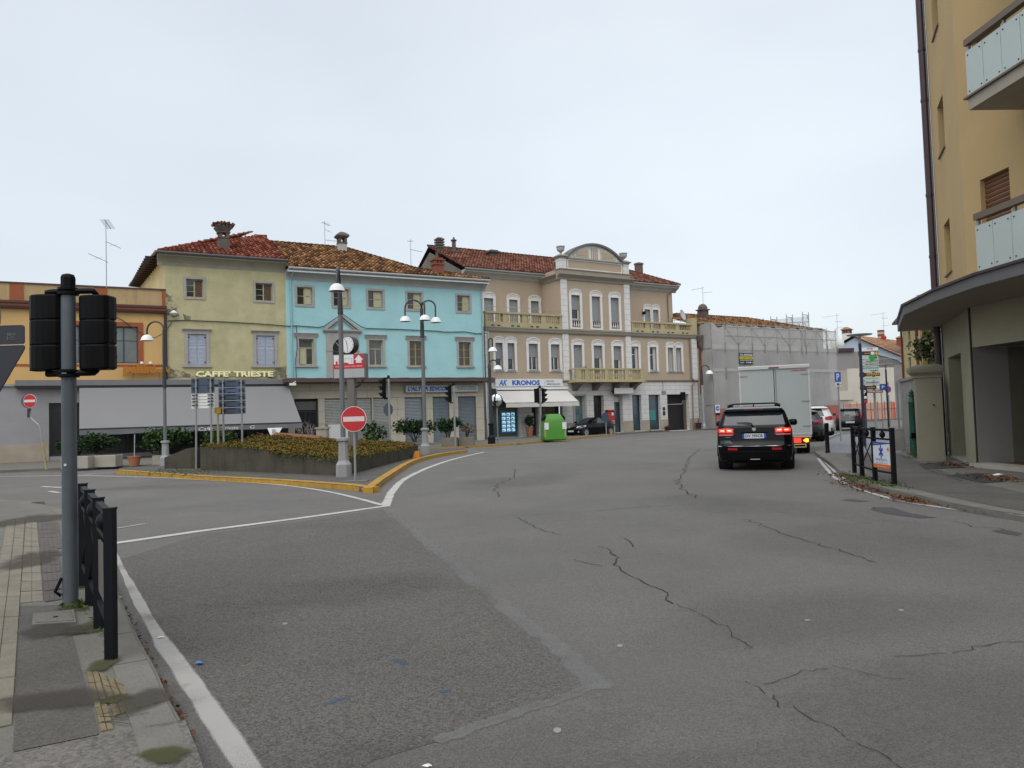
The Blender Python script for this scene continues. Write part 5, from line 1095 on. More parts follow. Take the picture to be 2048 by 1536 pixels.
# satellite dish
sx_ = KF.at(1370, 636, .0)
sd_ = thing('satellite_dish', 'pale grey satellite dish on the balcony corner of the beige palazzo', 'dish', KF.P(6.2, .4, 8.95), KR)
d = Vector((.25, -.93, .28)).normalized(); q = d.to_track_quat('Z', 'Y').to_matrix(); mb = MB(); rings = []
for r, h in ((.0, 0), (.2, .02), (.36, .07), (.46, .12)): rings.append([tuple(q@Vector((r*.82*cos(2*pi*k/20), r*sin(2*pi*k/20), h))+Vector((.1, -.1, .55))) for k in range(20)])
mb.loft(rings, False); mb.build('reflector', mat('dish_grey', (.45, .45, .46), .5, .05, 3), sd_, smooth=True)
MB().tube([(.1, .1, 0), (.1, .0, .5)], .03, 6).build('mast', zinc, sd_); MB().tube([(.1, -.12, .15), tuple(Vector((.1, -.1, .5))+d*.5)], .015, 5).build('feed_arm', zinc, sd_)
pb_ = thing('letter_box', 'red wall post box beside the black coupe', 'post box', KF.P(-1.75, -.36, 1.05), KR)
MB().cbox(-.62, 0, 0, .32, 0, .72, .03).build('body', mat('post_red', (.42, .025, .012), .45, .08, 4), pb_); MB().box(-.66, .04, -.05, .34, .72, .8).build('roof', mat('post_red', (.42, .025, .012)), pb_)
MB().box(-.3, -.12, -.008, -.001, .38, .6).build('notice', sign_white, pb_); MB().box(-.5, -.1, -.012, -.001, .64, .67).build('slot', black_m, pb_); MB().tube([(-.3, .16, -1.05), (-.3, .16, 0)], .04, 8).build('post', grey_paint, pb_)
bk = thing('bracket_sign', 'black box sign on a bent bracket by the dark garage opening', 'sign', KF.P(4.0, -.1, 0), KR)
MB().tube([(0, 0, 2.15), (.0, -.5, 2.15), (.55, -1.0, 2.15), (.62, -1.05, 2.5)], .025, 6).build('bracket', alu_back, bk); MB().cbox(.42, .82, -1.2, -.95, 2.45, 3.1, .03).build('box', black_m, bk)
"""plants at the palazzo foot"""
def pot(name, label, p, r, h, m, leaves=0, lm=leaf_dark, lr=.25, lh=.5, lsz=.12, group=None, seed=1, stem=True):
    t = thing(name, label, 'plant', p, 0, group); MB().lathe([(r*.72, 0), (r, h*.9), (r*1.08, h*.9), (r*1.08, h), (r*.9, h), (r*.85, h*.9)], (0, 0), 14).build('pot', m, t, smooth=True)
    MB().lathe([(r*.86, h*.88), (0.01, h*.9)], (0, 0), 12).build('soil', wood_stem, t)
    if stem: MB().tube([(0, 0, h*.8), (.03, 0, h+lh*.5), (0, .02, h+lh)], [.03, .02, .01], 6).build('stem', wood_stem, t)
    if leaves:
        rg = np.random.default_rng(seed); v = rg.normal(size=(leaves, 3)); v /= np.linalg.norm(v, axis=1)[:, None]; v *= rg.uniform(.35, 1, (leaves, 1))**.5
        flakes('foliage', v*np.array([lr, lr, lh*.55])+np.array([0, 0, h+lh*.55]), lsz, lm, t, seed=seed, flatness=.1)
    return t
terra = mat('terracotta_pot', (.36, .14, .07), .85, .1, 4)
pot('potted_plant', 'dark leafy plant in a tall terracotta pot at the agency door', KF.P(-9.65, -.55, .1), .26, .72, terra, 380, leaf_dark, .34, .75, .16, seed=3)
pot('plant_pot', 'low dark planter box left of the garage opening', KF.P(3.75, -.35, .1), .3, .3, flat('maroon_pot', (.05, .016, .02), .6), 40, leaf_red, .2, .1, .08, seed=4, stem=False)
pot('plant_pot', 'maroon flower pot with a dry stub at the right corner of the beige palazzo', KF.P(7.0, -.4, .1), .25, .5, flat('maroon_pot', (.05, .016, .02), .6), 30, leaf_dead, .08, .4, .07, seed=5)
# ================================================================== house under scaffolding
sh = thing('scaffolded_house', 'old house with mossy tiled roof wrapped behind scaffold netting', 'house', KO, KR)
om = mat('old_plaster', (.24, .22, .19), .95, .2, 1.2, stain=.5, scol=(.14, .12, .1))
MB().wall(7.9, 24.2, 0, 9.0, [(a, a+1, z, z+1.7) for a in (9.5, 12.6, 15.7, 18.8, 21.6) for z in (1, 4.6)], 0, .25).poly([(7.9, 0, 0), (7.9, 12, 0), (7.9, 12, 9), (7.9, 0, 9)]).poly([(24.2, 0, 0), (24.2, 12, 0), (24.2, 12, 9), (24.2, 0, 9)]).build('wall', om, sh, fix=False)
MB().poly([(7.9, .3, 0), (24, .3, 0), (24, .3, 8.8), (7.9, .3, 8.8)]).build('room_dark', dark_in, sh, fix=False)
mb = MB()
for k in range(16): mb.box(7.56, 7.9, -.1, .4, k*.42+.01, k*.42+.405)
tag(mb.build('corner_stones', stone_trim, sh), kind='stuff'); MB().box(7.64, 7.92, -.14, -.1, 3.0, 7.2).build('red_strip', mat('rusty_strip', (.2, .06, .025), .8, .2, 3), sh)
MB().tube([(7.7, -.2, 7.8), (7.8, -.25, 7.2), (7.85, -.3, 6.6)], [.35, .22, .1], 7).build('broken_eave', chim_grey, sh)
Pf = [Vector((7.3, -.1, 8.7)), Vector((24.3, -.1, 8.7)), Vector((20.0, 5.2, 10.35)), Vector((10.5, 5.2, 10.35)), Vector((7.3, 3.2, 9.75))]
MB().poly(Pf).poly([Pf[2], Pf[1], (24.3, 11, 8.7), (20, 6, 10.3)]).poly([Pf[4], Pf[3], (10.5, 11, 8.9), (7.3, 11, 8.9)]).build('roof', roof_deck, sh, fix=False); tiles(sh, Pf, Pf[0], Vector((0, -5.3, -1.65)), tile_m, seed=31, sp=.24)
ridge(sh, [Pf[4]+Vector((0, 0, .08)), Pf[3]+Vector((0, 0, .08)), Pf[2]+Vector((0, 0, .08)), Pf[1]+Vector((0, 0, .08))], tile_m)
u = KF.at(1407, 635, -3.5)[0]; o = MB().box(u-.35, u+.35, 3.2, 3.9, 9.3, 10.6).build('chimney', chim_grey, sh); MB().box(u-.45, u+.45, 3.1, 4.0, 10.6, 10.7).lathe([(.42, 0), (.42, .2), (.3, .4), (.1, .5)], (u, 3.55), 10, 10.7).build('chimney_head', chim_grey, o)
sc = thing('scaffolding', 'tube scaffolding hung with grey netting along the street front', 'scaffold', KO, KR)
px_ = [7.95, 9.44, 11.04, 12.75, 14.33, 15.95, 17.62, 19.24, 19.84, 21.38, 22.9, 24.27]
for i, x in enumerate(px_):
    for y in (-1.25, -.35): MB().tube([(x, y, .05), (x, y, 8.75)], .03, 6).build('standard', zinc, sc, fix=False)
for z in (2.1, 4.0, 6.05, 7.7, 8.55):
    MB().tube([(7.9, -1.25, z), (24.3, -1.25, z)], .025, 5).build('ledger', zinc, sc, fix=False); MB().tube([(7.9, -.35, z), (24.3, -.35, z)], .025, 5).build('ledger', zinc, sc, fix=False)
for z in (2.0, 4.7, 6.7): MB().box(7.9, 24.3, -1.22, -.4, z-.06, z).build('walkway', mat('scaffold_board', (.2, .17, .13), .8, .2, 4), sc)
for i in range(len(px_)-1): MB().tube([(px_[i], -1.25, 6.75 if i % 2 else 8.5), (px_[i+1], -1.25, 8.5 if i % 2 else 6.75)], .02, 5).build('brace', zinc, sc, fix=False)
net = mat('scaffold_netting', (.40, .395, .385), .95, .14, .5, streak=.3, scol=(.27, .27, .265), alpha=.78, spec=.05); net2 = mat('upper_netting', (.55, .54, .52), .95, .1, .8, alpha=.6, spec=.05)
def netting(x0, x1, z0, z1, y, m, name='netting', sag=.05, seed=0, toph=None):
    n, k = max(4, int((x1-x0)/.27)), max(3, int((z1-z0)/.5)); vs = []
    for i in range(n+1):
        x = x0+(x1-x0)*i/n; zt = z1 if toph is None else toph(x)
        for j in range(k+1):
            t = j/k; vs.append((x, y+sag*sin(x*3.9+seed)*sin(pi*t)*.8+.02*sin(x*11+j*1.7), z0+(zt-z0)*t))
    return MB().add(vs, [(i*(k+1)+j, (i+1)*(k+1)+j, (i+1)*(k+1)+j+1, i*(k+1)+j+1) for i in range(n) for j in range(k)]).build(name, m, sc, fix=False, smooth=True)
netting(7.92, 24.3, .05, 6.9, -1.31, net); netting(9.44, 24.3, 6.55, 8.65, -1.33, net2, toph=lambda x: 8.6+.06*sin(x*3.9)+(-.45*sin(pi*(x-7.9)/1.6) if x < 9.5 else 0))
netting(7.92, 9.44, 6.55, 8.3, -1.33, net2, toph=lambda x: 8.75-.42*sin(pi*min(1, max(0, (x-8.2)/1.3)))); 
netting(7.92, 24.3, 4.75, 4.98, -1.345, net2, sag=.01); netting(7.92, 24.3, 6.6, 6.95, -1.35, net2, sag=.01)
for x in px_[1:]: MB().tube([(x, -1.4, 6.35), (x, -1.4, 7.15)], .035, 5).build('coupler_post', grey_paint, sc, fix=False)
for x in px_[1:3]: MB().tube([(x, -1.4, 4.1), (x, -1.4, 5.1)], .035, 5).build('coupler_post', grey_paint, sc, fix=False)
for i, x in enumerate(px_[1:]):
    MB().tube([(x, -1.38, 6.9), (x, -1.38, 8.85)], .022, 5).build('upper_post', zinc, sc, fix=False)
    if i < len(px_)-2: MB().tube([(x, -1.38, 7.0 if i % 2 else 8.5), (px_[i+2], -1.38, 8.5 if i % 2 else 7.0)], .016, 5).build('upper_brace', zinc, sc, fix=False)
for z in (7.75, 8.5): MB().tube([(9.44, -1.38, z), (24.3, -1.38, z)], .018, 5).build('upper_ledger', zinc, sc, fix=False)
MB().add([(7.92, -1.3, .05), (7.92, 0, .05), (7.92, 0, 8.7), (7.92, -1.3, 8.8)], [(0, 1, 2, 3)]).build('end_netting', net, sc, fix=False)
og = mat('orange_safety_mesh', (.52, .13, .07), .85, .12, 1.2, alpha=.9); netting(7.95, 24.3, .08, 1.7, -1.37, mat('dull_orange_mesh', (.36, .12, .09), .85, .1, 1, alpha=.88), 'safety_mesh', .04)
cs = thing('contractor_board', 'black and yellow building contractor board hung on the netting', 'sign', KO, KR)
MB().box(11.03, 12.68, -1.42, -1.385, 5.38, 6.31).build('board', flat('board_black', (.015, .015, .02), .5), cs); MB().box(11.06, 12.65, -1.428, -1.421, 5.78, 6.02).build('band', flat('board_yellow', (.6, .48, .02), .5), cs)
text('lettering', 'S.T.A. MONTAGGI', sign_white, cs, 11.1, 12.6, 6.07, 6.24, -1.428, .03); text('lettering', 'NOLEGGIO PONTEGGI', black_m, cs, 11.15, 12.55, 5.85, 5.95, -1.434, .02); text('lettering', 'MONTAGGIO SMONTAGGIO', sign_white, cs, 11.1, 12.6, 5.64, 5.72, -1.428, .01); text('lettering', 'tel. 0481', sign_white, cs, 11.1, 12.6, 5.46, 5.57, -1.428, .01)
ds = thing('direction_sign', 'small white board with round blue arrow sign on the scaffold corner', 'sign', KF.P(0), KR)
MB().box(7.95, 8.45, -1.42, -1.40, 1.35, 2.0).build('board', sign_white, ds); MB().disc_y(8.2, 1.72, .2, -1.43, -1.42).build('disc', blue_sign, ds); MB().box(8.08, 8.3, -1.436, -1.431, 1.70, 1.75).py([(8.26, 1.64), (8.34, 1.725), (8.26, 1.81)], -1.436, -1.431).build('arrow', sign_white, ds); MB().box(7.98, 8.42, -1.43, -1.42, 1.18, 1.34).build('plate', black_m, ds)
MB().tube([(8.2, -1.39, .1), (8.2, -1.39, 2.0)], .03, 6).build('post', zinc, ds)
rs = thing('rear_scaffolding', 'tall open scaffold frames rising behind the wrapped roof', 'scaffold', KO, KR)
fr = [(24.63, 25.52, 10.1, 11.0), (26.73, 27.69, 10.1, 11.26), (29.24, 30.23, 10.1, 11.6), (31.91, 32.94, 10.1, 11.97)]
for a, c, z0, z1 in fr:
    for x in (a, c): MB().tube([(x, 8, 0), (x, 8, z1)], .045, 6).build('standard', zinc, rs, fix=False)
    MB().tube([(a, 8, z1-.3), (c, 8, z1-.35)], .04, 5).tube([(a, 8, z1-.9), (a+.25, 8, z1-.4)], .03, 5).tube([(c, 8, z1-.9), (c-.25, 8, z1-.4)], .03, 5).build('transom', zinc, rs, fix=False)
MB().tube([(25, 8, 10.35), (33, 8, 10.95)], .04, 5).build('ledger', zinc, rs); MB().tube([(25, 8, 9.7), (33, 8, 10.0)], .04, 5).build('ledger', zinc, rs)
for k in range(6): MB().tube([(26.7+k, 8, 9.8+k*.04), (27.2+k, 8, 10.5+k*.06), (27.7+k, 8, 9.85+k*.04)], .03, 5).build('lattice', zinc, rs, fix=False)
MB().add([(25.5, 8.1, 10.0), (33, 8.1, 10.1), (33, 8.1, 11.55), (25.5, 8.1, 10.75)], [(0, 1, 2, 3)]).build('netting', mat('pale_netting', (.5, .53, .52), .9, .05, 1, alpha=.5), rs, fix=False)
# ================================================================== ochre apartment block on the right
ochre = mat('ochre_stucco', (.47, .33, .155), .85, .06, .7, bump=.06, bscale=14, stain=.12, scol=(.36, .25, .12))
olive_wall = mat('shop_front_render', (.30, .275, .19), .85, .1, 1, stain=.25, scol=(.2, .18, .12))
grey_rev = mat('grey_reveal', (.24, .225, .215), .8, .08, 1.2, stain=.3, scol=(.15, .14, .13))
soffit_m = mat('canopy_soffit', (.27, .225, .18), .9, .06, 1); fascia_m = mat('canopy_fascia', (.12, .115, .115), .7, .08, 1.5)
brown_metal = mat('brown_rail', (.13, .095, .065), .5, .08, 3); panel_glass = mat('frosted_balcony_glass', (.43, .49, .47), .25, .05, 1, spec=.5)
roller_brown = mat('brown_roller', (.17, .075, .035), .6, .12, 6)
AR = radians(248); ap = thing('apartment_block', 'ochre apartment block with frosted glass balconies over a wide concrete canopy', 'building', C1, AR)
D2 = radians(25)
win1 = [(-3.15, -2.12, 5.05+3.27*k, 6.42+3.27*k) for k in range(4)]
mb = MB().wall(-4.45, 0, 4.0, 17.5, win1, 0, .5); mb.poly([(-4.45, 0, 0), (-4.45, 9, 0), (-4.45, 9, 17.5), (-4.45, 0, 17.5)])
mb.fr = (0, 0, D2); wins2 = [(a, c, [4.25, 8.75, 12.0, 15.3][k], 6.62+3.27*k) for a, c in ((.62, 1.57), (3.0, 5.2)) for k in range(4)]
mb.wall(0, 24, 4.0, 17.5, wins2, 0, .22); mb.build('wall', ochre, ap, fix=False)
mb = MB(); mb.poly([(-4.4, .51, 4.1), (0, .51, 4.1), (0, .51, 17), (-4.4, .51, 17)]); mb.build('window_back', mat('reveal_back', (.2, .15, .08), .8, .1, 2), ap, fix=False)
for a, c, z0, z1 in win1:
    o = MB().box(a, c, .42, .48, z0, z1).build('window', frame_white, ap); MB().box(a+.08, c-.08, .41, .42, z0+.08, z1-.08).build('pane', glass_dark, o); MB().box(a-.03, c+.03, -.05, .4, z0-.05, z0).build('sill', mat('brown_sill', (.2, .14, .1), .6, .1, 3), o)
for a, c, z0, z1 in wins2:
    o = win(ap, a, c, z0, z1, 0, .15, flat('brown_frame', (.08, .04, .025), .5), flat('dark_glass_door', (.02, .02, .022), .1), 1, (), .06, roller=.97 if a < 1 and z0 < 6 else (.15 if a < 1 else .5), rm=roller_brown, name='balcony_door'); o.rotation_euler = (0, 0, D2)
    if a < 1 and z0 < 5:
        for ch_ in list(o.children):
            if ch_.name.startswith('roller'): bpy.data.objects.remove(ch_)
        n = 22
        for k in range(n):
            za = z0+(z1-z0)*k/n; zc = z0+(z1-z0)*(k+1)/n; MB().px([(.12, za), (.10, (za+zc)/2), (.12, zc-.014), (.14, zc-.01), (.14, za)], a+.005, c-.005).build('slat', roller_brown, o, fix=False)
mb = MB((0, 0, 0)); mb.tube([(-4.52, -.12, .1), (-4.52, -.12, 17.4)], .1, 10)
for z in (1.2, 2.55, 3.6, 5.8, 7.6, 10.4, 11.9): mb.lathe([(.115, 0), (.115, .08)], (-4.52, -.12), 10, z)
mb.build('downpipe', brown_pipe, ap); MB().tube([(-4.34, -.03, .2), (-4.34, -.03, 17.4)], .012, 5).build('cable', cable_m, ap)
for k in range(3):
    zb = [4.2, 7.86, 11.13][k]; o = MB((0, 0, D2)).box(2.13, 11, -1.2, -.003, zb-.22 if k else 4.08, zb+.02 if k else 4.2).build('balcony', mat('balcony_slab', (.34, .31, .25), .85, .08, 1.5), ap)
    MB((0, 0, D2)).box(2.06, 11.1, -1.26, -.02, zb+.02, zb+.06).build('slab_edge', brown_metal, o)
    zs = zb+.06 if k else 4.27
    n = 16; x = 2.15; wd = .53
    for i in range(n):
        q = MB((0, 0, D2)).box(x+i*wd+.006, x+(i+1)*wd-.006, -1.225, -1.21, zs-.0, zs+.98-.05).build('glass_panel', panel_glass, o, fix=False); mb = MB((0, 0, D2))
        for a in (.08, wd-.08):
            for z in (zs+.08, zs+.84): mb.disc_y(x+i*wd+a, z, .016, -1.235, -1.225, 8)
        tag(mb.build('bolt', dark_metal, q, fix=False), kind='stuff')
    MB((0, 0, D2)).box(2.16, 11, -1.26, -1.12, zs+1.05, zs+1.18).build('hand_rail', brown_metal, o)
    mb = MB((0, 0, D2))
    for i in range(0, 9): mb.box(2.17+i*1.06, 2.23+i*1.06, -1.2, -1.15, zb, zs+1.05)
    mb.build('baluster', zinc, o)
# canopy
cv = [(11.75, 23.3), (9.75, 19.0), (9.2, 16.6), (8.95, 14.7), (9.0, 13), (9.2, 5), (9.4, -5)]; inn = [(12.5, -5), (12.5, 17.9), (12.9, 22.9)]
Mi = Matrix.Rotation(-AR, 4, 'Z')@Matrix.Translation(-C1)
def loc2(p, z): v = Mi@Vector((p[0], p[1], 0)); return (v.x, v.y, z)
ring = cv+inn
MB().loft([[loc2(p, 3.8) for p in ring], [loc2(p, 4.02) for p in ring]]).build('canopy', fascia_m, ap); MB().poly([loc2(p, 3.796) for p in ring]).build('canopy_soffit', soffit_m, ap, fix=False)
mb = MB()
for a, c in zip(cv, cv[1:]):
    va, vc = Vector(loc2(a, 0)), Vector(loc2(c, 0)); d = (vc-va).normalized(); nn = Vector((d.y, -d.x, 0))*(1 if d.y*0+1 else 1)
    for s in (-.03,): mb.loft([[tuple(va+nn*(-.05)+Vector((0, 0, 4.02))), tuple(vc+nn*(-.05)+Vector((0, 0, 4.02))), tuple(vc+nn*.05+Vector((0, 0, 4.02))), tuple(va+nn*.05+Vector((0, 0, 4.02)))], [tuple(va+nn*(-.05)+Vector((0, 0, 4.07))), tuple(vc+nn*(-.05)+Vector((0, 0, 4.07))), tuple(vc+nn*.05+Vector((0, 0, 4.07))), tuple(va+nn*.05+Vector((0, 0, 4.07)))]])
mb.build('canopy_edging', brown_pipe, ap)
# ground floor
mb = MB().wall(-4.45, 0, 0, 3.8, [(-3.67, -1.55, .12, 2.84)], 0, .5); mb.fr = (0, 0, D2); mb.wall(0, 24, 0, 3.8, [(.03, 9.5, 0, 2.86)], 0, .02); mb.build('ground_floor_wall', olive_wall, ap, fix=False)
MB().box(-3.67, -1.55, .45, .5, .12, 2.84).build('closed_opening', grey_rev, ap); MB().box(-3.72, -1.5, -.05, .44, .06, .126).build('sill', stone_trim, ap)
MB((0, 0, D2)).box(-.01, .03, -.03, -.001, 0, 3.8).build('joint_strip', flat('dark_joint', (.03, .027, .024), .8), ap)
o = MB((0, 0, D2)).poly([(.03, .02, 0), (.03, .85, 0), (.03, .85, 3.2), (.03, .02, 3.2)]).build('pier_return', grey_rev, ap, fix=False)
MB((0, 0, D2)).poly([(.04, 3.4, 0), (10, 3.4, 0), (10, 3.4, 3.2), (.04, 3.4, 3.2)]).poly([(.03, .85, 0), (.03, 3.4, 0), (.03, 3.4, 3.2), (.03, .85, 3.2)]).poly([(.04, .03, 2.87), (10, .03, 2.87), (10, 3.4, 2.87), (.04, 3.4, 2.87)]).poly([(9.5, 0, 0), (9.5, 3.4, 0), (9.5, 3.4, 3), (9.5, 0, 3)]).build('porch_wall', mat('porch_wall', (.12, .115, .085), .85, .1, 1), ap, fix=False)
MB((0, 0, D2)).box(.06, 9.5, 3.36, 3.395, .12, .55).build('skirting', mat('brown_skirting', (.17, .08, .045), .5, .1, 3), ap); MB((0, 0, D2)).box(.06, 9.5, .04, 3.36, 0, .17).build('porch_floor', mat('red_brown_tiles', (.13, .06, .04), .4, .15, 3), ap)
MB((0, 0, D2)).box(.02, 9.5, -.22, .3, 0, .19).build('threshold', mat('pale_threshold', (.36, .33, .27), .8, .12, 2, stain=.4, scol=(.18, .16, .13)), ap)
pc = thing('plastic_chair', 'white plastic garden chair on the lower glass fronted balcony', 'chair', S2.P(2.9, -.55, 4.2), radians(273))
mb = MB(); n = 9
for k in range(n): x = -.24+.48*k/(n-1); mb.box(x-.018, x+.018, -.02, .0, .5, .88+.2*sin(pi*k/(n-1)))
mb.tube([(-.26, -.01, .45)]+[(-.26+.52*k/12, -.01, .92+.2*sin(pi*k/12)) for k in range(13)]+[(.26, -.01, .45)], .022, 6); mb.build('backrest', white_paint, pc); MB().cbox(-.25, .25, 0, .48, .42, .46, .01).build('seat', white_paint, pc)
for x in (-.23, .23):
    for y in (.02, .45): MB().tube([(x, y, .42), (x*1.15, y*1.1-.02, 0)], .02, 6).build('leg', white_paint, pc)
# ------------------------------------------------------------------ gate pillar, garden wall, green post
p0, p1 = G(1839.4, 922, .1), G(1891.7, 921.5, .1); pa = atan2(p1.y-p0.y, p1.x-p0.x); pw = (p1-p0).length
gp = thing('gate_pillar', 'beige rendered gate pillar with a stepped moulded cap', 'pillar', p0, pa)
pil_m = mat('pillar_render', (.25, .23, .17), .9, .1, 1.2, stain=.4, scol=(.17, .16, .1), sscale=1.2, streak=.2)
H = at(1846, 757, p0.y).z-.1; T = at(1846, 729, p0.y).z-.1
MB().box(0, pw, 0, .34, 0, H).build('shaft', pil_m, gp)
rg = [(0, H), (.03, H+.02), (.03, H+.07), (.12, H+.16), (.14, H+.24), (.14, H+.3)]
MB().loft([[(-a, -a, z), (pw+a*.3, -a, z), (pw+a*.3, .34+a, z), (-a, .34+a, z)] for a, z in rg]+[[(.06, .06, T), (pw-.06, .06, T), (pw-.06, .3, T), (.06, .3, T)]]).build('cap', pil_m, gp)
MB().tube([(.37, -.0, H*.68), (.4, -.04, H*.68), (.42, -.03, H*.66)], .012, 5).build('hook', dark_metal, gp)
q0 = G(1807, 900, .1); q1 = G(1842, 913, .1); wa_ = atan2(q1.y-q0.y, q1.x-q0.x); wl_ = (q1-q0).length
gw = thing('garden_wall', 'weathered grey concrete wall end behind the beige gate pillar', 'wall', q0, wa_); wm = mat('weathered_concrete', (.23, .225, .205), .95, .25, 2.2, stain=.6, scol=(.1, .1, .09), sscale=2)
hz_ = at(1812, 764, q0.y).z-.1; MB().box(-.02, wl_+.2, 0, .4, 0, hz_).build('wall', wm, gw); MB().box(-.06, wl_+.2, -.05, .45, hz_, hz_+.08).build('coping', wm, gw); MB().box(.0, .35, -.3, -.002, 0, at(1812, 857, q0.y).z-.1).build('buttress', wm, gw)
gb = G(1829, 911, .1); gpz = lambda y: at(1818, y, gb.y).z-.1
gr_ = thing('green_post', 'green cast iron gate post with ringed finial beside the beige pillar', 'post', gb)
green_m = mat('green_cast_iron', (.012, .07, .045), .5, .15, 6); hh = gpz(779)
MB().lathe([(.11, 0), (.11, .6), (.095, .62), (.09, hh-.42), (.1, hh-.4), (.1, hh-.36), (.085, hh-.34), (.06, hh-.2), (.09, hh-.18), (.09, hh-.15), (.05, hh-.12), (.075, hh-.09), (.05, hh-.05), (.015, hh)], n=14).build('column', green_m, gr_, smooth=True)
MB().tube([(.08, -.02, hh-.5), (.22, -.04, hh-.52), (.3, 0, hh-.5)], .012, 5).tube([(.06, 0, hh-.33), (.24, 0, hh-.33)], .02, 5).build('hinge_arm', green_m, gr_); MB().box(.06, .18, -.08, .06, .95, 1.12).build('latch_box', black_m, gr_); MB().box(-.12, .02, -.14, -.08, .5, .66).build('lock', black_m, gr_)
def shrub(name, label, c, r, n, lm, lsz, seed, stems=5, group=None, h0=.0, lobes=5, flat_=.1, cat='shrub'):
    """stems carrying uneven clumps of leaves with gaps between them"""
    t = thing(name, label, cat, c, 0, group); rg = np.random.default_rng(seed); rx, ry, rz = r; mb = MB()
    cs = []
    for k in range(lobes):
        a = 2*pi*k/lobes+rg.uniform(-.5, .5); q = np.array([cos(a)*rx*.55*rg.uniform(.5, 1.1), sin(a)*ry*.55*rg.uniform(.5, 1.1), h0+rz*rg.uniform(.75, 1.5)]); cs.append((q, rg.uniform(.38, .62)))
    cs.append((np.array([0, 0, h0+rz*1.1]), .6))
    for k in range(stems):
        q, _ = cs[k % len(cs)]; mb.tube([(0+rg.uniform(-.1, .1)*rx, 0, 0), tuple(q*np.array([.5, .5, .6])+rg.normal(0, .03, 3)), tuple(q+np.array([0, 0, rz*.25]))], [.03, .02, .008], 5)
    mb.build('stem', wood_stem, t); P = []; tn = []
    for q, s in cs:
        m = int(n*s*s/sum(b*b for _, b in cs)); v = rg.normal(size=(m, 3)); v /= np.linalg.norm(v, axis=1)[:, None]; rad = rg.uniform(.25, 1.0, (m, 1))**.6*rg.uniform(.85, 1.2, (m, 1))
        P.append(q+v*rad*np.array([rx, ry, rz])*s); tn.append(np.clip(.5+.5*v[:, 2]*rad[:, 0], 0, 1)*.0+rg.uniform(0, 1, m))
    flakes('foliage', np.concatenate(P), lsz, lm, t, seed=seed, flatness=flat_, tint=np.concatenate(tn)); return t
mg = at(1866, 770, 24.5); shrub('evergreen_bush', 'glossy magnolia like bush above the gate pillar', Vector((mg.x, mg.y, 0)), (.65, .6, .75), 620, leaf_mag, .2, 41, 6, h0=2.55)
# ------------------------------------------------------------------ yellow house further along, gabled house, walls at the square
yb = at(1812, 800, 48.); YF = Fac(yb, 248); yh = thing('yellow_house', 'pale yellow three storey house with brown shutters beyond the gate pillar', 'house', Vector((yb.x, yb.y, 0)), AR)
def yz(px, py): return YF.at(px, py)
yw = mat('pale_yellow_stucco', (.52, .43, .20), .85, .07, .8, stain=.2, scol=(.4, .33, .17)); sb = mat('brown_shutter', (.1, .075, .075), .7, .1, 4); ops = []
Y = lambda x, y: (1780+x/6.98, 540+y/6.98)
for x0, y0, x1, y1 in ((250, 850, 283, 995), (360, 800, 395, 945), (258, 1215, 295, 1400), (375, 1180, 413, 1330)):
    xm, ym = (x0+x1)/2, (y0+y1)/2; ops.append((yz(*Y(x0, ym))[0], yz(*Y(x1, ym))[0], yz(*Y(xm, y1))[1], yz(*Y(xm, y0))[1]))
ze = yz(1812, 648)[1]+.3
def inset(o): return (max(.15, o[0]), o[1], o[2], min(o[3], ze-.4))
ops = [inset(o) for o in ops]
MB().wall(0, 9, 0, ze, ops, 0, .15).poly([(0, 0, 0), (0, 5, 0), (0, 5, ze), (0, 0, ze)]).build('wall', yw, yh, fix=False)
for a, c, z0, z1 in ops:
    o = MB().box(a, c, .08, .12, z0, z1).build('shutter', sb, yh); MB().box((a+c)/2-.02, (a+c)/2+.02, .07, .08, z0, z1).build('gap', black_m, o); MB().box(a-.08, c+.08, -.05, .1, z0-.08, z0).build('sill', stone_trim, yh)
MB().poly([(-.45, -.45, ze), (9, -.45, ze), (9, 5, ze+.4), (4, 5, ze+.4)]).poly([(-.45, -.45, ze), (4, 5, ze+.4), (-.45, 5, ze)]).poly([(-.45, -.45, ze-.05), (9, -.45, ze-.05), (9, .2, ze-.05), (0, .2, ze-.05), (0, 5, ze-.05), (-.45, 5, ze-.05)]).build('roof', roof_deck, yh, fix=False)
for x in (.05, 8.2): MB().tube([(x, -.08, 0), (x, -.08, ze)], .07, 6).build('downpipe', mat('red_brown_pipe', (.16, .05, .035), .5, .05, 3), yh)
gutter(yh, (-.5, -.47, ze+.02), (9, -.47, ze+.02), m=brown_pipe)
antenna('roof_aerial', 'small double aerial above the yellow house beside the block', at(1843, 645, 49), 1.8, [(1.5, .5, 200, 0, 4, .5), (1.75, .4, 260, 0, 4, .5), (1.2, .5, 160, 0, 3, .5)])
hp = at(1743, 800, 88.); HF = Fac(hp, -46); gh = thing('gabled_house', 'old house with a pale blue clad gable and brown tiled roof behind the sign poles', 'house', Vector((hp.x, hp.y, 0)), radians(-46))
h = lambda x, y: HF.at(1640+x/4.8, 620+y/4.8)
le_, apx, re_ = h(165, 358), h(340, 252), h(812, 448)
Wm = mat('grey_old_plaster', (.22, .215, .205), .95, .2, .6, stain=.6, scol=(.13, .125, .12), sscale=.4)
MB().poly([(le_[0], 0, 0), (re_[0], 0, 0), (re_[0], 0, re_[1]), (apx[0], 0, apx[1]), (le_[0], 0, le_[1])]).poly([(le_[0], 0, 0), (le_[0], 14, 0), (le_[0], 14, le_[1]), (le_[0], 0, le_[1])]).poly([(re_[0], 0, 0), (re_[0], 14, 0), (re_[0], 14, re_[1]), (re_[0], 0, re_[1])]).build('wall', Wm, gh, fix=False)
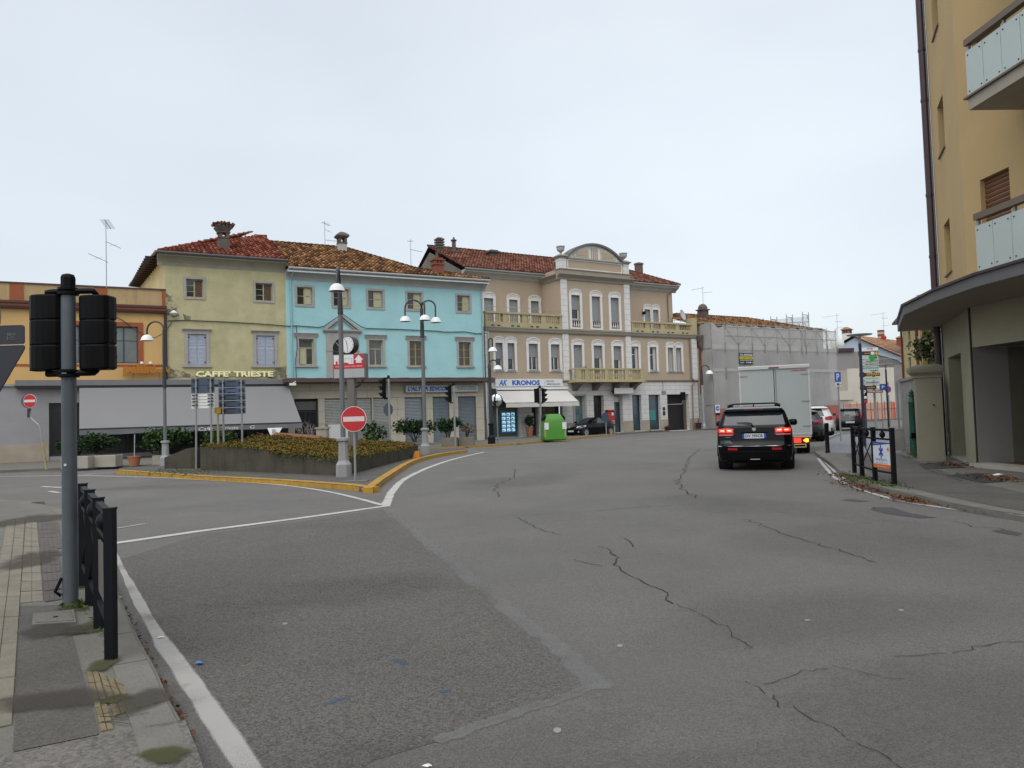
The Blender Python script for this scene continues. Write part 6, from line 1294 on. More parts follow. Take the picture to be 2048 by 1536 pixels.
cl = [h(*p) for p in ((185, 358), (340, 265), (775, 450), (815, 455), (820, 530), (745, 480), (640, 450), (560, 432), (480, 440), (420, 455), (330, 470), (235, 492), (228, 400))]
MB().py(cl, -.12, -.01).build('gable_cladding', mat('pale_blue_cladding', (.46, .53, .62), .7, .05, .5), gh)
MB().poly([(apx[0], -.5, apx[1]+.1), (re_[0]+.3, -.5, re_[1]+.05), (re_[0]+.3, 14, re_[1]+.05), (apx[0], 14, apx[1]+.1)]).poly([(apx[0], -.5, apx[1]+.1), (le_[0]-.4, -.5, le_[1]), (le_[0]-.4, 14, le_[1]), (apx[0], 14, apx[1]+.1)]).build('roof', roof_deck, gh, fix=False)
tiles(gh, [(apx[0], -.55, apx[1]+.1), (re_[0]+.3, -.55, re_[1]+.05), (re_[0]+.3, 14, re_[1]+.05), (apx[0], 14, apx[1]+.1)], (re_[0], 0, re_[1]), (re_[0]-apx[0], 0, re_[1]-apx[1]), mat('faded_roof_tile', (.3, .15, .08), .9, .2, 1, attr='tint', col2=(.42, .25, .14), stain=.3, scol=(.15, .1, .07)), seed=51, sp=.3, ln=.5)
MB().box(apx[0], re_[0]+.3, -.62, -.55, re_[1]-.1, re_[1]-.08).build('barge_board', white_paint, gh)
a, b_ = h(785, 540), h(828, 680); o = MB().box(a[0], b_[0], -.05, .0, b_[1], a[1]).build('window', frame_white, gh); MB().box(a[0]+.2, b_[0]-.2, -.07, -.05, b_[1]+.2, a[1]-.2).build('pane', glass_grey, o)
for (x, y0, y1, m, wd, cap) in ((262, 300, 226, white_paint, .43, 1), (588, 280, 192, mat('pale_chimney', (.42, .40, .36)), .3, 0), (765, 320, 292, brick_red, .28, 1)):
    yy = 1.5 if x < 300 else 7; a = HF.at(1640+x/4.8, 620+y0/4.8, -yy); b_ = HF.at(1640+x/4.8, 620+y1/4.8, -yy); o = MB().box(a[0]-wd, a[0]+wd, yy-wd, yy+wd, a[1]-1.5, b_[1]).build('chimney', m, gh)
    if cap:
        z = b_[1]; mb = MB(); e = wd*1.05
        for q in (-wd, wd*.5): mb.box(a[0]+q, a[0]+q+wd*.5, yy-wd, yy-wd*.5, z, z+e*.9).box(a[0]+q, a[0]+q+wd*.5, yy+wd*.5, yy+wd, z, z+e*.9)
        mb.box(a[0]-wd*.18, a[0]+wd*.18, yy-wd, yy+wd, z, z+e*.9).box(a[0]-wd*1.15, a[0]+wd*1.15, yy-wd*1.15, yy+wd*1.15, z+e*.9, z+e); mb.loft([[(a[0]+q*wd*1.4, yy+r*wd*1.4, z+e) for q, r in ((-1, -1), (1, -1), (1, 1), (-1, 1))], [(a[0]+q*.06, yy+r*wd*.6, z+e+wd*.75) for q, r in ((-1, -1), (1, -1), (1, 1), (-1, 1))]]); mb.build('chimney_head', mat('clay_chimney_head', (.26, .15, .09), .9, .2, 3), o)
    else:
        mb = MB()
        for k in range(3): mb.box(a[0]-wd*1.05, a[0]+wd*1.05, yy-wd*1.05, yy+wd*1.05, b_[1]-.25-k*.5, b_[1]-.02-k*.5)
        mb.build('chimney_head', brick_red, o)
o = MB().disc_y(HF.at(1769, 675, -6)[0], HF.at(1769, 675, -6)[1], .24, 5.5, 6).build('red_cowl', mat('post_red', (.42, .025, .012)), gh)
# ruined walls in front of the gabled house
rw = thing('ruined_wall', 'streaked cream concrete wall remains with a dark opening behind the parked cars', 'wall', Vector((at(1640, 800, 84).x, 84, 0)), 0)
def rz_(x, y): v = at(1640+x/4.8, 620+y/4.8, 84); return v.x-rw.location.x, v.z
x0 = rz_(20, 800)[0]; xm = rz_(270, 800)[0]; x1 = rz_(720, 800)[0]; z_ = lambda y: rz_(300, y)[1]
con = mat('streaked_concrete', (.40, .37, .31), .9, .15, .5, streak=.7, scol=(.17, .15, .12), stain=.3); crm = mat('cream_wall_paint', (.55, .52, .45), .85, .08, .5, stain=.2, scol=(.36, .33, .28), sscale=.4)
dx0, dx1 = rz_(15, 900)[0], rz_(180, 900)[0]
MB().wall(x0, xm, 0, z_(578), [(dx0, dx1, .0, z_(868))], 0, .5).build('concrete_part', con, rw, fix=False); MB().wall(xm, x1, 0, z_(562), [], -.01, .3).build('painted_part', crm, rw, fix=False); MB().box(rz_(80, 0)[0], xm+.5, -.12, -.02, z_(862), z_(778)).build('white_band', crm, rw)
MB().box(dx0, dx1, 1.5, 1.6, 0, z_(868)).build('dark_opening', dark_in, rw); MB().box(x1, x1+3.6, -.02, .4, 0, z_(540)).build('rubble_pier', Wm, rw)
mb = MB()
for k in range(14): mb.box(x0-.6+random.uniform(0, .5), x0+.9, -.1, .3, z_(868)+k*.33, z_(868)+k*.33+.3)
tag(mb.build('rubble_edge', wm, rw), kind='stuff')
an = thing('grey_annex', 'grey plastered lean-to joining the scaffolding and the blue clad gable', 'building', Vector((at(1640, 800, 86.5).x, 86.5, 0)), 0)
v0, v1 = at(1660, 700, 86.5), at(1720, 740, 86.5); MB().box(v0.x-an.location.x-3, v1.x-an.location.x, 0, 6, 0, at(1680, 704, 86.5).z).build('wall', mat('annex_grey', (.27, .262, .25), .9, .1, .5), an); MB().box(v0.x-an.location.x, v0.x-an.location.x+2.6, -.25, 6, at(1680, 704, 86.5).z, at(1680, 697, 86.5).z).build('roof_edge', brown_pipe, an)
of = thing('safety_fence', 'orange plastic mesh fence on thin posts along the vacant plot', 'fence', Vector((at(1680, 830, 80).x, 80, 0)), 0)
fx = lambda px: at(px, 830, 80).x-of.location.x
omesh = mat('orange_mesh_far', (.56, .16, .085), .85, .1, .6, alpha=.62); osol = mat('orange_mesh_end', (.62, .1, .03), .8, .08, 1)
zt = at(1740, 805, 80).z
MB().add([(fx(1690), 0, .05), (fx(1789), 0, .05), (fx(1789), 0, zt), (fx(1690), 0, zt-.1)], [(0, 1, 2, 3)]).build('mesh', omesh, of, fix=False); MB().add([(fx(1786), -.05, .05), (fx(1798), .6, .05), (fx(1797), .6, zt), (fx(1786), -.05, zt)], [(0, 1, 2, 3)]).build('mesh', osol, of, fix=False)
for k in range(9): x = fx(1687)+(fx(1797)-fx(1687))*k/8; MB().tube([(x, -.05, 0), (x, -.05, zt+.1)], .03, 5).build('post', mat('rusty_post', (.12, .05, .03), .8), of)
MB().tube([(fx(1688), -.06, zt*.62), (fx(1795), -.06, zt*.62)], .035, 4).build('wire', mat('rusty_post', (.12, .05, .03)), of); MB().box(fx(1690), fx(1800), -.5, .5, 0, .12).build('kerb', pave_conc, of)
of2 = thing('safety_fence', 'stretch of dull red mesh screen behind the white parked car', 'fence', Vector((at(1615, 830, 76).x, 76, 0)), 0); w2 = at(1655, 830, 76).x-of2.location.x; MB().add([(0, 0, .05), (w2, 0, .05), (w2, 0, 2.6), (0, 0, 2.6)], [(0, 1, 2, 3)]).build('mesh', mat('dull_orange_mesh', (.36, .12, .09)), of2, fix=False); MB().tube([(0, 0, 0), (0, 0, 2.7)], .05, 5).build('post', zinc, of2)
# aerials
def aer(label, px, py, Y, top, arms):
    p = at(px, py, Y); z = at(px, top, Y).z; antenna('roof_aerial', label, p, z-p.z, arms)
aer('tall mast aerial above the yellow flat roofed shop', 213, 575, 38, 440, [(3.3, 1.0, 100, -.25, 14, .25), (2.3, 1.1, 80, -.1, 1, .0), (1.3, 1.4, 260, .12, 1, .1)])
aer('zigzag aerial beside the white chimney of the blue house', 650, 490, 52, 441, [(1.5, .7, 60, -.15, 5, .3), (.35, 1.4, 30, -.02, 3, .0), (1.1, .5, 20, -.5, 1, 0)])
aer('thin aerial over the right hip of the blue house roof', 822, 530, 54, 478, [(1.7, .3, 90, 0, 3, .5), (1.1, .9, 20, -.15, 4, .05)])
aer('aerial on the mossy chimney beside the satellite dish', 1407, 622, 76, 573, [(2.3, 1.4, 195, -.18, 9, .1), (1.8, 1.2, 20, .12, 3, .05)])
aer('aerial standing left of the brick topped white chimney', 1677, 702, 86, 626, [(4.0, 2.4, 200, -.12, 10, .15), (3.3, .9, 10, -.05, 3, .3), (2.6, 1.4, 15, .05, 2, .1)])
aer('aerial at the striped chimney of the gabled house', 1768, 668, 92, 625, [(2.5, 2.2, 200, -.14, 9, .15), (1.9, .8, 5, 0, 3, .3), (1.0, 1.0, 5, .05, 2, .2)])
dd = thing('satellite_dish', 'whitish satellite dish at the left eave of the blue clad gable', 'dish', at(1674, 688, 87)); mb = MB(); mb.loft([[(r*cos(2*pi*k/14), -hh_, r*sin(2*pi*k/14)) for k in range(14)] for r, hh_ in ((.05, .3), (.5, .22), (.85, 0))], False); mb.build('reflector', white_paint, dd, smooth=True); MB().tube([(0, 0, -.9), (0, 0, 0)], .05, 5).build('mast', zinc, dd)
# ================================================================== planter on the island
pl = thing('island_planter', 'mossy grey concrete planter wall sloping down to the tip of the traffic island', 'planter')
pcm = mat('mossy_concrete', (.078, .073, .058), .95, .28, 1.5, bump=.15, bscale=20, stain=.55, scol=(.026, .026, .016), sscale=1.3, streak=.8, spec=.1)
z0 = .12
A, Bp, Cp, Wp = G(401, 940, z0), G(690, 951.5, z0), G(836.5, 912.5, z0), G(329, 937.5, z0)
hA, hB, hC = at(401, 893, A.y).z, at(690, 918.5, Bp.y).z, at(836.5, 892, Cp.y).z
Dk = Vector((Cp.x-2.5, Cp.y+4.5, 0)); Ek = Vector((A.x+.8, A.y+8.5, 0))
def wallseg(p, q, hp, hq, name='wall', th=.22, n=1, label=None):
    d = (q-p).normalized(); nn = Vector((-d.y, d.x, 0)); mb = MB(); rings = []
    for i in range(n+1):
        t = i/n; c = p.lerp(q, t); h = hp+(hq-hp)*t; rings.append([(c.x, c.y, 0), (c.x+nn.x*th, c.y+nn.y*th, 0), (c.x+nn.x*th, c.y+nn.y*th, h), (c.x, c.y, h)])
    return mb.loft(rings).build(name, pcm, pl, label=label)
mA = A.lerp(Bp, .55); hm = at(545, 903, mA.y).z
q1_ = A.lerp(Bp, .3); wallseg(A, q1_, hA, at(488, 894.5, q1_.y).z); wallseg(q1_, mA, at(488, 894.5, q1_.y).z, hm); wallseg(mA, Bp, hm, hB); wallseg(Bp, Cp, hB, hC); wallseg(Cp, Dk, hC, .6); wallseg(Dk, Ek, .6, 1.0); wallseg(Ek, A, 1.0, hA)
W2 = G(392, 937, z0); wallseg(Wp, Wp.lerp(W2, .72), at(329, 915, Wp.y).z, at(378, 895, W2.y+1.5).z, 'wedge_wall'); wallseg(Wp.lerp(W2, .72), W2, at(378, 895, W2.y+1.5).z, at(392, 892, W2.y+1.5).z, 'wedge_wall')
# planting: height field over the bed
ctl = [(A, hA+.02), (q1_, hA+.0), (mA, hm+.03), (Bp, hB+.03), (Cp, hC+.05), (Dk, .55), (Ek, 1.0), (A.lerp(Ek, .45), 1.12), (A.lerp(Ek, .3)+Vector((1.5, .3, 0)), 1.16), (q1_+Vector((.8, 3, 0)), 1.02), (mA+Vector((0, 3, 0)), .8), (Bp.lerp(Cp, .5)+Vector((-2, 2, 0)), .72), (Bp+Vector((-.6, 1.8, 0)), hB+.1)]+[(Bp.lerp(Cp, t), hB+(hC-hB)*t+.02) for t in (.12, .25, .38, .5, .62, .75, .88)]+[(mA.lerp(Bp, t), hm+(hB-hm)*t+.02) for t in (.25, .5, .75)]+[(A.lerp(q1_, .5), hA+.02), (q1_.lerp(mA, .5), hA*.5+hm*.5+.02)]
cp = np.array([[c.x, c.y] for c, _ in ctl]); chh = np.array([h for _, h in ctl])
def bedz(x, y):
    d = np.sqrt((cp[:, 0]-x)**2+(cp[:, 1]-y)**2)+.25; ww = d**-2.4; return float((ww*chh).sum()/ww.sum())
ringp = [A, q1_, mA, Bp, Cp, Dk, Ek]
def inpoly(x, y, P):
    r = False; n = len(P)
    for i in range(n):
        a, c = P[i], P[(i+1) % n]
        if (a.y > y) != (c.y > y) and x < (c.x-a.x)*(y-a.y)/(c.y-a.y)+a.x: r = not r
    return r
xa, xb = min(p.x for p in ringp), max(p.x for p in ringp); ya, yb_ = min(p.y for p in ringp), max(p.y for p in ringp)
mb = MB(); nx, ny = 40, 40; idx = {}; vs = []; fs = []
for i in range(nx):
    for j in range(ny):
        x, y = xa+(xb-xa)*i/(nx-1), ya+(yb_-ya)*j/(ny-1)
        if inpoly(x, y, ringp): idx[i, j] = len(vs); vs.append((x, y, bedz(x, y)-.1))
for i in range(nx-1):
    for j in range(ny-1):
        k = [(i, j), (i+1, j), (i+1, j+1), (i, j+1)]
        if all(q in idx for q in k): fs.append(tuple(idx[q] for q in k))
MB().add(vs, fs).build('soil', flat('bed_soil', (.03, .024, .015), .95), pl, fix=False)
pts = []; tn = []; rg = np.random.default_rng(77)
while len(pts) < 38000:
    x, y = rg.uniform(xa, xb), rg.uniform(ya, yb_)
    near = 1.0 if y < ya+7 or x > Bp.x-3 else .6
    if rg.uniform() > near or not inpoly(x, y, ringp): continue
    b = .5+.5*sin(x*1.7+sin(y*1.3)*2)*cos(y*1.1+x*.4); pts.append((x, y, bedz(x, y)+rg.normal(0, .035)+.05*b-.03)); tn.append(.25+.55*(b > .55)*rg.uniform()+.25*rg.uniform())
for p, q, hp, hq in ((A, q1_, hA, hA), (q1_, mA, hA, hm), (mA, Bp, hm, hB), (Bp, Cp, hB, hC)):
    for _ in range(620 if p is mA or p is Bp else 200):
        t = rg.uniform(); c = p.lerp(q, t); dp = abs(rg.normal(0, .09 if (p is mA) else .04)); pts.append((c.x+rg.normal(0, .05), c.y+rg.normal(0, .06)-.03, hp+(hq-hp)*t-dp+.05)); tn.append(rg.uniform(0, .35))
flakes('ground_cover', pts, .075, leaf_ivy, flatness=.3, seed=78, kind='stuff', tint=tn)
bw = thing('brick_edging', 'low terracotta capped wall running through the planter bed', 'wall'); ba, bb = at(548, 872, 30), at(640, 878, 33); 
for i in range(12):
    a, c = ba.lerp(bb, i/12), ba.lerp(bb, (i+.96)/12); MB().loft([[(v.x, v.y+o_, v.z+z) for o_, z in ((-.25, -.45), (-.25, .05), (.25, .14), (.25, -.45))] for v in (a, c)]).build('capping_tile', mat('terracotta_cap', (.25, .105, .06), .9, .2, 4, stain=.3, scol=(.1, .06, .04)), bw)
def cblock(name, label, px0, px1, pb, pt, m, depth=.55, z=.1, cat='planter', cham=.02):
    p = G(px0, pb, z); q = G(px1, pb, z); q = Vector((p.x+(at(px1, pb, p.y).x-p.x), p.y, z)); hh = at(px0, pt, p.y).z-z
    t = thing(name, label, cat, p); MB().cbox(0, q.x-p.x, 0, depth, 0, hh, cham).build('trough', m, t); MB().box(.05, q.x-p.x-.05, .05, depth-.05, hh-.02, hh+.012).build('soil', wood_stem, t); return t, hh, q.x-p.x
trough = mat('trough_concrete', (.34, .315, .26), .9, .14, 2, stain=.4, scol=(.18, .17, .13)); trough_d = mat('trough_dark', (.17, .16, .13), .95, .2, 2, stain=.5, scol=(.09, .085, .06))
_, h_, w_ = cblock('concrete_planter', 'square concrete planter left of the thin traffic light pole below the newsagent sign', 883, 915, 894, 876, trough_d, .8)
c = G(899, 893, .1); shrub('planted_shrub', 'loose dark evergreen shrub in the square planter before the middle grey shutter', Vector((c.x-.1, c.y+.4, .1+h_)), (.85, .6, .62), 700, leaf_dark, .17, 61, 6, 'evergreen shrubs on the square')
_, h_, w_ = cblock('concrete_planter', 'concrete planter with a dry plant before the right grey shutter', 917, 948, 892.5, 875, trough_d, .8)
c = G(933, 892, .1); shrub('planted_shrub', 'dry brown yucca like plant in the right hand planter', Vector((c.x, c.y+.4, .1+h_)), (.5, .4, .42), 220, leaf_dry, .13, 62, 7, None, lobes=4)
c = G(820, 893, .1); shrub('planted_shrub', 'wide dark evergreen shrub behind the planter in front of the left grey shutter', Vector((c.x, c.y+2, .3)), (1.35, .8, .75), 1150, leaf_dark, .19, 63, 8, 'evergreen shrubs on the square', lobes=7)
c = at(748, 880, 37); shrub('planted_shrub', 'thin green oleander like bush behind the no entry disc', Vector((c.x, c.y, .3)), (.75, .5, .7), 320, leaf_shrub, .2, 64, 7, 'evergreen shrubs on the square', lobes=6)
c = at(530, 868, 31); shrub('planted_shrub', 'reddish brown round bush at the back of the planter bed under the awning', Vector((c.x, c.y, .5)), (.65, .5, .42), 520, leaf_red, .12, 65, 5, lobes=6)
c = at(618, 868, 38); t_ = thing('bare_shrub', 'leafless grey shrub in front of the dark shop doorway', 'shrub', Vector((c.x, c.y, .2))); mb = MB(); rr = random.Random(3)
for k in range(16):
    a = rr.uniform(0, 6.3); e = Vector((cos(a)*rr.uniform(.2, .75), sin(a)*.4, rr.uniform(.7, 1.5))); m_ = e*.55+Vector((rr.uniform(-.1, .1), 0, .1)); mb.tube([(0, 0, 0), m_, e], [.025, .016, .006], 4)
    for q in range(3): mb.tube([m_.lerp(e, rr.random()), e+Vector((rr.uniform(-.3, .3), rr.uniform(-.2, .2), rr.uniform(-.1, .35)))], [.01, .004], 4)
mb.build('branch', flat('bare_twig', (.2, .17, .15), .9), t_)
c = at(600, 868, 37.5); shrub('planted_shrub', 'dark low bush left of the leafless grey shrub', Vector((c.x, c.y, .2)), (.6, .4, .5), 380, leaf_dark, .14, 67, 4)
p = at(632, 876, 36); q = at(654, 876, 36); t_ = thing('concrete_block', 'square concrete post block beside the white shutter panel', 'block', Vector((p.x, 36, .1))); MB().cbox(0, q.x-p.x, 0, .5, 0, at(640, 858, 36).z-.1, .03).build('block', trough, t_); MB().box(-.04, q.x-p.x+.04, -.04, .54, at(640, 858, 36).z-.1, at(640, 858, 36).z-.02).build('cap', trough, t_)
sbp = at(548, 866, 33); t_ = thing('menu_board', 'white tilted board with a small grey notice behind the planter bed', 'sign', Vector((sbp.x, 33, 0))); zz = sbp.z
MB().add([(-.1, 0, zz-.2), (.1, 0, zz-.22), (.32, .1, zz+.22), (-.32, .1, zz+.22)], [(0, 1, 2, 3)]).add([(-.1, .03, zz-.2), (.1, .03, zz-.22), (.32, .13, zz+.22), (-.32, .13, zz+.22)], [(3, 2, 1, 0)]).build('board', sign_white, t_, fix=False); MB().box(-.08, .08, -.03, -.02, zz-.02, zz+.16).build('notice', alu_back, t_); MB().tube([(0, .15, 0), (0, .15, zz)], .03, 5).build('leg', alu_back, t_)
# left side planters
_, h_, w_ = cblock('concrete_planter', 'long pale concrete trough with a dark shrub right of the traffic light pole', 180, 231, 935, 911.5, trough, .6)
c = G(190, 934, .1); shrub('planted_shrub', 'dense dark green shrub over the trough right of the traffic light pole', Vector((c.x, c.y+.3, .1+h_*.7)), (1.05, .6, .55), 1500, leaf_dark, .12, 71, 5, 'evergreen shrubs on the square', lobes=7)
_, h_, w_ = cblock('concrete_planter', 'pale concrete trough half hidden behind the near traffic light pole', 121, 176, 938, 914, trough, .6)
c = G(130, 936, .1); shrub('planted_shrub', 'small dark shrub left of the near traffic light pole by the black framed window', Vector((c.x, c.y+.3, .1+h_*.5)), (.62, .5, .5), 800, leaf_dark, .12, 72, 4, 'evergreen shrubs on the square', lobes=5)
_, h_, w_ = cblock('concrete_planter', 'pale concrete trough behind the left street lamp', 304, 352, 930, 911, trough, .6)
c = G(318, 930, .1); shrub('planted_shrub', 'bright green spreading shrub behind the left street lamp', Vector((c.x, c.y+.3, .1+h_*.7)), (1.2, .6, .62), 1500, leaf_shrub, .15, 73, 6, 'evergreen shrubs on the square', lobes=8)
c = G(440, 915, .1); shrub('planted_shrub', 'green shrub behind the sign poles under the awning', Vector((c.x-.2, c.y+.3, .4)), (1.0, .6, .52), 700, leaf_shrub, .15, 74, 5, 'evergreen shrubs on the square', lobes=6)
c = G(269, 931.5, .1); t_ = pot('plant_pot', 'small terracotta pot holding a single bare stake', c, .24, .38, terra, stem=False); MB().tube([(0, 0, .3), (.02, 0, 1.25)], .02, 5).build('stake', alu_back, t_)
ob = thing('orange_marker', 'small orange plastic wedge at the right end of the planter wall', 'marker', G(833, 916, .12)); MB().loft([[(-.13, -.12, 0), (.13, -.12, 0), (.13, .12, 0), (-.13, .12, 0)], [(-.05, -.09, .26), (.12, -.09, .26), (.12, .09, .26), (-.05, .09, .26)]]).build('wedge', flat('marker_orange', (.6, .2, .005), .5), ob)
# ================================================================== street lamps
lamp_pole = mat('lamp_pole_grey', (.13, .135, .14), .5, .1, 4); lamp_dark = mat('lamp_arm_dark', (.03, .034, .038), .45, .1, 5); lamp_base = mat('lamp_pedestal', (.28, .28, .285), .7, .12, 4, stain=.3, scol=(.15, .15, .14))
def lamp(label, base, ztop, arms, r=.06, split=None, pedestal=1.0, sr=.2, group='swan neck street lamps', lo=lamp_pole, hi=lamp_dark, pm=lamp_base):
    """arms: (direction deg, reach, height of the shade's rim, top of the arc)"""
    t = thing('street_lamp', label, 'street lamp', base, 0, group); z0 = base[2]
    if pedestal:
        w_ = .17*pedestal; mb = MB(); s = lambda a, z: [(a*x, a*y, z) for x, y in ((-1, -.6), (-.6, -1), (.6, -1), (1, -.6), (1, .6), (.6, 1), (-.6, 1), (-1, .6))]
        mb.loft([s(w_, 0), s(w_, .3*pedestal), s(w_*.78, .36*pedestal), s(w_*.66, .4*pedestal), s(w_*.6, .86*pedestal), s(w_*.85, .88*pedestal), s(w_*.85, .94*pedestal), s(w_*.62, .96*pedestal)]); mb.build('pedestal', pm, t)
    sp = split or ztop*.62; MB().tube([(0, 0, .9*pedestal), (0, 0, sp)], [r*1.1, r], 10).build('pole', lo, t, smooth=True)
    zs = min(a[3]-a[1]/2 for a in arms)-z0; MB().tube([(0, 0, sp), (0, 0, zs)], [r*1.25, r*.9], 10).build('upper_pole', hi, t, smooth=True)
    for dg, reach, rim, top in arms:
        d = Vector((cos(radians(dg)), sin(radians(dg)), 0)); R = reach/2; zc = top-z0-R; p = [Vector((0, 0, zs-.05)), Vector((0, 0, zc))]+[d*(R-R*cos(pi*k/12))+Vector((0, 0, zc+R*sin(pi*k/12))) for k in range(1, 13)]+[d*reach+Vector((0, 0, rim-z0+sr*.9))]
        MB().tube(p, .035 if r < .08 else .04, 8).build('arm', hi, t, smooth=True)
        c = d*reach; o = MB().lathe([(.03, sr*1.02), (sr*.35, sr*.97), (sr*.65, sr*.8), (sr*.88, sr*.5), (sr, sr*.12), (sr*1.06, .0), (sr*1.02, .0), (sr*.9, sr*.1)], (c.x, c.y), 20, rim-z0, cap=False).build('lamp_shade', lamp_white, t, smooth=True)
        MB().lathe([(sr*.98, .005), (.01, .0)], (c.x, c.y), 16, rim-z0).build('lens', flat('lamp_lens', (.06, .06, .06), .4), o)
    return t
b0 = G(688, 953.5, .12); zt = lambda y, x=688: at(x, y, b0.y).z
lamp('swan neck street lamp with white dome shade standing before the clock and planter corner', b0, zt(539)-.12, [(-82, .95, at(686, 582, b0.y-.94).z, at(686, 536, b0.y-.47).z)], .062, zt(628)-.12, 1.1, .2)
b0 = G(331, 931, .12); lamp('swan neck street lamp at the left wedge of the planter, white shade to the left', b0, 4.6, [(176, .68, at(295, 681, b0.y).z, at(312, 643, b0.y).z)], .06, 3.0, 1.0, .23)
b0 = G(851, 908.5, .12); a_ = lambda x, y: at(x, y, b0.y).z; R_ = lambda px: abs(at(px, 700, b0.y).x-at(846.5, 700, b0.y).x)
lamp('three armed swan neck street lamp before the blue house, two shades right and one left', b0, a_(847, 605)-.12, [(180, R_(813), a_(813, 643), a_(830, 600)), (0, R_(874), a_(874, 645), a_(860, 601)), (-68, R_(858)*1.9, at(857, 638, b0.y-.8).z, at(852, 603, b0.y-.4).z)], .075, a_(848, 675)-.12, 1.15, .23)
b0 = G(983.5, 887.5, .1); a_ = lambda x, y: at(x, y, b0.y).z; R_ = lambda px: abs(at(px, 740, b0.y).x-at(977.5, 740, b0.y).x)
lamp('dark street lamp with a second lower arm at the corner of the beige palazzo', b0, a_(977, 677)-.1, [(0, R_(985), a_(985, 703), a_(980, 677)), (12, R_(994), a_(993, 739), a_(986, 720))], .09, a_(978, 735)-.1, 1.2, .25, lo=lamp_dark, pm=iron)
b0 = G(1408, 857.5, .1); a_ = lambda x, y: at(x, y, b0.y).z
lamp('slim grey street lamp in front of the scaffolding corner', b0, a_(1404, 732)-.1, [(0, abs(at(1418, 742, b0.y).x-at(1403, 742, b0.y).x), a_(1418, 748), a_(1410, 731))], .09, a_(1405, 770)-.1, .9, .3, lo=zinc, pm=zinc)
def tlamp(label, px, py, top, z=.1):
    b = G(px, py, z); t = thing('street_lamp', label, 'street lamp', b, 0, 'flat topped path lamps'); h = at(px, top, b.y).z-z; navy = mat('navy_pole', (.022, .024, .05), .45, .1, 5)
    MB().tube([(0, 0, 0), (0, 0, h-.32)], .055, 10).build('pole', navy, t, smooth=True); MB().tube([(0, 0, h-.32), (0, 0, h-.06)], .045, 10).build('lantern', alu_back, t); MB().lathe([(.06, -.06), (.42, -.025), (.45, .0), (.42, .02), (.08, .035)], n=20, z=h).build('cap', alu_back, t, smooth=True)
tlamp('flat topped lamp column standing left of the stack of direction boards', 1730, 893, 669); tlamp('flat topped lamp column beside the no parking sign', 1777.5, 855, 729)
# ================================================================== clock and advertising column
cy_ = 27.5; cb_ = at(703, 900, cy_); ck = thing('advertising_clock', 'double sided clock over a red and white advertising box on a grey column', 'clock', Vector((cb_.x, cy_, .12)), radians(-6))
cz = lambda y: at(703, y, cy_).z-.12; cx_ = lambda x: (at(x, 720, cy_).x-cb_.x)
colm = mat('clock_column', (.135, .125, .115), .7, .12, 3)
MB().cbox(cx_(694.5), cx_(710.5), -.14, .14, 0, cz(757), .03).build('column', colm, ck)
MB().tube([(cx_(709), 0, cz(775)), (cx_(718), 0, cz(772)), (cx_(727), 0, cz(760))], .03, 6).build('stay', dark_metal, ck)
x0, x1, zb, ztp = cx_(668), cx_(734.5), cz(757.5), cz(708.5)
MB().box(x0, x1, -.16, .16, zb, ztp).build('advert_box', flat('box_casing', (.12, .1, .1), .5), ck)
zr = zb+(ztp-zb)*.59; zr0 = zb+(ztp-zb)*.40
MB().box(x0+.03, x1-.05, -.168, -.16, zb+.03, ztp-.03).build('advert_face', sign_white, ck); MB().box(x0+.03, x1-.05, -.173, -.168, zb+.03, zr0).build('lower_panel', alu_back, ck); MB().box(x0+.02, x1-.04, -.177, -.168, zr0, zr).build('red_band', red_sign, ck)
xm = x0+(x1-x0)*.635; MB().box(xm, x1-.05, -.175, -.168, zr, ztp-.03).build('red_square', red_sign, ck)
xa = (xm+x1-.05)/2; MB().py([(xa-.165, zr+.14), (xa, ztp-.05), (xa+.165, zr+.14)], -.18, -.175).box(xa-.1, xa+.1, -.18, -.175, zr+.03, zr+.14).build('house_arrow', sign_white, ck)
mb = MB().box(x0+.1, x0+.17, -.174, -.168, zr, zr+.11)
for k in range(8): a = pi*k/8; b = pi*(k+1)/8; mb.py([(x0+.42+.17*cos(a), zr+.06*sin(a)), (x0+.42+.17*cos(b), zr+.06*sin(b)), (x0+.42+.12*cos(b), zr), (x0+.42+.12*cos(a), zr)], -.174, -.168)
mb.build('red_outline', red_sign, ck); MB().box(x0+.2, xm-.06, -.172, -.168, zr+.19, zr+.2).box(x0+.2, x0+.21, -.172, -.168, zr+.02, zr+.19).box(xm-.07, xm-.06, -.172, -.168, zr+.02, zr+.19).build('line', flat('outline_red', (.45, .2, .18), .5), ck)
text('lettering', 'SPAZIO LIBERO 0481 80285', mat('faded_letter', (.6, .5, .5), .6), ck, x0+.09, x1-.12, zr0+.06, zr-.06, -.18, .012)
ct = bpy.data.objects.new('clock', None); 
R = (at(720, 690, cy_).x-at(685.5, 690, cy_).x)/2*1.02; cc = (cx_(700), cz(690)); ay = radians(-24)
def ckb(): return MB((cc[0], 0, ay))
MB((cc[0], 0, ay)).disc_y(0, cc[1], R, -.12, .14, 32).build('clock_case', flat('clock_case', (.02, .02, .022), .4), ck, smooth=True); f_ = ckb().disc_y(0, cc[1], R*.92, -.13, -.12, 32).build('clock_face', sign_white, ck)
mb = ckb()
for k in range(12): a = pi*k/6; mb.add([(R*.78*sin(a)+dx*R, -.133, cc[1]+R*.78*cos(a)+dz*R) for dx, dz in ((-.035, -.06), (.035, -.06), (.035, .06), (-.035, .06))], [(0, 1, 2, 3)])
mb.build('numeral', dark_metal, f_, fix=False); mb = ckb()
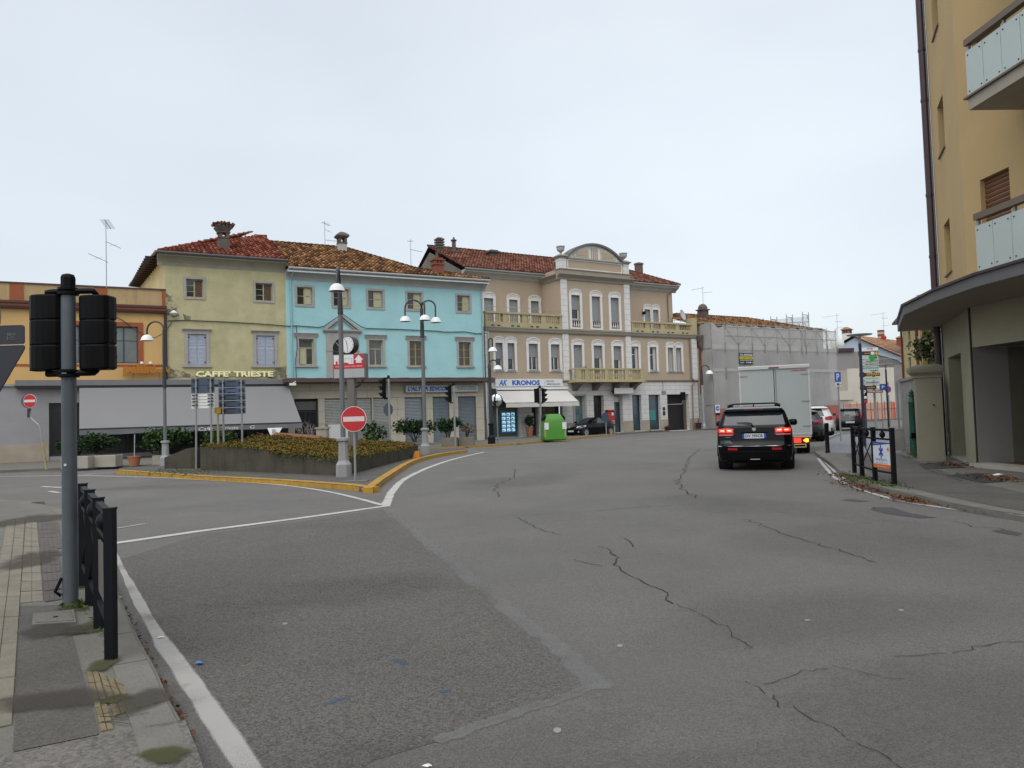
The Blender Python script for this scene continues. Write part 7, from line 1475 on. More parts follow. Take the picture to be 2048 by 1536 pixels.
for a, l, w_ in ((radians(174), .78, .05), (radians(-16), .6, .06)):
    d = Vector((sin(a), 0, cos(a))); s = Vector((d.z, 0, -d.x)); mb.add([tuple(Vector((0, -.138, cc[1]))+d*(-.12*R)+s*w_*R*.6), tuple(Vector((0, -.138, cc[1]))+d*(-.12*R)-s*w_*R*.6), tuple(Vector((0, -.138, cc[1]))+d*l*R-s*w_*R*.4), tuple(Vector((0, -.138, cc[1]))+d*l*R+s*w_*R*.4)], [(0, 1, 2, 3)])
mb.build('hand', black_m, f_, fix=False); MB().box(cc[0]-.12, cc[0]+.12, -.08, .08, ztp, cc[1]-R*.9).build('clock_mount', dark_metal, ck); bpy.data.objects.remove(ct)
# ================================================================== traffic lights
def tl_head(b, dx, dy, face, z0, z1, w_=.29, back=black_m, name='signal_head'):
    """three lamp housing at (dx,dy); its lenses face direction 'face' (deg)"""
    a = radians(face); fr = (dx, dy, a+pi/2); H_ = (z1-z0)/3; mb = MB(fr); hw = w_/2
    for k in range(3):
        za, zb_ = z0+k*H_+.004, z0+(k+1)*H_-.004
        pr = [(-hw, -.03), (hw, -.03)]+[(hw*cos(t), .02+.13*sin(t)**.6) for t in [pi*j/8 for j in range(9)]]
        mb.loft([[(x*.94, y, za) for x, y in pr], [(x, y, za+.012) for x, y in pr], [(x, y, zb_-.012) for x, y in pr], [(x*.96, y*.97, zb_) for x, y in pr]])
        mb.box(-hw*.9, hw*.9, -.02, .1, za-.008, za+.004)
    o = mb.build(name, back, b); mb = MB(fr); r = H_*.42
    for k in range(3):
        zc = z0+(k+.5)*H_; n = 9
        for j in range(n):
            t0, t1 = radians(-25)+radians(230)*j/n, radians(-25)+radians(230)*(j+1)/n; L_ = .2
            mb.add([(r*cos(t0), -.03, zc+r*sin(t0)), (r*cos(t1), -.03, zc+r*sin(t1)), (r*cos(t1), -.03-L_*(.45+.55*max(0, sin(t1))), zc+r*sin(t1)-.02), (r*cos(t0), -.03-L_*(.45+.55*max(0, sin(t0))), zc+r*sin(t0)-.02)], [(0, 1, 2, 3)])
    mb.build('visor', black_m, o, fix=False)
    for k, col in enumerate(((.01, .06, .03), (.1, .05, .005), (.12, .01, .01))): MB(fr).disc_y(0, z0+(k+.5)*H_, r*.93, -.04, -.03, 16).build('lens', flat('lens_%s' % 'gar'[k], col, .15), o)
    return o
tp = G(141, 1212, .09); Y0 = tp.y; Zt = lambda y: at(141, y, Y0).z-.09; Xt = lambda x, y=660: at(x, y, Y0).x-tp.x
tl = thing('traffic_light', 'near traffic light pole seen from behind with two black three lamp heads', 'traffic light', tp, 0)
MB().tube([(0, 0, 0), (0, 0, Zt(585))], [.062, .058], 18).build('pole', mat('tl_pole', (.085, .10, .115), .5, .12, 7, stain=.25, scol=(.07, .075, .08), sscale=4), tl, smooth=True)
MB().lathe([(.075, 0), (.075, .03), (.06, .04), (.06, .13), (.05, .155), (.02, .165)], n=8, z=Zt(585)).build('cap', black_m, tl); 
for zz, s in ((Zt(583), 1), (Zt(747), -1)):
    MB().lathe([(.068, -.035), (.085, -.03), (.085, -.01), (.072, 0), (.085, .01), (.085, .03), (.068, .035)], n=14, z=zz).build('clamp', black_m, tl)
    for d, xe in ((-1, Xt(92)), (1, Xt(188))):
        MB().tube([(d*.06, -.01, zz), (xe*.8, -.0, zz), (xe*.95, .01, zz), (xe, .03, zz-s*.02), (xe, .06, zz-s*.06)], .026, 8).build('bracket', black_m, tl, smooth=True)
tl_head(tl, Xt(91.5), .08, 92, Zt(739), Zt(588), .295); tl_head(tl, Xt(188.5), .08, 93, Zt(740), Zt(592), .275)
MB().box(-.02, .02, -.075, -.06, Zt(752), Zt(741)).build('clamp_bolt', alu_back, tl); MB().tube([(-.05, -.05, .1), (-.09, -.07, .14), (-.05, -.04, .25)], .015, 6).build('cable_stub', black_m, tl); MB().disc_y(0, Zt(929), .012, -.066, -.06, 8).build('sticker', sign_white, tl)
def ptl(label, base, ztop, heads, r=.055):
    t = thing('traffic_light', label, 'traffic light', base, 0, 'traffic lights on the square'); MB().tube([(0, 0, 0), (0, 0, ztop)], r, 10).build('pole', steel, t, smooth=True); MB().lathe([(r*1.3, 0), (r*1.3, .1), (r*.7, .16)], n=8, z=ztop).build('cap', black_m, t)
    for dx, dy, face, z0_, z1_ in heads:
        tl_head(t, dx, dy, face, z0_, z1_, .3)
        for zz in (z0_-.04, z1_+.02): MB().tube([(0, 0, zz), (dx*.6, dy*.6, zz), (dx*.8, dy*.8, (z0_+z1_)/2 if 0 else zz)], .03, 6).build('bracket', black_m, t)
    return t
tb = Vector((at(780, 880, 37).x, 37, .12)); z_ = lambda y: at(779, y, 37).z-.12
t_ = ptl('grey traffic light pole with visored head to the left behind the planter hedge', tb, z_(757), [(-.28, 0, 195, z_(796), z_(757))]); 
MB((0, 0, radians(10))).py([(-.05+.24*cos(pi/8+pi*k/4), z_(819)+.33*sin(pi/8+pi*k/4)) for k in range(8)], .07, .09).build('sign_back', flat('sign_back_dark', (.07, .085, .11), .5), t_)
tb = G(910.7, 893.5, .1); z_ = lambda y: at(909, y, tb.y).z-.1; ptl('grey traffic light pole with visored head to the left by the square planter', tb, z_(771), [(-.27, 0, 195, z_(804), z_(771))]); 
tb = G(1083, 881, .1); z_ = lambda y: at(1081, y, tb.y).z-.1; ptl('double headed traffic light pole left of the green bottle bank', tb, z_(776), [(-.2, .05, 80, z_(805), z_(777)), (.24, 0, -20, z_(805), z_(777))], .06)
# ================================================================== signs
def pole_sign(name, label, base, h, r=.03, m=steel, group=None, cat='sign'):
    t = thing(name, label, cat, base, 0, group); MB().tube([(0, 0, 0), (0, 0, h)], r, 8).build('pole', m, t, smooth=True); return t
def noentry(t, x, z, r, y=-.06, rz=0):
    fr = (x, 0, rz); o = MB(fr).disc_y(0, z, r, y, y+.02, 32).build('disc', flat('sign_rim', (.62, .6, .6), .4), t); MB(fr).disc_y(0, z, r*.955, y-.004, y, 32).build('red_face', mat('red_sign_face', (.46, .016, .02), .4, .06, 3), o); MB(fr).box(-r*.83, r*.83, y-.007, y-.004, z-r*.19, z+r*.19).build('white_bar', mat('sign_bar', (.62, .56, .56), .45, .05, 4), o)
b0 = G(711, 963, .12); t_ = pole_sign('no_entry_sign', 'round red no entry sign on a thin pole at the tip of the traffic island', b0, at(709, 830, b0.y).z-.12, .03); noentry(t_, at(708.5, 838, b0.y).x-b0.x, at(709, 838, b0.y).z-.12, (at(734, 838, b0.y).x-at(683, 838, b0.y).x)/2)
MB().box(-.3, .3, -.2, .2, 0, .02).build('footing', pave_conc, t_)
b0 = G(93, 939, .1); q = lambda x, y: (at(x, y, b0.y).x-b0.x, 0, at(x, y, b0.y).z-.1)
t_ = thing('no_entry_sign', 'small no entry sign on a crooked bent pole before the grey shop wall', 'sign', b0); MB().tube([q(93, 939), q(88, 905), q(84, 880)], .045, 8).build('pole', mat('yellowed_pole', (.3, .27, .12), .6, .2, 6), t_); MB().tube([q(84, 882), q(80, 858), q(77, 850), q(68, 842), q(61, 835), q(59, 822), q(58, 795)], .035, 8).build('pole', steel, t_); noentry(t_, q(62, 802)[0], q(62, 802)[2], .26, -.08); MB((q(62, 802)[0]-.12, 0, 0)).disc_y(0, q(62, 802)[2], .27, .0, .02).build('disc_back', sign_back, t_); MB().box(q(58, 825)[0]-.04, q(58, 825)[0]+.05, -.05, .05, q(58, 835)[2], q(58, 817)[2]).build('clamp', dark_metal, t_)
# blue direction boards seen from the back
b0 = G(389, 938.5, .12); Yb = b0.y+.15; t_ = thing('direction_board', 'blue backed direction boards and white slats seen from behind on two poles', 'sign', Vector((b0.x, Yb, 0))); X = lambda x: at(x, 790, Yb).x-b0.x; Zz = lambda y: at(405, y, Yb).z
MB().tube([(0, 0, 0), (X(392.5), 0, Zz(755))], .035, 8).build('pole', steel, t_, smooth=True); MB().tube([(X(421.5), 0, .4), (X(421.5), 0, Zz(757))], .035, 8).build('pole', steel, t_, smooth=True)
for y0, y1 in ((756, 770.5), (771.5, 786)): MB().box(X(381.5), X(427.5), .05, .07, Zz(y1), Zz(y0)).build('board', sign_back, t_)
for k in range(5): MB().box(X(381.5), X(427.5), .05, .07, Zz(792.5+k*6), Zz(788+k*6)).build('slat', white_paint, t_)
mb = MB()
for x in (387.5, 419): 
    for y in (760, 776, 790, 797, 803, 810): mb.box(X(x)-.06, X(x)+.12, -.03, .05, Zz(y)-.02, Zz(y)+.02)
mb.build('clamp', dark_metal, t_)
Yb = 27.6; c0 = at(446, 800, Yb); t_ = thing('direction_board', 'tall stack of blue backed direction boards seen from behind on two poles', 'sign', Vector((c0.x, Yb, 0))); X = lambda x: at(x, 790, Yb).x-c0.x; Zz = lambda y: at(460, y, Yb).z
for x in (446, 483): MB().tube([(X(x), 0, .4), (X(x), 0, Zz(760))], .036, 8).build('pole', steel, t_, smooth=True)
for y0, y1 in ((760, 774), (775, 786.5), (787.5, 800.5), (801.5, 814.5), (815.5, 828)): MB().box(X(436), X(489.5), .05, .07, Zz(y1), Zz(y0)).build('board', sign_back if y0 != 775 else flat('sign_back_mid', (.07, .11, .2), .5), t_)
mb = MB()
for x in (442, 480):
    for y in (766, 781, 794, 808, 821): mb.box(X(x)-.05, X(x)+.12, -.03, .05, Zz(y)-.02, Zz(y)+.02)
for y in (762.5, 772, 776.5, 785, 790, 799, 803, 813, 817, 827): mb.box(X(462)-.15, X(462)+.15, .035, .05, Zz(y)-.012, Zz(y)+.012)
mb.build('clamp', dark_metal, t_)
c0 = at(436, 850, 27.2); t_ = pole_sign('yellow_marker_post', 'short pole with a small yellow box between the blue backed boards', Vector((c0.x, 27.2, .12)), at(436, 818, 27.2).z-.12, .04, mat('beige_pole', (.33, .29, .2), .6, .1, 4), cat='post'); MB().box(-.1, .1, -.05, .05, at(436, 827, 27.2).z-.12, at(436, 815, 27.2).z-.12).build('box', flat('marker_yellow', (.55, .3, .01), .5), t_)
# give way sign from behind at the left border
Yv = 5.6; vx = lambda x: at(x, 700, Yv).x; vz = lambda y: at(20, y, Yv).z; pxx = vx(-86); t_ = thing('give_way_sign', 'dark backs of a give way triangle and its upper plate at the left border', 'sign', Vector((pxx, Yv, .09)))
vz_ = lambda y: vz(y)-.09; hw = vx(48)-pxx; MB().tube([(0, .04, 0), (0, .04, vz_(560))], .03, 10).build('pole', steel, t_)
ztp_ = vz_(690); c_ = .03; P_ = []
def rounded(pts, r, n=4):
    out = []; m_ = len(pts)
    for i in range(m_):
        p, a, b = Vector(pts[i]), Vector(pts[i-1]), Vector(pts[(i+1) % m_]); u1, u2 = (a-p).normalized(), (b-p).normalized(); s, e = p+u1*r, p+u2*r
        for k in range(n+1): t = k/n; out.append(tuple((1-t)**2*s+2*t*(1-t)*p+t*t*e))
    return out
back_d = mat('sign_back_dark_grey', (.016, .02, .028), .5, .1, 4)
tri = rounded([(-hw-.02, ztp_), (hw+.02, ztp_), (0, ztp_-hw*1.75)], .05); MB().py(tri, 0, .012).build('triangle_plate', back_d, t_); MB().py(rounded([(-hw, vz_(688.5)), (hw, vz_(688.5)), (hw, vz_(650.5)), (-hw, vz_(650.5))], .02), 0, .012).build('upper_plate', back_d, t_)
MB().disc_y(-.02, vz_(632), .335, .0, .012, 40).build('round_plate', flat('sign_back_brown', (.13, .12, .105), .6), t_); MB().py(rounded([(-hw+.002, ztp_-.003), (hw-.002, ztp_-.003), (hw-.002, ztp_), (-hw+.002, ztp_)], .001), -.003, 0).build('rim', alu_back, t_)
lb = flat('sticker_print', (.16, .16, .16), .5); k0 = vx(15)-pxx; k1 = vx(31.5)-pxx; text('maker_mark', 'SICU', lb, t_, k0, k1, vz_(671), vz_(666), -.004, .01); mb = MB()
mb.box(k0, k1, -.004, -.003, vz_(676.3), vz_(675.7)).box(k0+.02, k1, -.004, -.003, vz_(679.3), vz_(678.8)).box(k0+.025, k1-.01, -.004, -.003, vz_(673.5), vz_(673)).box(k0, k0+.004, -.004, -.003, vz_(680), vz_(673)); mb.build('maker_mark', lb, t_)
# mirror
b0 = G(996, 886.5, .1); a_ = lambda y: at(995, y, b0.y).z-.1; t_ = pole_sign('traffic_mirror', 'round convex traffic mirror on a pole before the white awning', b0, a_(778), .035, cat='mirror'); cz_ = a_(801)
MB((0, 0, radians(-14))).disc_y(0, cz_, .38, -.14, -.06, 28).build('mirror_back', black_m, t_); mb = MB((0, 0, radians(-14))); mb.loft([[(r*cos(2*pi*k/28), -.14-d, cz_+r*sin(2*pi*k/28)) for k in range(28)] for r, d in ((.35, 0), (.26, .04), (.14, .065), (.0001, .075))], False); mb.build('mirror_face', mat('mirror_glass', (.62, .64, .66), .03, 0, metal=1), t_, smooth=True); MB().box(-.34, -.02, -.08, .08, a_(790), a_(777)).build('box', dark_metal, t_)
# round sign seen edge-on by the coupe
b0 = G(1213, 872.5, .1); t_ = pole_sign('round_sign', 'round grey backed road sign on a pole beside the parked coupe', b0, at(1213, 826, b0.y).z-.1, .035); zc = at(1213, 835, b0.y).z-.1; MB((0, 0, radians(-52))).disc_y(0, zc, .33, -.05, -.03, 24).build('disc', sign_back, t_)
# parking and other signs on the right
def psign(label, px, pyb, x0, x1, y0, y1, plate=None):
    b = G(px, pyb, .1); t = pole_sign('parking_sign', label, b, at(px, y0, b.y).z-.1+.02, .035); X = lambda x: at(x, y0, b.y).x-b.x; Zq = lambda y: at(px, y, b.y).z-.1
    MB().box(X(x0), X(x1), -.06, -.04, Zq(y1), Zq(y0)).build('board', blue_sign, t); w_ = X(x1)-X(x0); text('lettering', 'P', sign_white, t, X(x0)+w_*.28, X(x0)+w_*.75, Zq(y1)+w_*.25, Zq(y0)-w_*.25, -.063, .02)
    if plate: MB().box(X(plate[0]), X(plate[1]), -.06, -.04, Zq(plate[3]), Zq(plate[2])).build('plate', sign_white, t); MB().box(X(plate[0])+.05, X(plate[0])+.16, -.064, -.06, Zq(plate[3])+.04, Zq(plate[2])-.04).box(X(plate[0])+.22, X(plate[1])-.04, -.064, -.06, Zq(plate[3])+.06, Zq(plate[3])+.1).build('print', sign_back, t)
    return t
psign('blue parking sign with a white plate on a pole right of the white car', 1682, 882, 1668, 1680, 744, 763.5, (1669, 1679.5, 764.5, 772.5)); psign('smaller blue parking sign beside the stack of direction boards', 1766, 856, 1758.5, 1771.5, 768, 780.5)
b = G(1780.5, 853, .1); t_ = pole_sign('no_parking_sign', 'round blue and red no parking sign behind the second flat topped lamp', b, at(1779, 770, b.y).z-.1+.2, .04); zc = at(1779, 778.5, b.y).z-.1; r = (at(1786, 778, b.y).x-at(1773, 778, b.y).x)/2; MB().disc_y(-.05, zc, r, -.06, -.04).build('disc', red_sign, t_); MB().disc_y(-.05, zc, r*.78, -.064, -.06).build('blue_face', blue_sign, t_); MB().add([(-.05+x*r, -.068, zc+z*r) for x, z in ((-.6, .45), (-.45, .6), (.6, -.45), (.45, -.6))], [(0, 1, 2, 3)]).build('slash', red_sign, t_, fix=False); MB().box(-.12, .08, -.05, -.03, zc-r*1.7, zc-r*1.1).build('plate', sign_white, t_)
b = G(1732, 869, .1); Ys = b.y; t_ = thing('direction_board_stack', 'tall stack of shop and service direction boards on two poles by the cobbled bay', 'sign', b); X = lambda x: at(x, 740, Ys).x-b.x; Zs = lambda y: at(1740, y, Ys).z-.1
MB().tube([(0, 0, 0), (0, 0, Zs(713))], .075, 10).build('pole', mat('navy_pole', (.022, .024, .05)), t_, smooth=True); MB().tube([(X(1752), .3, 0), (X(1752), .3, Zs(694))], .06, 10).build('pole', steel, t_, smooth=True); MB().tube([(0, 0, 0), (0, 0, .3)], .1, 10).build('pole_foot', green_m, t_)
zy = lambda y: Zs(620+y/4.8); blk_ = flat('board_black', (.015, .015, .02), .5); palegreen = flat('board_pale_green', (.42, .5, .42), .5)
def pnl(y0, y1, m, x0=1716.5, x1=1756, lines=(), lm=dark_metal):
    o = MB().box(X(x0), X(x1), -.12, -.08, zy(y1)+.01, zy(y0)-.01).build('board', m, t_)
    for s, a, c, e, f, mm in lines: text('lettering', s, mm or lm, o, X(x0)+(X(x1)-X(x0))*a, X(x0)+(X(x1)-X(x0))*c, zy(y1)+.01+(zy(y0)-zy(y1))*e, zy(y1)+.01+(zy(y0)-zy(y1))*f, -.125, .025)
    return o
coopr = flat('coop_red', (.6, .03, .02), .4); org_ = flat('board_orange', (.75, .36, .02), .5)
pnl(360, 394, sign_white, lines=[('coop', .42, .74, .18, .75, coopr)]); o = pnl(396, 436, blk_, lines=[('discount', .3, .58, .35, .6, org_)]); MB().box(X(1741), X(1748), -.127, -.122, zy(430), zy(402)).build('pictogram', sign_white, o); MB().py([(X(1749), zy(418)-.05), (X(1749), zy(418)+.05), (X(1752), zy(418)+.05), (X(1752), zy(418)+.16), (X(1755.3), zy(418)), (X(1752), zy(418)-.16), (X(1752), zy(418)-.05)], -.127, -.122).build('arrow', org_, o)
o = pnl(444, 476, palegreen); MB().disc_y(X(1743), zy(459), .16, -.127, -.122, 16).build('emblem', flat('emblem_green', (.02, .3, .06), .5), o); MB().py([(X(1748), zy(460)), (X(1751), zy(447)), (X(1754), zy(460)), (X(1752), zy(460)), (X(1752), zy(472)), (X(1750), zy(472)), (X(1750), zy(460))], -.127, -.122).build('arrow', dark_metal, o)
pnl(478, 507, palegreen, lines=[('carabinieri', .35, .97, .25, .8, None)]); pnl(508, 537, palegreen, lines=[('karabinierji', .32, .97, .2, .75, None)]); pnl(540, 598, palegreen, lines=[('Casa di Cura S.Lucia', .1, .97, .55, .85, letter_blue), ('medici', .55, .95, .1, .35, None)]); pnl(602, 640, blk_, 1716.5, 1757.5, lines=[('OTTIMAX', .34, .98, .18, .8, org_)]); pnl(643, 678, palegreen, lines=[('piscina comunale', .3, .95, .4, .65, flat('emblem_green', (.02, .3, .06)))]); pnl(681, 722, alu_back, lines=[('zona artigianale', .3, .92, .4, .7, None)]); o = pnl(726, 765, blk_, lines=[('pizzeria', .35, .75, .3, .6, org_)]); MB().box(X(1749), X(1755), -.127, -.122, zy(758), zy(732)).build('pictogram', sign_white, o); pnl(769, 800, mat('brown_board', (.2, .1, .07), .5, .05), 1730, 1762, lines=[('albergo centro', .08, .92, .3, .65, sign_white)])
t_ = thing('pole_notice', 'vertical lettered strip fixed to the pole below the direction boards', 'sign', b+Vector((0, -.1, 0))); MB().box(-.12, .12, -.0, .02, Zs(806), Zs(777)).build('plate', black_m, t_); text('lettering', 'P', sign_white, t_, -.06, .06, Zs(789), Zs(780), -.004, .02); MB().box(-.08, .08, -.004, 0, Zs(797), Zs(792)).build('print', sign_white, t_); MB().box(-.1, .1, -.004, 0, Zs(805), Zs(799)).build('print', flat('print_red', (.35, .02, .05), .5), t_)
b = G(1800.5, 898, .1); t_ = pole_sign('thin_post', 'bare thin grey post in front of the grey garden wall', b, at(1795, 765, b.y).z-.1, .03, grey_paint, cat='post')
b = G(1655.5, 905.5, .1); t_ = thing('bollard', 'single black bollard at the kerb corner beside the truck', 'bollard', b); hb = at(1653, 846, b.y).z-.1; MB().lathe([(.075, 0), (.075, .05), (.065, .07), (.065, hb-.12), (.07, hb-.11), (.07, hb-.02), (.05, hb)], n=12).build('post', iron, t_, smooth=True)
# ================================================================== railings
def railing(label, feet, hh, boards=(), pr=.032, knob=True, sag=0):
    """posts, double top rail with round knobs, crossed bars and bottom rail"""
    t = thing('railing', label, 'railing', feet[0]); F = [f-feet[0] for f in feet]
    for f in F: MB().box(f.x-pr, f.x+pr, f.y-pr, f.y+pr, -.05, hh).box(f.x-pr-.004, f.x+pr+.004, f.y-pr-.004, f.y+pr+.004, hh, hh+.012).build('post', iron, t)
    for i, (a, c) in enumerate(zip(F, F[1:])):
        d = (c-a).normalized(); an_ = atan2(d.y, d.x); L_ = (c-a).length; fr = (a.x, a.y, an_)
        MB(fr).box(pr, L_-pr, -.022, .022, hh-.055, hh-.012).build('top_rail', iron, t); MB(fr).box(pr, L_-pr, -.018, .018, hh-.225, hh-.19).build('rail', iron, t); MB(fr).box(pr, L_-pr, -.018, .018, .2, .235).build('bottom_rail', iron, t)
        if knob: MB(fr).lathe([(.015, hh-.19), (.045, hh-.16), (.055, hh-.125), (.045, hh-.09), (.015, hh-.055)], (L_/2, 0), 12).build('knob', iron, t, smooth=True)
        if i in boards: continue
        MB(fr).tube([(pr, -.008, .235), (L_-pr, -.008, hh-.225)], .011, 6).build('cross_bar', iron, t); MB(fr).tube([(pr, .008, hh-.225), (L_-pr, .008, .235)], .011, 6).build('cross_bar', iron, t)
    return t, F
feet = [G(222.5, 1321, .09), G(196, 1262, .09), G(178.4, 1213.5, .09), G(167, 1174, .09)]
d_ = (feet[3]-feet[0]); feet = [feet[0]+d_*k/3 for k in range(4)]
hh = at(221.9, 1018.7, feet[0].y).z-.09
t_, F = railing('near black iron railing seen end on beside the traffic light pole', feet, hh, (0,), .03)
d = (F[1]-F[0]).normalized(); fr = (F[0].x, F[0].y, atan2(d.y, d.x)); L_ = (F[1]-F[0]).length; MB(fr).box(.05, L_-.05, -.008, .008, .3, hh-.3).build('panel', mat('panel_back', (.1, .09, .085), .6, .1, 4), t_)
feet = [G(1709.3, 946, .1), G(1724.8, 953.5, .1), G(1750.8, 962.5, .1), G(1789, 970.5, .1)]; hh = 1.12
t_, F = railing('black railing at the right kerb carrying a white route panel', feet, at(1783, 857, feet[3].y).z-.1, (2,), .036)
hh = at(1783, 857, feet[3].y).z-.1; d = (F[3]-F[2]).normalized(); fr = (F[2].x, F[2].y, atan2(d.y, d.x)); L_ = (F[3]-F[2]).length; x0, x1 = .04, L_-.04; z0p, z1p = .285, hh-.27
o = MB(fr).box(x0, x1, -.03, -.01, z0p, z1p).build('route_panel', mat('panel_white', (.62, .66, .70), .4, .03, 2), t_); H_ = z1p-z0p
MB(fr).add([(x0, -.033, z1p), (x1, -.033, z1p), (x1, -.033, z1p-H_*.03), (x0, -.033, z1p-H_*.15)], [(0, 1, 2, 3)]).build('blue_header', flat('panel_blue', (.03, .04, .3), .4), o, fix=False); MB(fr).box(x0, x1, -.036, -.031, z0p, z0p+H_*.155).build('orange_footer', flat('panel_orange', (.62, .14, .01), .4), o)
mb = MB(fr); xc, zc = (x0+x1)/2-.02, z0p+H_*.63
for k in range(6):
    a = pi*k/3+pi/2; mb.add([(xc+.105*s*cos(a)-w_*sin(a), -.034, zc+.135*s*sin(a)+w_*cos(a)) for s, w_ in ((0.05, .012), (.75, .024), (1, .012), (1, -.012), (.75, -.024), (.05, -.012))], [(0, 1, 2, 3, 4, 5)])
mb.build('star_emblem', flat('panel_star', (.02, .03, .38), .4), o, fix=False)
def ptext(s, m, a, c, z0_, z1_):
    q = text('lettering', s, m, o, x0+(x1-x0)*a, x0+(x1-x0)*c, z0p+H_*z0_, z0p+H_*z1_, -.037, .015); q.location = (fr[0], fr[1], 0); q.rotation_euler = (0, 0, fr[2])
ptext('BELFORTE', flat('panel_lilac', (.2, .24, .5), .4), .15, .8, .30, .37); ptext('4', flat('panel_orange', (.62, .14, .01)), .82, .94, .66, .84); ptext('viale', flat('panel_lilac', (.2, .24, .5)), .35, .6, .245, .27); ptext('linee bus 1 2 3', dark_metal, .15, .82, .185, .215); ptext('via Trieste', sign_white, .2, .75, .06, .09); ptext('fermata', sign_white, .06, .4, .92, .94)
# ================================================================== green bottle bank
b = G(1107, 880.5, .1); gbn = thing('bottle_bank', 'bright green bell shaped bottle bank beside the double traffic light', 'bin', b, radians(8)); gm_ = mat('bin_green', (.06, .235, .022), .45, .06, 2, stain=.1, scol=(.04, .12, .02))
wz = lambda y: at(1107, y, b.y).z-.1; hw = (at(1130, 865, b.y).x-at(1083, 865, b.y).x)/2; T = wz(828); rr = lambda w_, d_, z: [(w_*x, d_*y, z) for x, y in ((-1, -.75), (-.9, -1), (.9, -1), (1, -.75), (1, .75), (.9, 1), (-.9, 1), (-1, .75))]
MB().loft([rr(hw*.92, .55, 0), rr(hw, .62, .08), rr(hw*.97, .6, T*.45), rr(hw*.9, .55, T*.72), rr(hw*.84, .5, T*.82), rr(hw*.66, .4, T*.95), rr(hw*.55, .33, T)]).build('body', gm_, gbn, smooth=True)
for s in (-1, 1): MB().loft([[(s*hw*.93, y, z) for y, z in ((-.5, T*.76), (.5, T*.76), (.5, T*.86), (-.5, T*.86))], [(s*hw*.72, y, z) for y, z in ((-.45, T*.86), (.45, T*.86), (.45, T*.97), (-.45, T*.97))]]).build('flap', black_m, gbn)
for x in (-hw*.9, hw*.62): MB().box(x, x+.25, -.64, -.6, T*.42, T*.68).build('label', sign_white, gbn)
for s in (-1, 1):
    for k in range(3): MB().add([(s*hw*.78, -.635, T*(.12+.09*k)), (s*hw*.95, -.635, T*(.2+.09*k)), (s*hw*.95, -.635, T*(.24+.09*k)), (s*hw*.78, -.635, T*(.16+.09*k))], [(0, 1, 2, 3)]).build('chevron', mat('chevron_pale', (.5, .5, .2), .6, .1), gbn, fix=False)
# ================================================================== vehicles
NR, NC, NS = 8, 4, 16
def outline(yr, yf, hw, rr, rf, br, bf):
    P = []
    for k in range(NR): 
        x = -(hw-rr)+2*(hw-rr)*k/NR; P.append((x, yr-br*(1-(x/(hw-rr+1e-6))**2)))
    for k in range(NC): a = -pi/2+pi/2*k/NC; P.append((hw-rr+rr*cos(a), yr+rr+rr*sin(a)))
    for k in range(NS): t = k/NS; P.append((hw, yr+rr+(yf-rf-yr-rr)*t))
    for k in range(NC): a = pi/2*k/NC; P.append((hw-rf+rf*cos(a), yf-rf+rf*sin(a)))
    for k in range(NR): x = (hw-rf)-2*(hw-rf)*k/NR; P.append((x, yf+bf*(1-(x/(hw-rf+1e-6))**2)))
    for k in range(NC): a = pi/2+pi/2*k/NC; P.append((-(hw-rf)+rf*cos(a), yf-rf+rf*sin(a)))
    for k in range(NS): t = k/NS; P.append((-hw, yf-rf-(yf-rf-yr-rr)*t))
    for k in range(NC): a = pi+pi/2*k/NC; P.append((-(hw-rr)+rr*cos(a), yr+rr+rr*sin(a)))
    return P
I_R = range(0, NR); I_SR = range(NR+NC, NR+NC+NS); I_F = range(NR+2*NC+NS, 2*NR+2*NC+NS); I_SL = range(2*NR+3*NC+NS, 2*NR+3*NC+2*NS)
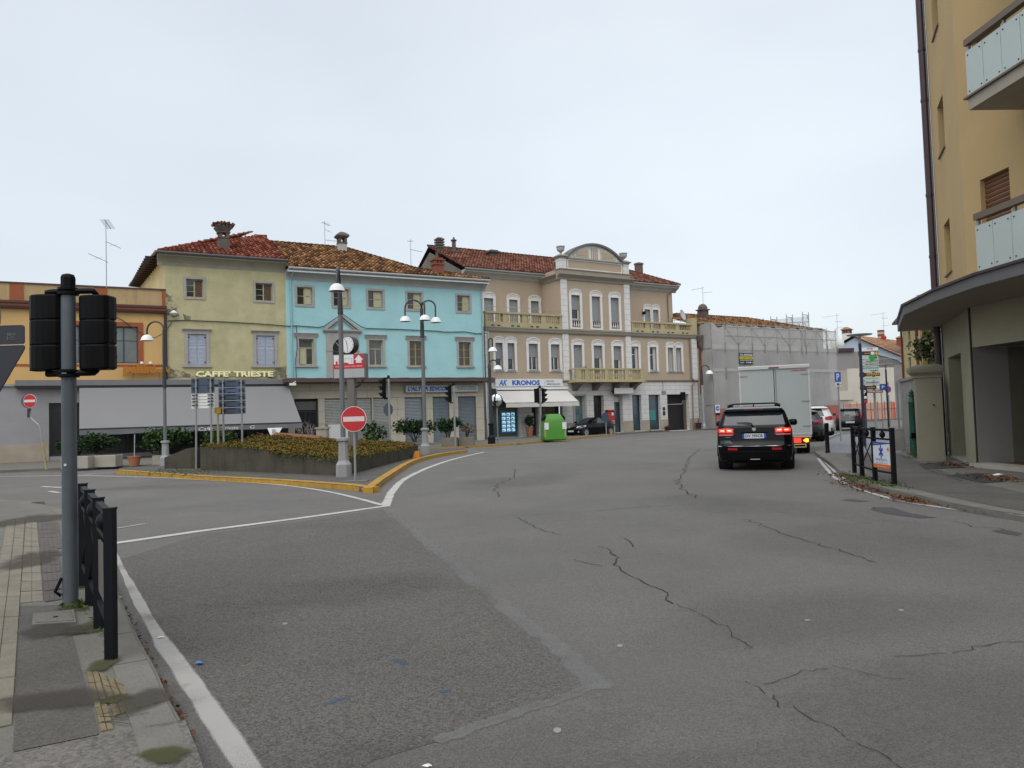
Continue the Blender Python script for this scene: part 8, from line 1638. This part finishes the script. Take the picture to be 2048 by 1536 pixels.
def car(name, label, loc, rz, lv, paint, side_cells, glass_lv, wheels, group=None, gm=glass_dark, rear_lv=None, wm=None, rearcut=(1, 7)):
    """lv: (z, y rear, y front, half width, rear radius, front radius, rear bulge, front bulge); body and panes come from one shell"""
    t = thing(name, label, 'car', loc, rz, group); rings = [[(x, y, z) for x, y in outline(*r)] for z, *r in lv]; n = len(rings[0]); V = [p for r in rings for p in r]
    F = {'body': [], 'rear_window': [], 'windscreen': [], 'side_window': []}
    g0, g1 = glass_lv; r0, r1 = rear_lv or glass_lv
    for i in range(len(rings)-1):
        for j in range(n):
            k = (j+1) % n; f = (i*n+j, i*n+k, (i+1)*n+k, (i+1)*n+j); c = 'body'
            if r0 <= i < r1 and j in I_R and rearcut[0] <= j < rearcut[1]: c = 'rear_window'
            elif g0 <= i < g1:
                if j in I_F and 1 <= j-I_F[0] < NR-1: c = 'windscreen'
                elif j in I_SR and (j-I_SR[0]) in side_cells: c = 'side_window'
                elif j in I_SL and (NS-1-(j-I_SL[0])) in side_cells: c = 'side_window'
            F[c].append(f)
    F['body'] += [tuple(range(n-1, -1, -1)), tuple((len(rings)-1)*n+j for j in range(n))]
    for c, fs in F.items():
        if not fs: continue
        used = sorted({i for f in fs for i in f}); mp_ = {v: i for i, v in enumerate(used)}; MB().add([V[i] for i in used], [tuple(mp_[i] for i in f) for f in fs]).build(c, paint if c == 'body' else gm, t, smooth=True)
    hwm = max(l[3] for l in lv); alloy = wm or mat('alloy_wheel', (.4, .41, .42), .35, .05, 4, metal=.8)
    for y, r in wheels:
        for s in (-1, 1):
            MB().disc_x(y, r+.01, r*1.16, s*(hwm-.32), s*(hwm-.0)-s*.0+s*.004, 28).build('wheel_arch', flat('wheel_arch', (.006, .006, .007), .8), t)
            x1 = hwm+.035; o = MB(); pr = [(r*.62, x1-.22), (r*.97, x1-.215), (r, x1-.18), (r, x1-.04), (r*.96, x1-.006), (r*.68, x1), (r*.64, x1-.02)]
            o.loft([[(s*x, y+rad*cos(2*pi*k/24), r+rad*sin(2*pi*k/24)) for k in range(24)] for rad, x in pr], False); w_ = o.build('wheel', rubber, t, smooth=True); m = MB()
            for k in range(7):
                a = 2*pi*k/7; q = [(r*.1, -.05), (r*.64, -.035), (r*.64, .035), (r*.1, .05)]; m.loft([[(s*(x1-d), y+u*cos(a)-v*sin(a), r+u*sin(a)+v*cos(a)) for u, v in q] for d in (.008, .022)])
            m.lathe([(.001, 0)], (0, 0), 3) if False else None
            m.loft([[(s*(x1-d), y+rad*cos(2*pi*k/20), r+rad*sin(2*pi*k/20)) for k in range(20)] for rad, d in ((r*.60, .018), (r*.68, .004), (r*.68, .02), (r*.60, .02))], False); m.build('rim', alloy, w_); MB().disc_x(y, r, r*.63, s*(x1-.06), s*(x1-.026)).build('brake_disc', dark_metal, w_)
    return t
def ry(lv, z, x=0):
    for a, b in zip(lv, lv[1:]):
        if a[0] <= z <= b[0]:
            f = (z-a[0])/(b[0]-a[0]); yr = a[1]+(b[1]-a[1])*f; br = a[6]+(b[6]-a[6])*f; w_ = a[3]+(b[3]-a[3])*f-(a[4]+(b[4]-a[4])*f); rr_ = a[4]+(b[4]-a[4])*f
            if abs(x) <= w_: return yr-br*(1-(x/w_)**2)
            d = min(abs(x)-w_, rr_*.999); return yr+rr_-sqrt(rr_**2-d*d)
    return lv[-1][1]
def rpatch(lv, pts, m, parent, name, off=.012, n=6):
    """a panel lying on the car's rear face: pts = outline in x,z"""
    x0, x1 = min(p[0] for p in pts), max(p[0] for p in pts); z0, z1 = min(p[1] for p in pts), max(p[1] for p in pts)
    q = []
    for a, b in zip(pts, pts[1:]+pts[:1]):
        for k in range(n): q.append((a[0]+(b[0]-a[0])*k/n, a[1]+(b[1]-a[1])*k/n))
    cx, cz = sum(p[0] for p in q)/len(q), sum(p[1] for p in q)/len(q); R_ = []
    for s, o in ((1.0, -.01), (1.0, off*.7), (.93, off), (.55, off), (.02, off)):
        R_.append([(cx+(x-cx)*s, ry(lv, cz+(z-cz)*s, cx+(x-cx)*s)-o, cz+(z-cz)*s) for x, z in q])
    return MB().loft(R_, False).build(name, m, parent, smooth=True)
car_black = mat('car_black', (.003, .003, .004), .12, 0, spec=.22); car_white = mat('car_white', (.62, .62, .63), .2, .02, 2, spec=.5); car_dark = mat('car_dark_blue', (.008, .01, .016), .18, 0, spec=.6)
bumper_m = mat('bumper_plastic', (.005, .005, .006), .6, .1, 8, spec=.15); chrome = mat('chrome', (.6, .61, .62), .15, 0, metal=1)
tail_red = mat('tail_lamp_red', (.16, .006, .006), .15, 0); tail_lit = mat('lit_tail_lamp', (1, .03, .015), .4, 0, emit=1.8); tail_core = mat('lit_lamp_core', (1, .28, .2), .4, 0, emit=3.2); orange_lit = mat('lit_indicator', (1, .36, .02), .4, 0, emit=2.6)
suv_glass = mat('tinted_glass', (.022, .03, .038), .04, .25, 1.5, spec=.8)
# ------------------------------------------------------------------ black SUV
LV = [(.20, -2.20, 2.2, .78, .2, .3, .02, .05), (.27, -2.36, 2.35, .89, .22, .35, .05, .08), (.50, -2.43, 2.42, .925, .24, .4, .07, .1), (.64, -2.44, 2.43, .935, .24, .4, .08, .1), (.68, -2.40, 2.42, .935, .24, .4, .07, .1), (.78, -2.37, 2.40, .935, .24, .4, .07, .1), (.95, -2.355, 2.34, .935, .24, .4, .06, .1),
      (1.04, -2.34, 2.1, .928, .24, .4, .05, .1), (1.08, -2.335, 1.45, .922, .24, .35, .05, .12), (1.15, -2.31, 1.15, .905, .19, .35, .07, .12), (1.18, -2.28, 1.08, .89, .13, .35, .08, .12), (1.46, -2.07, .62, .80, .10, .3, .07, .12), (1.53, -2.03, .5, .77, .10, .3, .07, .12), (1.545, -2.17, .46, .755, .12, .3, .06, .1), (1.60, -2.17, .3, .72, .14, .3, .06, .1), (1.64, -2.0, .1, .66, .18, .3, .04, .1), (1.67, -1.7, -.3, .55, .2, .3, .02, .05)]
ax = G(1513, 936.5); rz = -radians(18.6); fwd = Vector((sin(-rz), cos(rz), 0)); loc = ax+fwd*1.42
sv = car('parked_car' if False else 'suv', 'black SUV with red brake lights lit behind the white box truck', loc, rz, LV, car_black, (1, 2, 3, 5, 6, 7, 9, 10, 11), (10, 12), [(-1.42, .365), (1.47, .365)], gm=suv_glass, rear_lv=(10, 12), rearcut=(0, 8))
for s in (-1, 1):
    L_ = lambda *p: [(s*x, z) for x, z in p]
    o = rpatch(LV, L_((.50, .93), (.50, 1.09), (.66, 1.125), (.90, 1.10), (.905, .90), (.52, .90)), tail_red, sv, 'tail_light', .02)
    rpatch(LV, L_((.53, 1.0), (.53, 1.07), (.69, 1.09), (.69, 1.0)), tail_lit, o, 'lit_segment', .028); rpatch(LV, L_((.72, 1.0), (.72, 1.09), (.885, 1.085), (.885, 1.0)), tail_lit, o, 'lit_segment', .028); rpatch(LV, L_((.56, 1.03), (.56, 1.055), (.67, 1.07), (.67, 1.03)), tail_core, o, 'lit_core', .032, 3); rpatch(LV, L_((.74, 1.03), (.74, 1.06), (.84, 1.06), (.84, 1.03)), tail_core, o, 'lit_core', .032, 3)
    rpatch(LV, L_((.53, .925), (.53, .945), (.89, .945), (.89, .925)), mat('lamp_pink', (.5, .12, .12), .2, 0, emit=.5), o, 'lower_strip', .028, 4)
    rpatch(LV, L_((.42, .54), (.42, .60), (.66, .60), (.66, .54)), mat('reflector_red', (.3, .008, .008), .2, 0, emit=.12), sv, 'reflector', .012, 3)
    mb = MB(); mb.loft([[(s*(.9+a*.24), .62+q*.09*cos(2*pi*k/12), 1.185+q*.095*abs(sin(2*pi*k/12))**.7*(1 if sin(2*pi*k/12) > 0 else -1)) for k in range(12)] for a, q in ((0, .45), (.12, .85), (.4, 1), (.75, .97), (.93, .75), (1, .35))]); mb.build('wing_mirror', car_black, sv, smooth=True)
    mb = MB(); mb.tube([(s*.66, -1.75, 1.665), (s*.67, -1.6, 1.72), (s*.67, -.1, 1.73), (s*.66, .1, 1.66)], .018, 6); mb.build('roof_rail', car_black, sv, smooth=True)
    mb = MB().loft([[(s*.93, y, z) for y, z in [(-1.42+.46*cos(pi*k/14), .37+.46*sin(pi*k/14)) for k in range(15)]], [(s*.972, y, z) for y, z in [(-1.42+.46*cos(pi*k/14), .37+.46*sin(pi*k/14)) for k in range(15)]], [(s*.972, y, z) for y, z in [(-1.42+.42*cos(pi*k/14), .37+.42*sin(pi*k/14)) for k in range(15)]], [(s*.93, y, z) for y, z in [(-1.42+.42*cos(pi*k/14), .37+.42*sin(pi*k/14)) for k in range(15)]]], False, False); mb.build('arch_lip', bumper_m, sv)
    MB().cbox(s*.6-.07, s*.6+.07, -1.6, -1.44, 1.62, 1.72, .02).build('bar_foot', black_m, sv)
MB().tube([(-.62, -1.52, 1.71), (-.5, -1.52, 1.735), (.5, -1.52, 1.735), (.62, -1.52, 1.71)], .02, 8).build('cross_bar', black_m, sv, smooth=True)
rpatch(LV, [(-.915, .64), (-.915, .655), (.915, .655), (.915, .64)], chrome, sv, 'bumper_trim', .012, 12)
rpatch(LV, [(-.88, .22), (-.9, .5), (-.3, .52), (.3, .52), (.9, .5), (.88, .22)], bumper_m, sv, 'lower_bumper', .008, 8)
yp = ry(LV, .9); o = MB().box(-.29, .29, yp-.035, yp-.02, .84, .965).build('number_plate', mat('plate_white', (.55, .58, .62), .4, .02), sv); pbl = flat('plate_blue', (.01, .06, .38), .4)
for a, c in ((-.29, -.24), (.24, .29)): MB().box(a, c, yp-.037, yp-.035, .84, .965).build('blue_band', pbl, o)
text('lettering', 'DV 799CR', black_m, o, -.215, .215, .865, .94, yp-.038, .02); MB().box(-.33, .33, yp-.05, yp+.02, .985, 1.005).build('plate_lamp_bar', car_black, sv)
yb = ry(LV, 1.08); mb = MB().py([(-.045, 1.11), (.045, 1.11), (.05, 1.06), (0, 1.02), (-.05, 1.06)], yb-.02, yb-.008); mb.build('badge', chrome, sv); text('lettering', 'DIESEL', chrome, sv, -.72, -.56, .865, .885, ry(LV, .88, .64)-.006, .01)
w0 = ry(LV, 1.2); MB().tube([(-.02, ry(LV, 1.14)-.03, 1.14), (-.06, ry(LV, 1.2)-.04, 1.215), (-.16, ry(LV, 1.24)-.035, 1.24), (-.42, ry(LV, 1.245, .42)-.03, 1.245)], [.022, .018, .014, .008], 6).build('rear_wiper', black_m, sv)
MB().box(-.24, .24, ry(LV, 1.58)-.006, ry(LV, 1.58)+.02, 1.565, 1.592).build('third_brake_light', tail_red, sv); MB().lathe([(.02, 0), (.012, .06)], (0, -1.75), 6, 1.655).build('aerial_fin', black_m, sv)
MB().box(-.12, .12, -2.5, -2.485, .30, .318).build('bumper_print', alu_back, sv); MB().box(-.7, .7, -2.3, 1.8, .2, .3).build('underbody', black_m, sv)
rpatch(LV, [(-.86, .70), (-.84, .79), (-.6, .79), (-.52, .70)], mat('painted_sheen', (.02, .022, .026), .1, 0), sv, 'bumper_sheen', .004, 4)  # sheen on the left bumper put into a lighter patch colour
# ------------------------------------------------------------------ white box truck
ax = G(1553, 906); rz = -radians(17.3); fwd = Vector((sin(-rz), cos(rz), 0)); loc = ax-fwd*.95
tk = thing('box_truck', 'white box truck with closed rear doors waiting ahead of the black SUV', 'truck', loc, rz)
tw = mat('truck_white', (.375, .42, .415), .4, .04, 1.5, stain=.12, scol=(.38, .4, .4)); tfr = mat('truck_frame_white', (.52, .53, .52), .35, .04, 2); W_ = 1.155; ZB, ZT = .72, 3.04; LN = 4.6
MB().cbox(-W_, W_, .03, LN, ZB, ZT, .03).build('cargo_box', tfr, tk)
MB().box(-W_, -W_+.06, -.03, .03, ZB, ZT-.06).box(W_-.06, W_, -.03, .03, ZB, ZT-.06).box(-W_, W_, -.03, .03, ZB-.05, ZB+.02).build('rear_frame', tfr, tk)
MB().cbox(-W_-.02, W_+.02, -.07, .12, ZT-.09, ZT+.03, .02).build('top_rail', tfr, tk); MB().box(-.17, .17, -.085, -.07, ZT-.07, ZT-.03).build('brake_light', tail_red, tk)
for s in (-1, 1):
    a, c = sorted((s*.012, s*(W_-.065))); o = MB().box(a, c, -.025, .02, ZB+.025, ZT-.095).build('rear_door', tw, tk)
    for z in (ZB+.25, ZB+1.1, ZT-.3): MB().box(min(s*(W_-.28), s*(W_-.03)), max(s*(W_-.28), s*(W_-.03)), -.045, -.025, z-.02, z+.02).build('hinge', mat('hinge_grey', (.3, .31, .31), .5, .05), o)
MB().tube([(.05, -.045, ZB+.05), (.05, -.045, ZT-.12)], .014, 6).build('lock_bar', steel, tk); MB().box(-.012, .012, -.02, .0, ZB+.03, ZT-.1).build('door_seal', black_m, tk)
text('lettering', 'CHIARVESIO', flat('truck_red', (.45, .02, .03), .5), tk, .55, 1.06, ZT-.21, ZT-.15, -.029, .03)
MB().box(-.42, -.38, .4, LN+1.6, .5, .72).box(.38, .42, .4, LN+1.6, .5, .72).build('chassis', black_m, tk); MB().box(-W_+.05, W_-.02, .0, .1, .58, .68).build('bumper_bar', mat('truck_bumper', (.55, .5, .4), .5, .05), tk)
for s in (-1, 1):
    x = s*.83; o = MB().box(x-.24, x+.24, .0, .06, .36, .58).build('light_unit', tail_red, tk); MB().box(x-.19*s-.09, x-.19*s+.09+.06, -.012, .0, .39, .55).build('lit_segment', tail_lit, o); MB().py([(x+s*.02, .47), (x+s*.12, .40), (x+s*.2, .42), (x+s*.2, .53), (x+s*.12, .54)], -.012, .0).build('indicator', orange_lit, o)
    for y in (.95, LN+.6):
        for xx in ((.78, 1.0) if y < 2 else (.9,)):
            mb = MB(); R_ = .36; mb.loft([[(s*(xx+d), y+r*cos(2*pi*k/24), R_+r*sin(2*pi*k/24)) for k in range(24)] for r, d in ((R_*.6, -.1), (R_*.97, -.1), (R_, -.07), (R_, .07), (R_*.97, .1), (R_*.6, .1))], False); w_ = mb.build('wheel', rubber, tk, smooth=True); MB().disc_x(y, R_, R_*.62, s*(xx-.05), s*(xx+.06)).build('rim', alu_back, w_)
    MB().box(s*.7 if s > 0 else -1.12, 1.12 if s > 0 else -.7, 1.35, 1.37, .18, .6).build('mud_flap', black_m, tk)
MB().box(.55, .95, -.01, .02, .23, .35).build('number_plate', mat('truck_plate', (.5, .42, .22), .5, .05), tk); MB().box(.58, .92, -.013, -.01, .26, .32).build('plate_frame', black_m, tk)
MB().loft([[(x, y, z) for x, y in ((-1.0, LN+.1), (1.0, LN+.1), (1.0, LN+1.8), (-1.0, LN+1.8))] for z in (.45, 1.3)]+[[(x, y, 2.1) for x, y in ((-.88, LN+.1), (.88, LN+.1), (.88, LN+1.25), (-.88, LN+1.25))]]).build('cab', tfr, tk); MB().box(-1.01, 1.01, LN+.5, LN+1.2, 1.3, 1.8).build('cab_window', glass_dark, tk)
# ------------------------------------------------------------------ black coupe
LC = [(.17, -1.7, 1.72, .70, .25, .35, .03, .06), (.24, -1.84, 1.84, .78, .3, .45, .05, .1), (.45, -1.88, 1.88, .82, .3, .5, .06, .12), (.60, -1.88, 1.85, .835, .3, .5, .06, .12), (.68, -1.87, 1.75, .835, .3, .5, .06, .12), (.76, -1.86, 1.50, .825, .3, .48, .06, .12), (.84, -1.83, 1.16, .81, .3, .42, .06, .12), (.90, -1.78, .86, .785, .3, .38, .06, .12), (.93, -1.66, .76, .77, .3, .35, .06, .12), (1.10, -1.05, .45, .69, .28, .3, .05, .1), (1.24, -.78, .18, .61, .25, .3, .05, .1), (1.31, -.6, -.0, .55, .22, .28, .04, .08), (1.345, -.48, -.12, .46, .18, .2, .03, .05), (1.355, -.4, -.18, .4, .15, .15, .02, .03)]
f_, r_ = G(1171.9, 873.5), G(1221, 870.5); hd = (f_-r_).normalized(); lf = Vector((-hd.y, hd.x, 0)); mid = (f_+r_)/2-lf*.8; rz = atan2(-hd.x, hd.y); wb = (f_-r_).length
cp_ = car('coupe', 'small black coupe parked nose left in front of the beige palazzo', Vector((mid.x, mid.y, 0)), rz, LC, car_black, (1, 2, 4, 5, 6, 7, 8, 9, 10, 11, 12), (8, 11), [(-wb/2, .30), (wb/2, .30)], gm=mat('coupe_glass', (.02, .035, .045), .05, .2, 2, spec=.8), rear_lv=(8, 11))
for s in (-1, 1):
    MB().loft([[(s*.36, 1.66, .70), (s*.36, 1.75, .63), (s*.68, 1.62, .62), (s*.76, 1.30, .72), (s*.68, 1.25, .765)], [(s*.36, 1.70, .74), (s*.38, 1.83, .655), (s*.72, 1.70, .635), (s*.825, 1.28, .74), (s*.70, 1.22, .80)]]).build('headlight', mat('headlight_glass', (.62, .64, .66), .15, .05, 4), cp_, smooth=True)
    MB().loft([[(s*(.80+a*.2), .48+b, .95+c) for b, c in ((0, 0), (.08, -.01), (.09, .11), (.0, .13))] for a in (0, .4, 1)]).build('wing_mirror', car_black, cp_, smooth=True); MB().box(s*.7-.08, s*.7+.08, -1.9, -1.8, .68, .8).build('tail_light', tail_red, cp_)
    MB().disc_y(s*.62, .36, .06, 1.87, 1.9, 12).build('fog_light', alu_back, cp_)
MB().box(-.26, .26, 2.0, 2.015, .36, .47).build('number_plate', mat('plate_white', (.55, .58, .62)), cp_); MB().box(-.4, .4, 1.96, 1.99, .24, .36).build('grille', black_m, cp_)
MB().box(.838, .845, -1.0, 1.1, .40, .43).box(-.845, -.838, -1.0, 1.1, .40, .43).build('side_strip', bumper_m, cp_); 
for s in (-1, 1):
    MB().tube([(s*.835, .52, .3), (s*.84, .5, .75), (s*.81, .42, .9)], .006, 4).tube([(s*.835, -.6, .3), (s*.84, -.62, .75), (s*.80, -.6, .92)], .006, 4).build('door_gap', black_m, cp_); MB().box(s*.84-.01, s*.84+.012, -.5, -.36, .74, .77).build('door_handle', car_black, cp_)
# ------------------------------------------------------------------ white hatchback and dark cars
def hatch(name, label, loc, rz, L_, W, Hh, paint, tl, gm=glass_dark, plate=None, tlz=(.82, 1.02), tlx=(.5, .98), tall=False, ply=.84):
    h2, w2 = L_/2, W/2; k = Hh/1.6
    lv = [(.2, -h2+.2, h2-.25, w2-.14, .25, .35, .03, .06), (.28, -h2+.06, h2-.1, w2-.04, .28, .45, .06, .1), (.52, -h2, h2, w2-.005, .3, .5, .08, .12), (.66, -h2+.01, h2, w2, .3, .5, .08, .12), (.80*k, -h2+.05, h2-.06, w2, .3, .5, .08, .12), (.92*k, -h2+.08, h2-.35, w2-.01, .3, .5, .08, .12), (1.0*k, -h2+.1, h2-.95, w2-.03, .3, .4, .08, .12), (1.06*k, -h2+.13, h2-1.15, w2-.05, .3, .36, .08, .12), (1.38*k, -h2+.38, h2-1.75, w2-.17, .28, .3, .08, .12), (1.46*k, -h2+.42, h2-1.9, w2-.21, .26, .3, .08, .1), (1.50*k, -h2+.28, h2-2.0, w2-.24, .24, .3, .08, .1), (1.55*k, -h2+.36, h2-2.2, w2-.29, .24, .3, .06, .08), (1.6*k, -h2+.85, h2-2.6, w2-.45, .2, .3, .03, .05)]
    t = car(name, label, loc, rz, lv, paint, (2, 3, 4, 6, 7, 8, 9), (7, 9), [(-h2+.78, .32), (h2-.85, .32)], gm=gm, rear_lv=(7, 9))
    for s in (-1, 1):
        if tall: rpatch(lv, [(s*(w2-.24), .85*k), (s*(w2-.22), 1.36*k), (s*(w2-.14), 1.34*k), (s*(w2-.04), .85*k)], tl, t, 'tail_light', .02, 4)
        else: rpatch(lv, [(s*w2*tlx[0], tlz[0]+.02), (s*w2*tlx[0], tlz[1]-.04), (s*w2*.8, tlz[1]), (s*w2*.99, tlz[1]-.02), (s*w2*.97, tlz[0]+.05), (s*w2*.8, tlz[0])], tl, t, 'tail_light', .02, 4)
        MB().loft([[(s*(w2-.02+a*.2), h2-1.45+b, 1.05*k+c) for b, c in ((0, 0), (.08, -.01), (.09, .13), (.0, .15))] for a in (0, .4, 1)]).build('wing_mirror', paint, t, smooth=True)
    yp = ry(lv, ply); MB().box(-.26, .26, yp-.03, yp-.015, ply-.05, ply+.06).build('number_plate', mat('plate_white', (.55, .58, .62)), t); rpatch(lv, [(-w2*.9, .24), (-w2*.9, .45), (w2*.9, .45), (w2*.9, .24)], bumper_m, t, 'lower_bumper', .008, 6)
    MB().disc_y(0, .95*k, .05, ry(lv, .95*k)-.02, ry(lv, .95*k)).build('badge', chrome, t); MB().tube([(0, ry(lv, 1.1*k)-.03, 1.08*k), (-.3, ry(lv, 1.12*k)-.02, 1.12*k)], .012, 5).build('rear_wiper', black_m, t); return t
def carloc(px, py, rz, back): a = G(px, py); return a+Vector((sin(-rz), cos(rz), 0))*back
rz = -radians(15.5); hatch('hatchback', 'white hatchback parked beyond the box truck, red tail lamp toward the bollard', carloc(1634, 872.5, rz, 2.1), rz, 4.3, 1.83, 1.62, car_white, mat('tail_lamp_bright', (.3, .012, .02), .15, 0), tlz=(.86, 1.08), ply=.78)
rz = -radians(23); hatch('hatchback', 'dark hatchback with tall red side lamps parked near the orange mesh fence', carloc(1701, 861.5, rz, 1.85), rz, 3.85, 1.68, 1.48, car_dark, mat('tail_lamp_bright', (.3, .012, .02)), gm=glass_grey, tall=True, ply=.55)
rz = -radians(16); hatch('hatchback', 'dark grey car half hidden between the box truck and the white hatchback', carloc(1610, 884, rz, 1.9), rz, 4.0, 1.75, 1.46, mat('car_anthracite', (.02, .02, .024), .2, 0), tail_red)
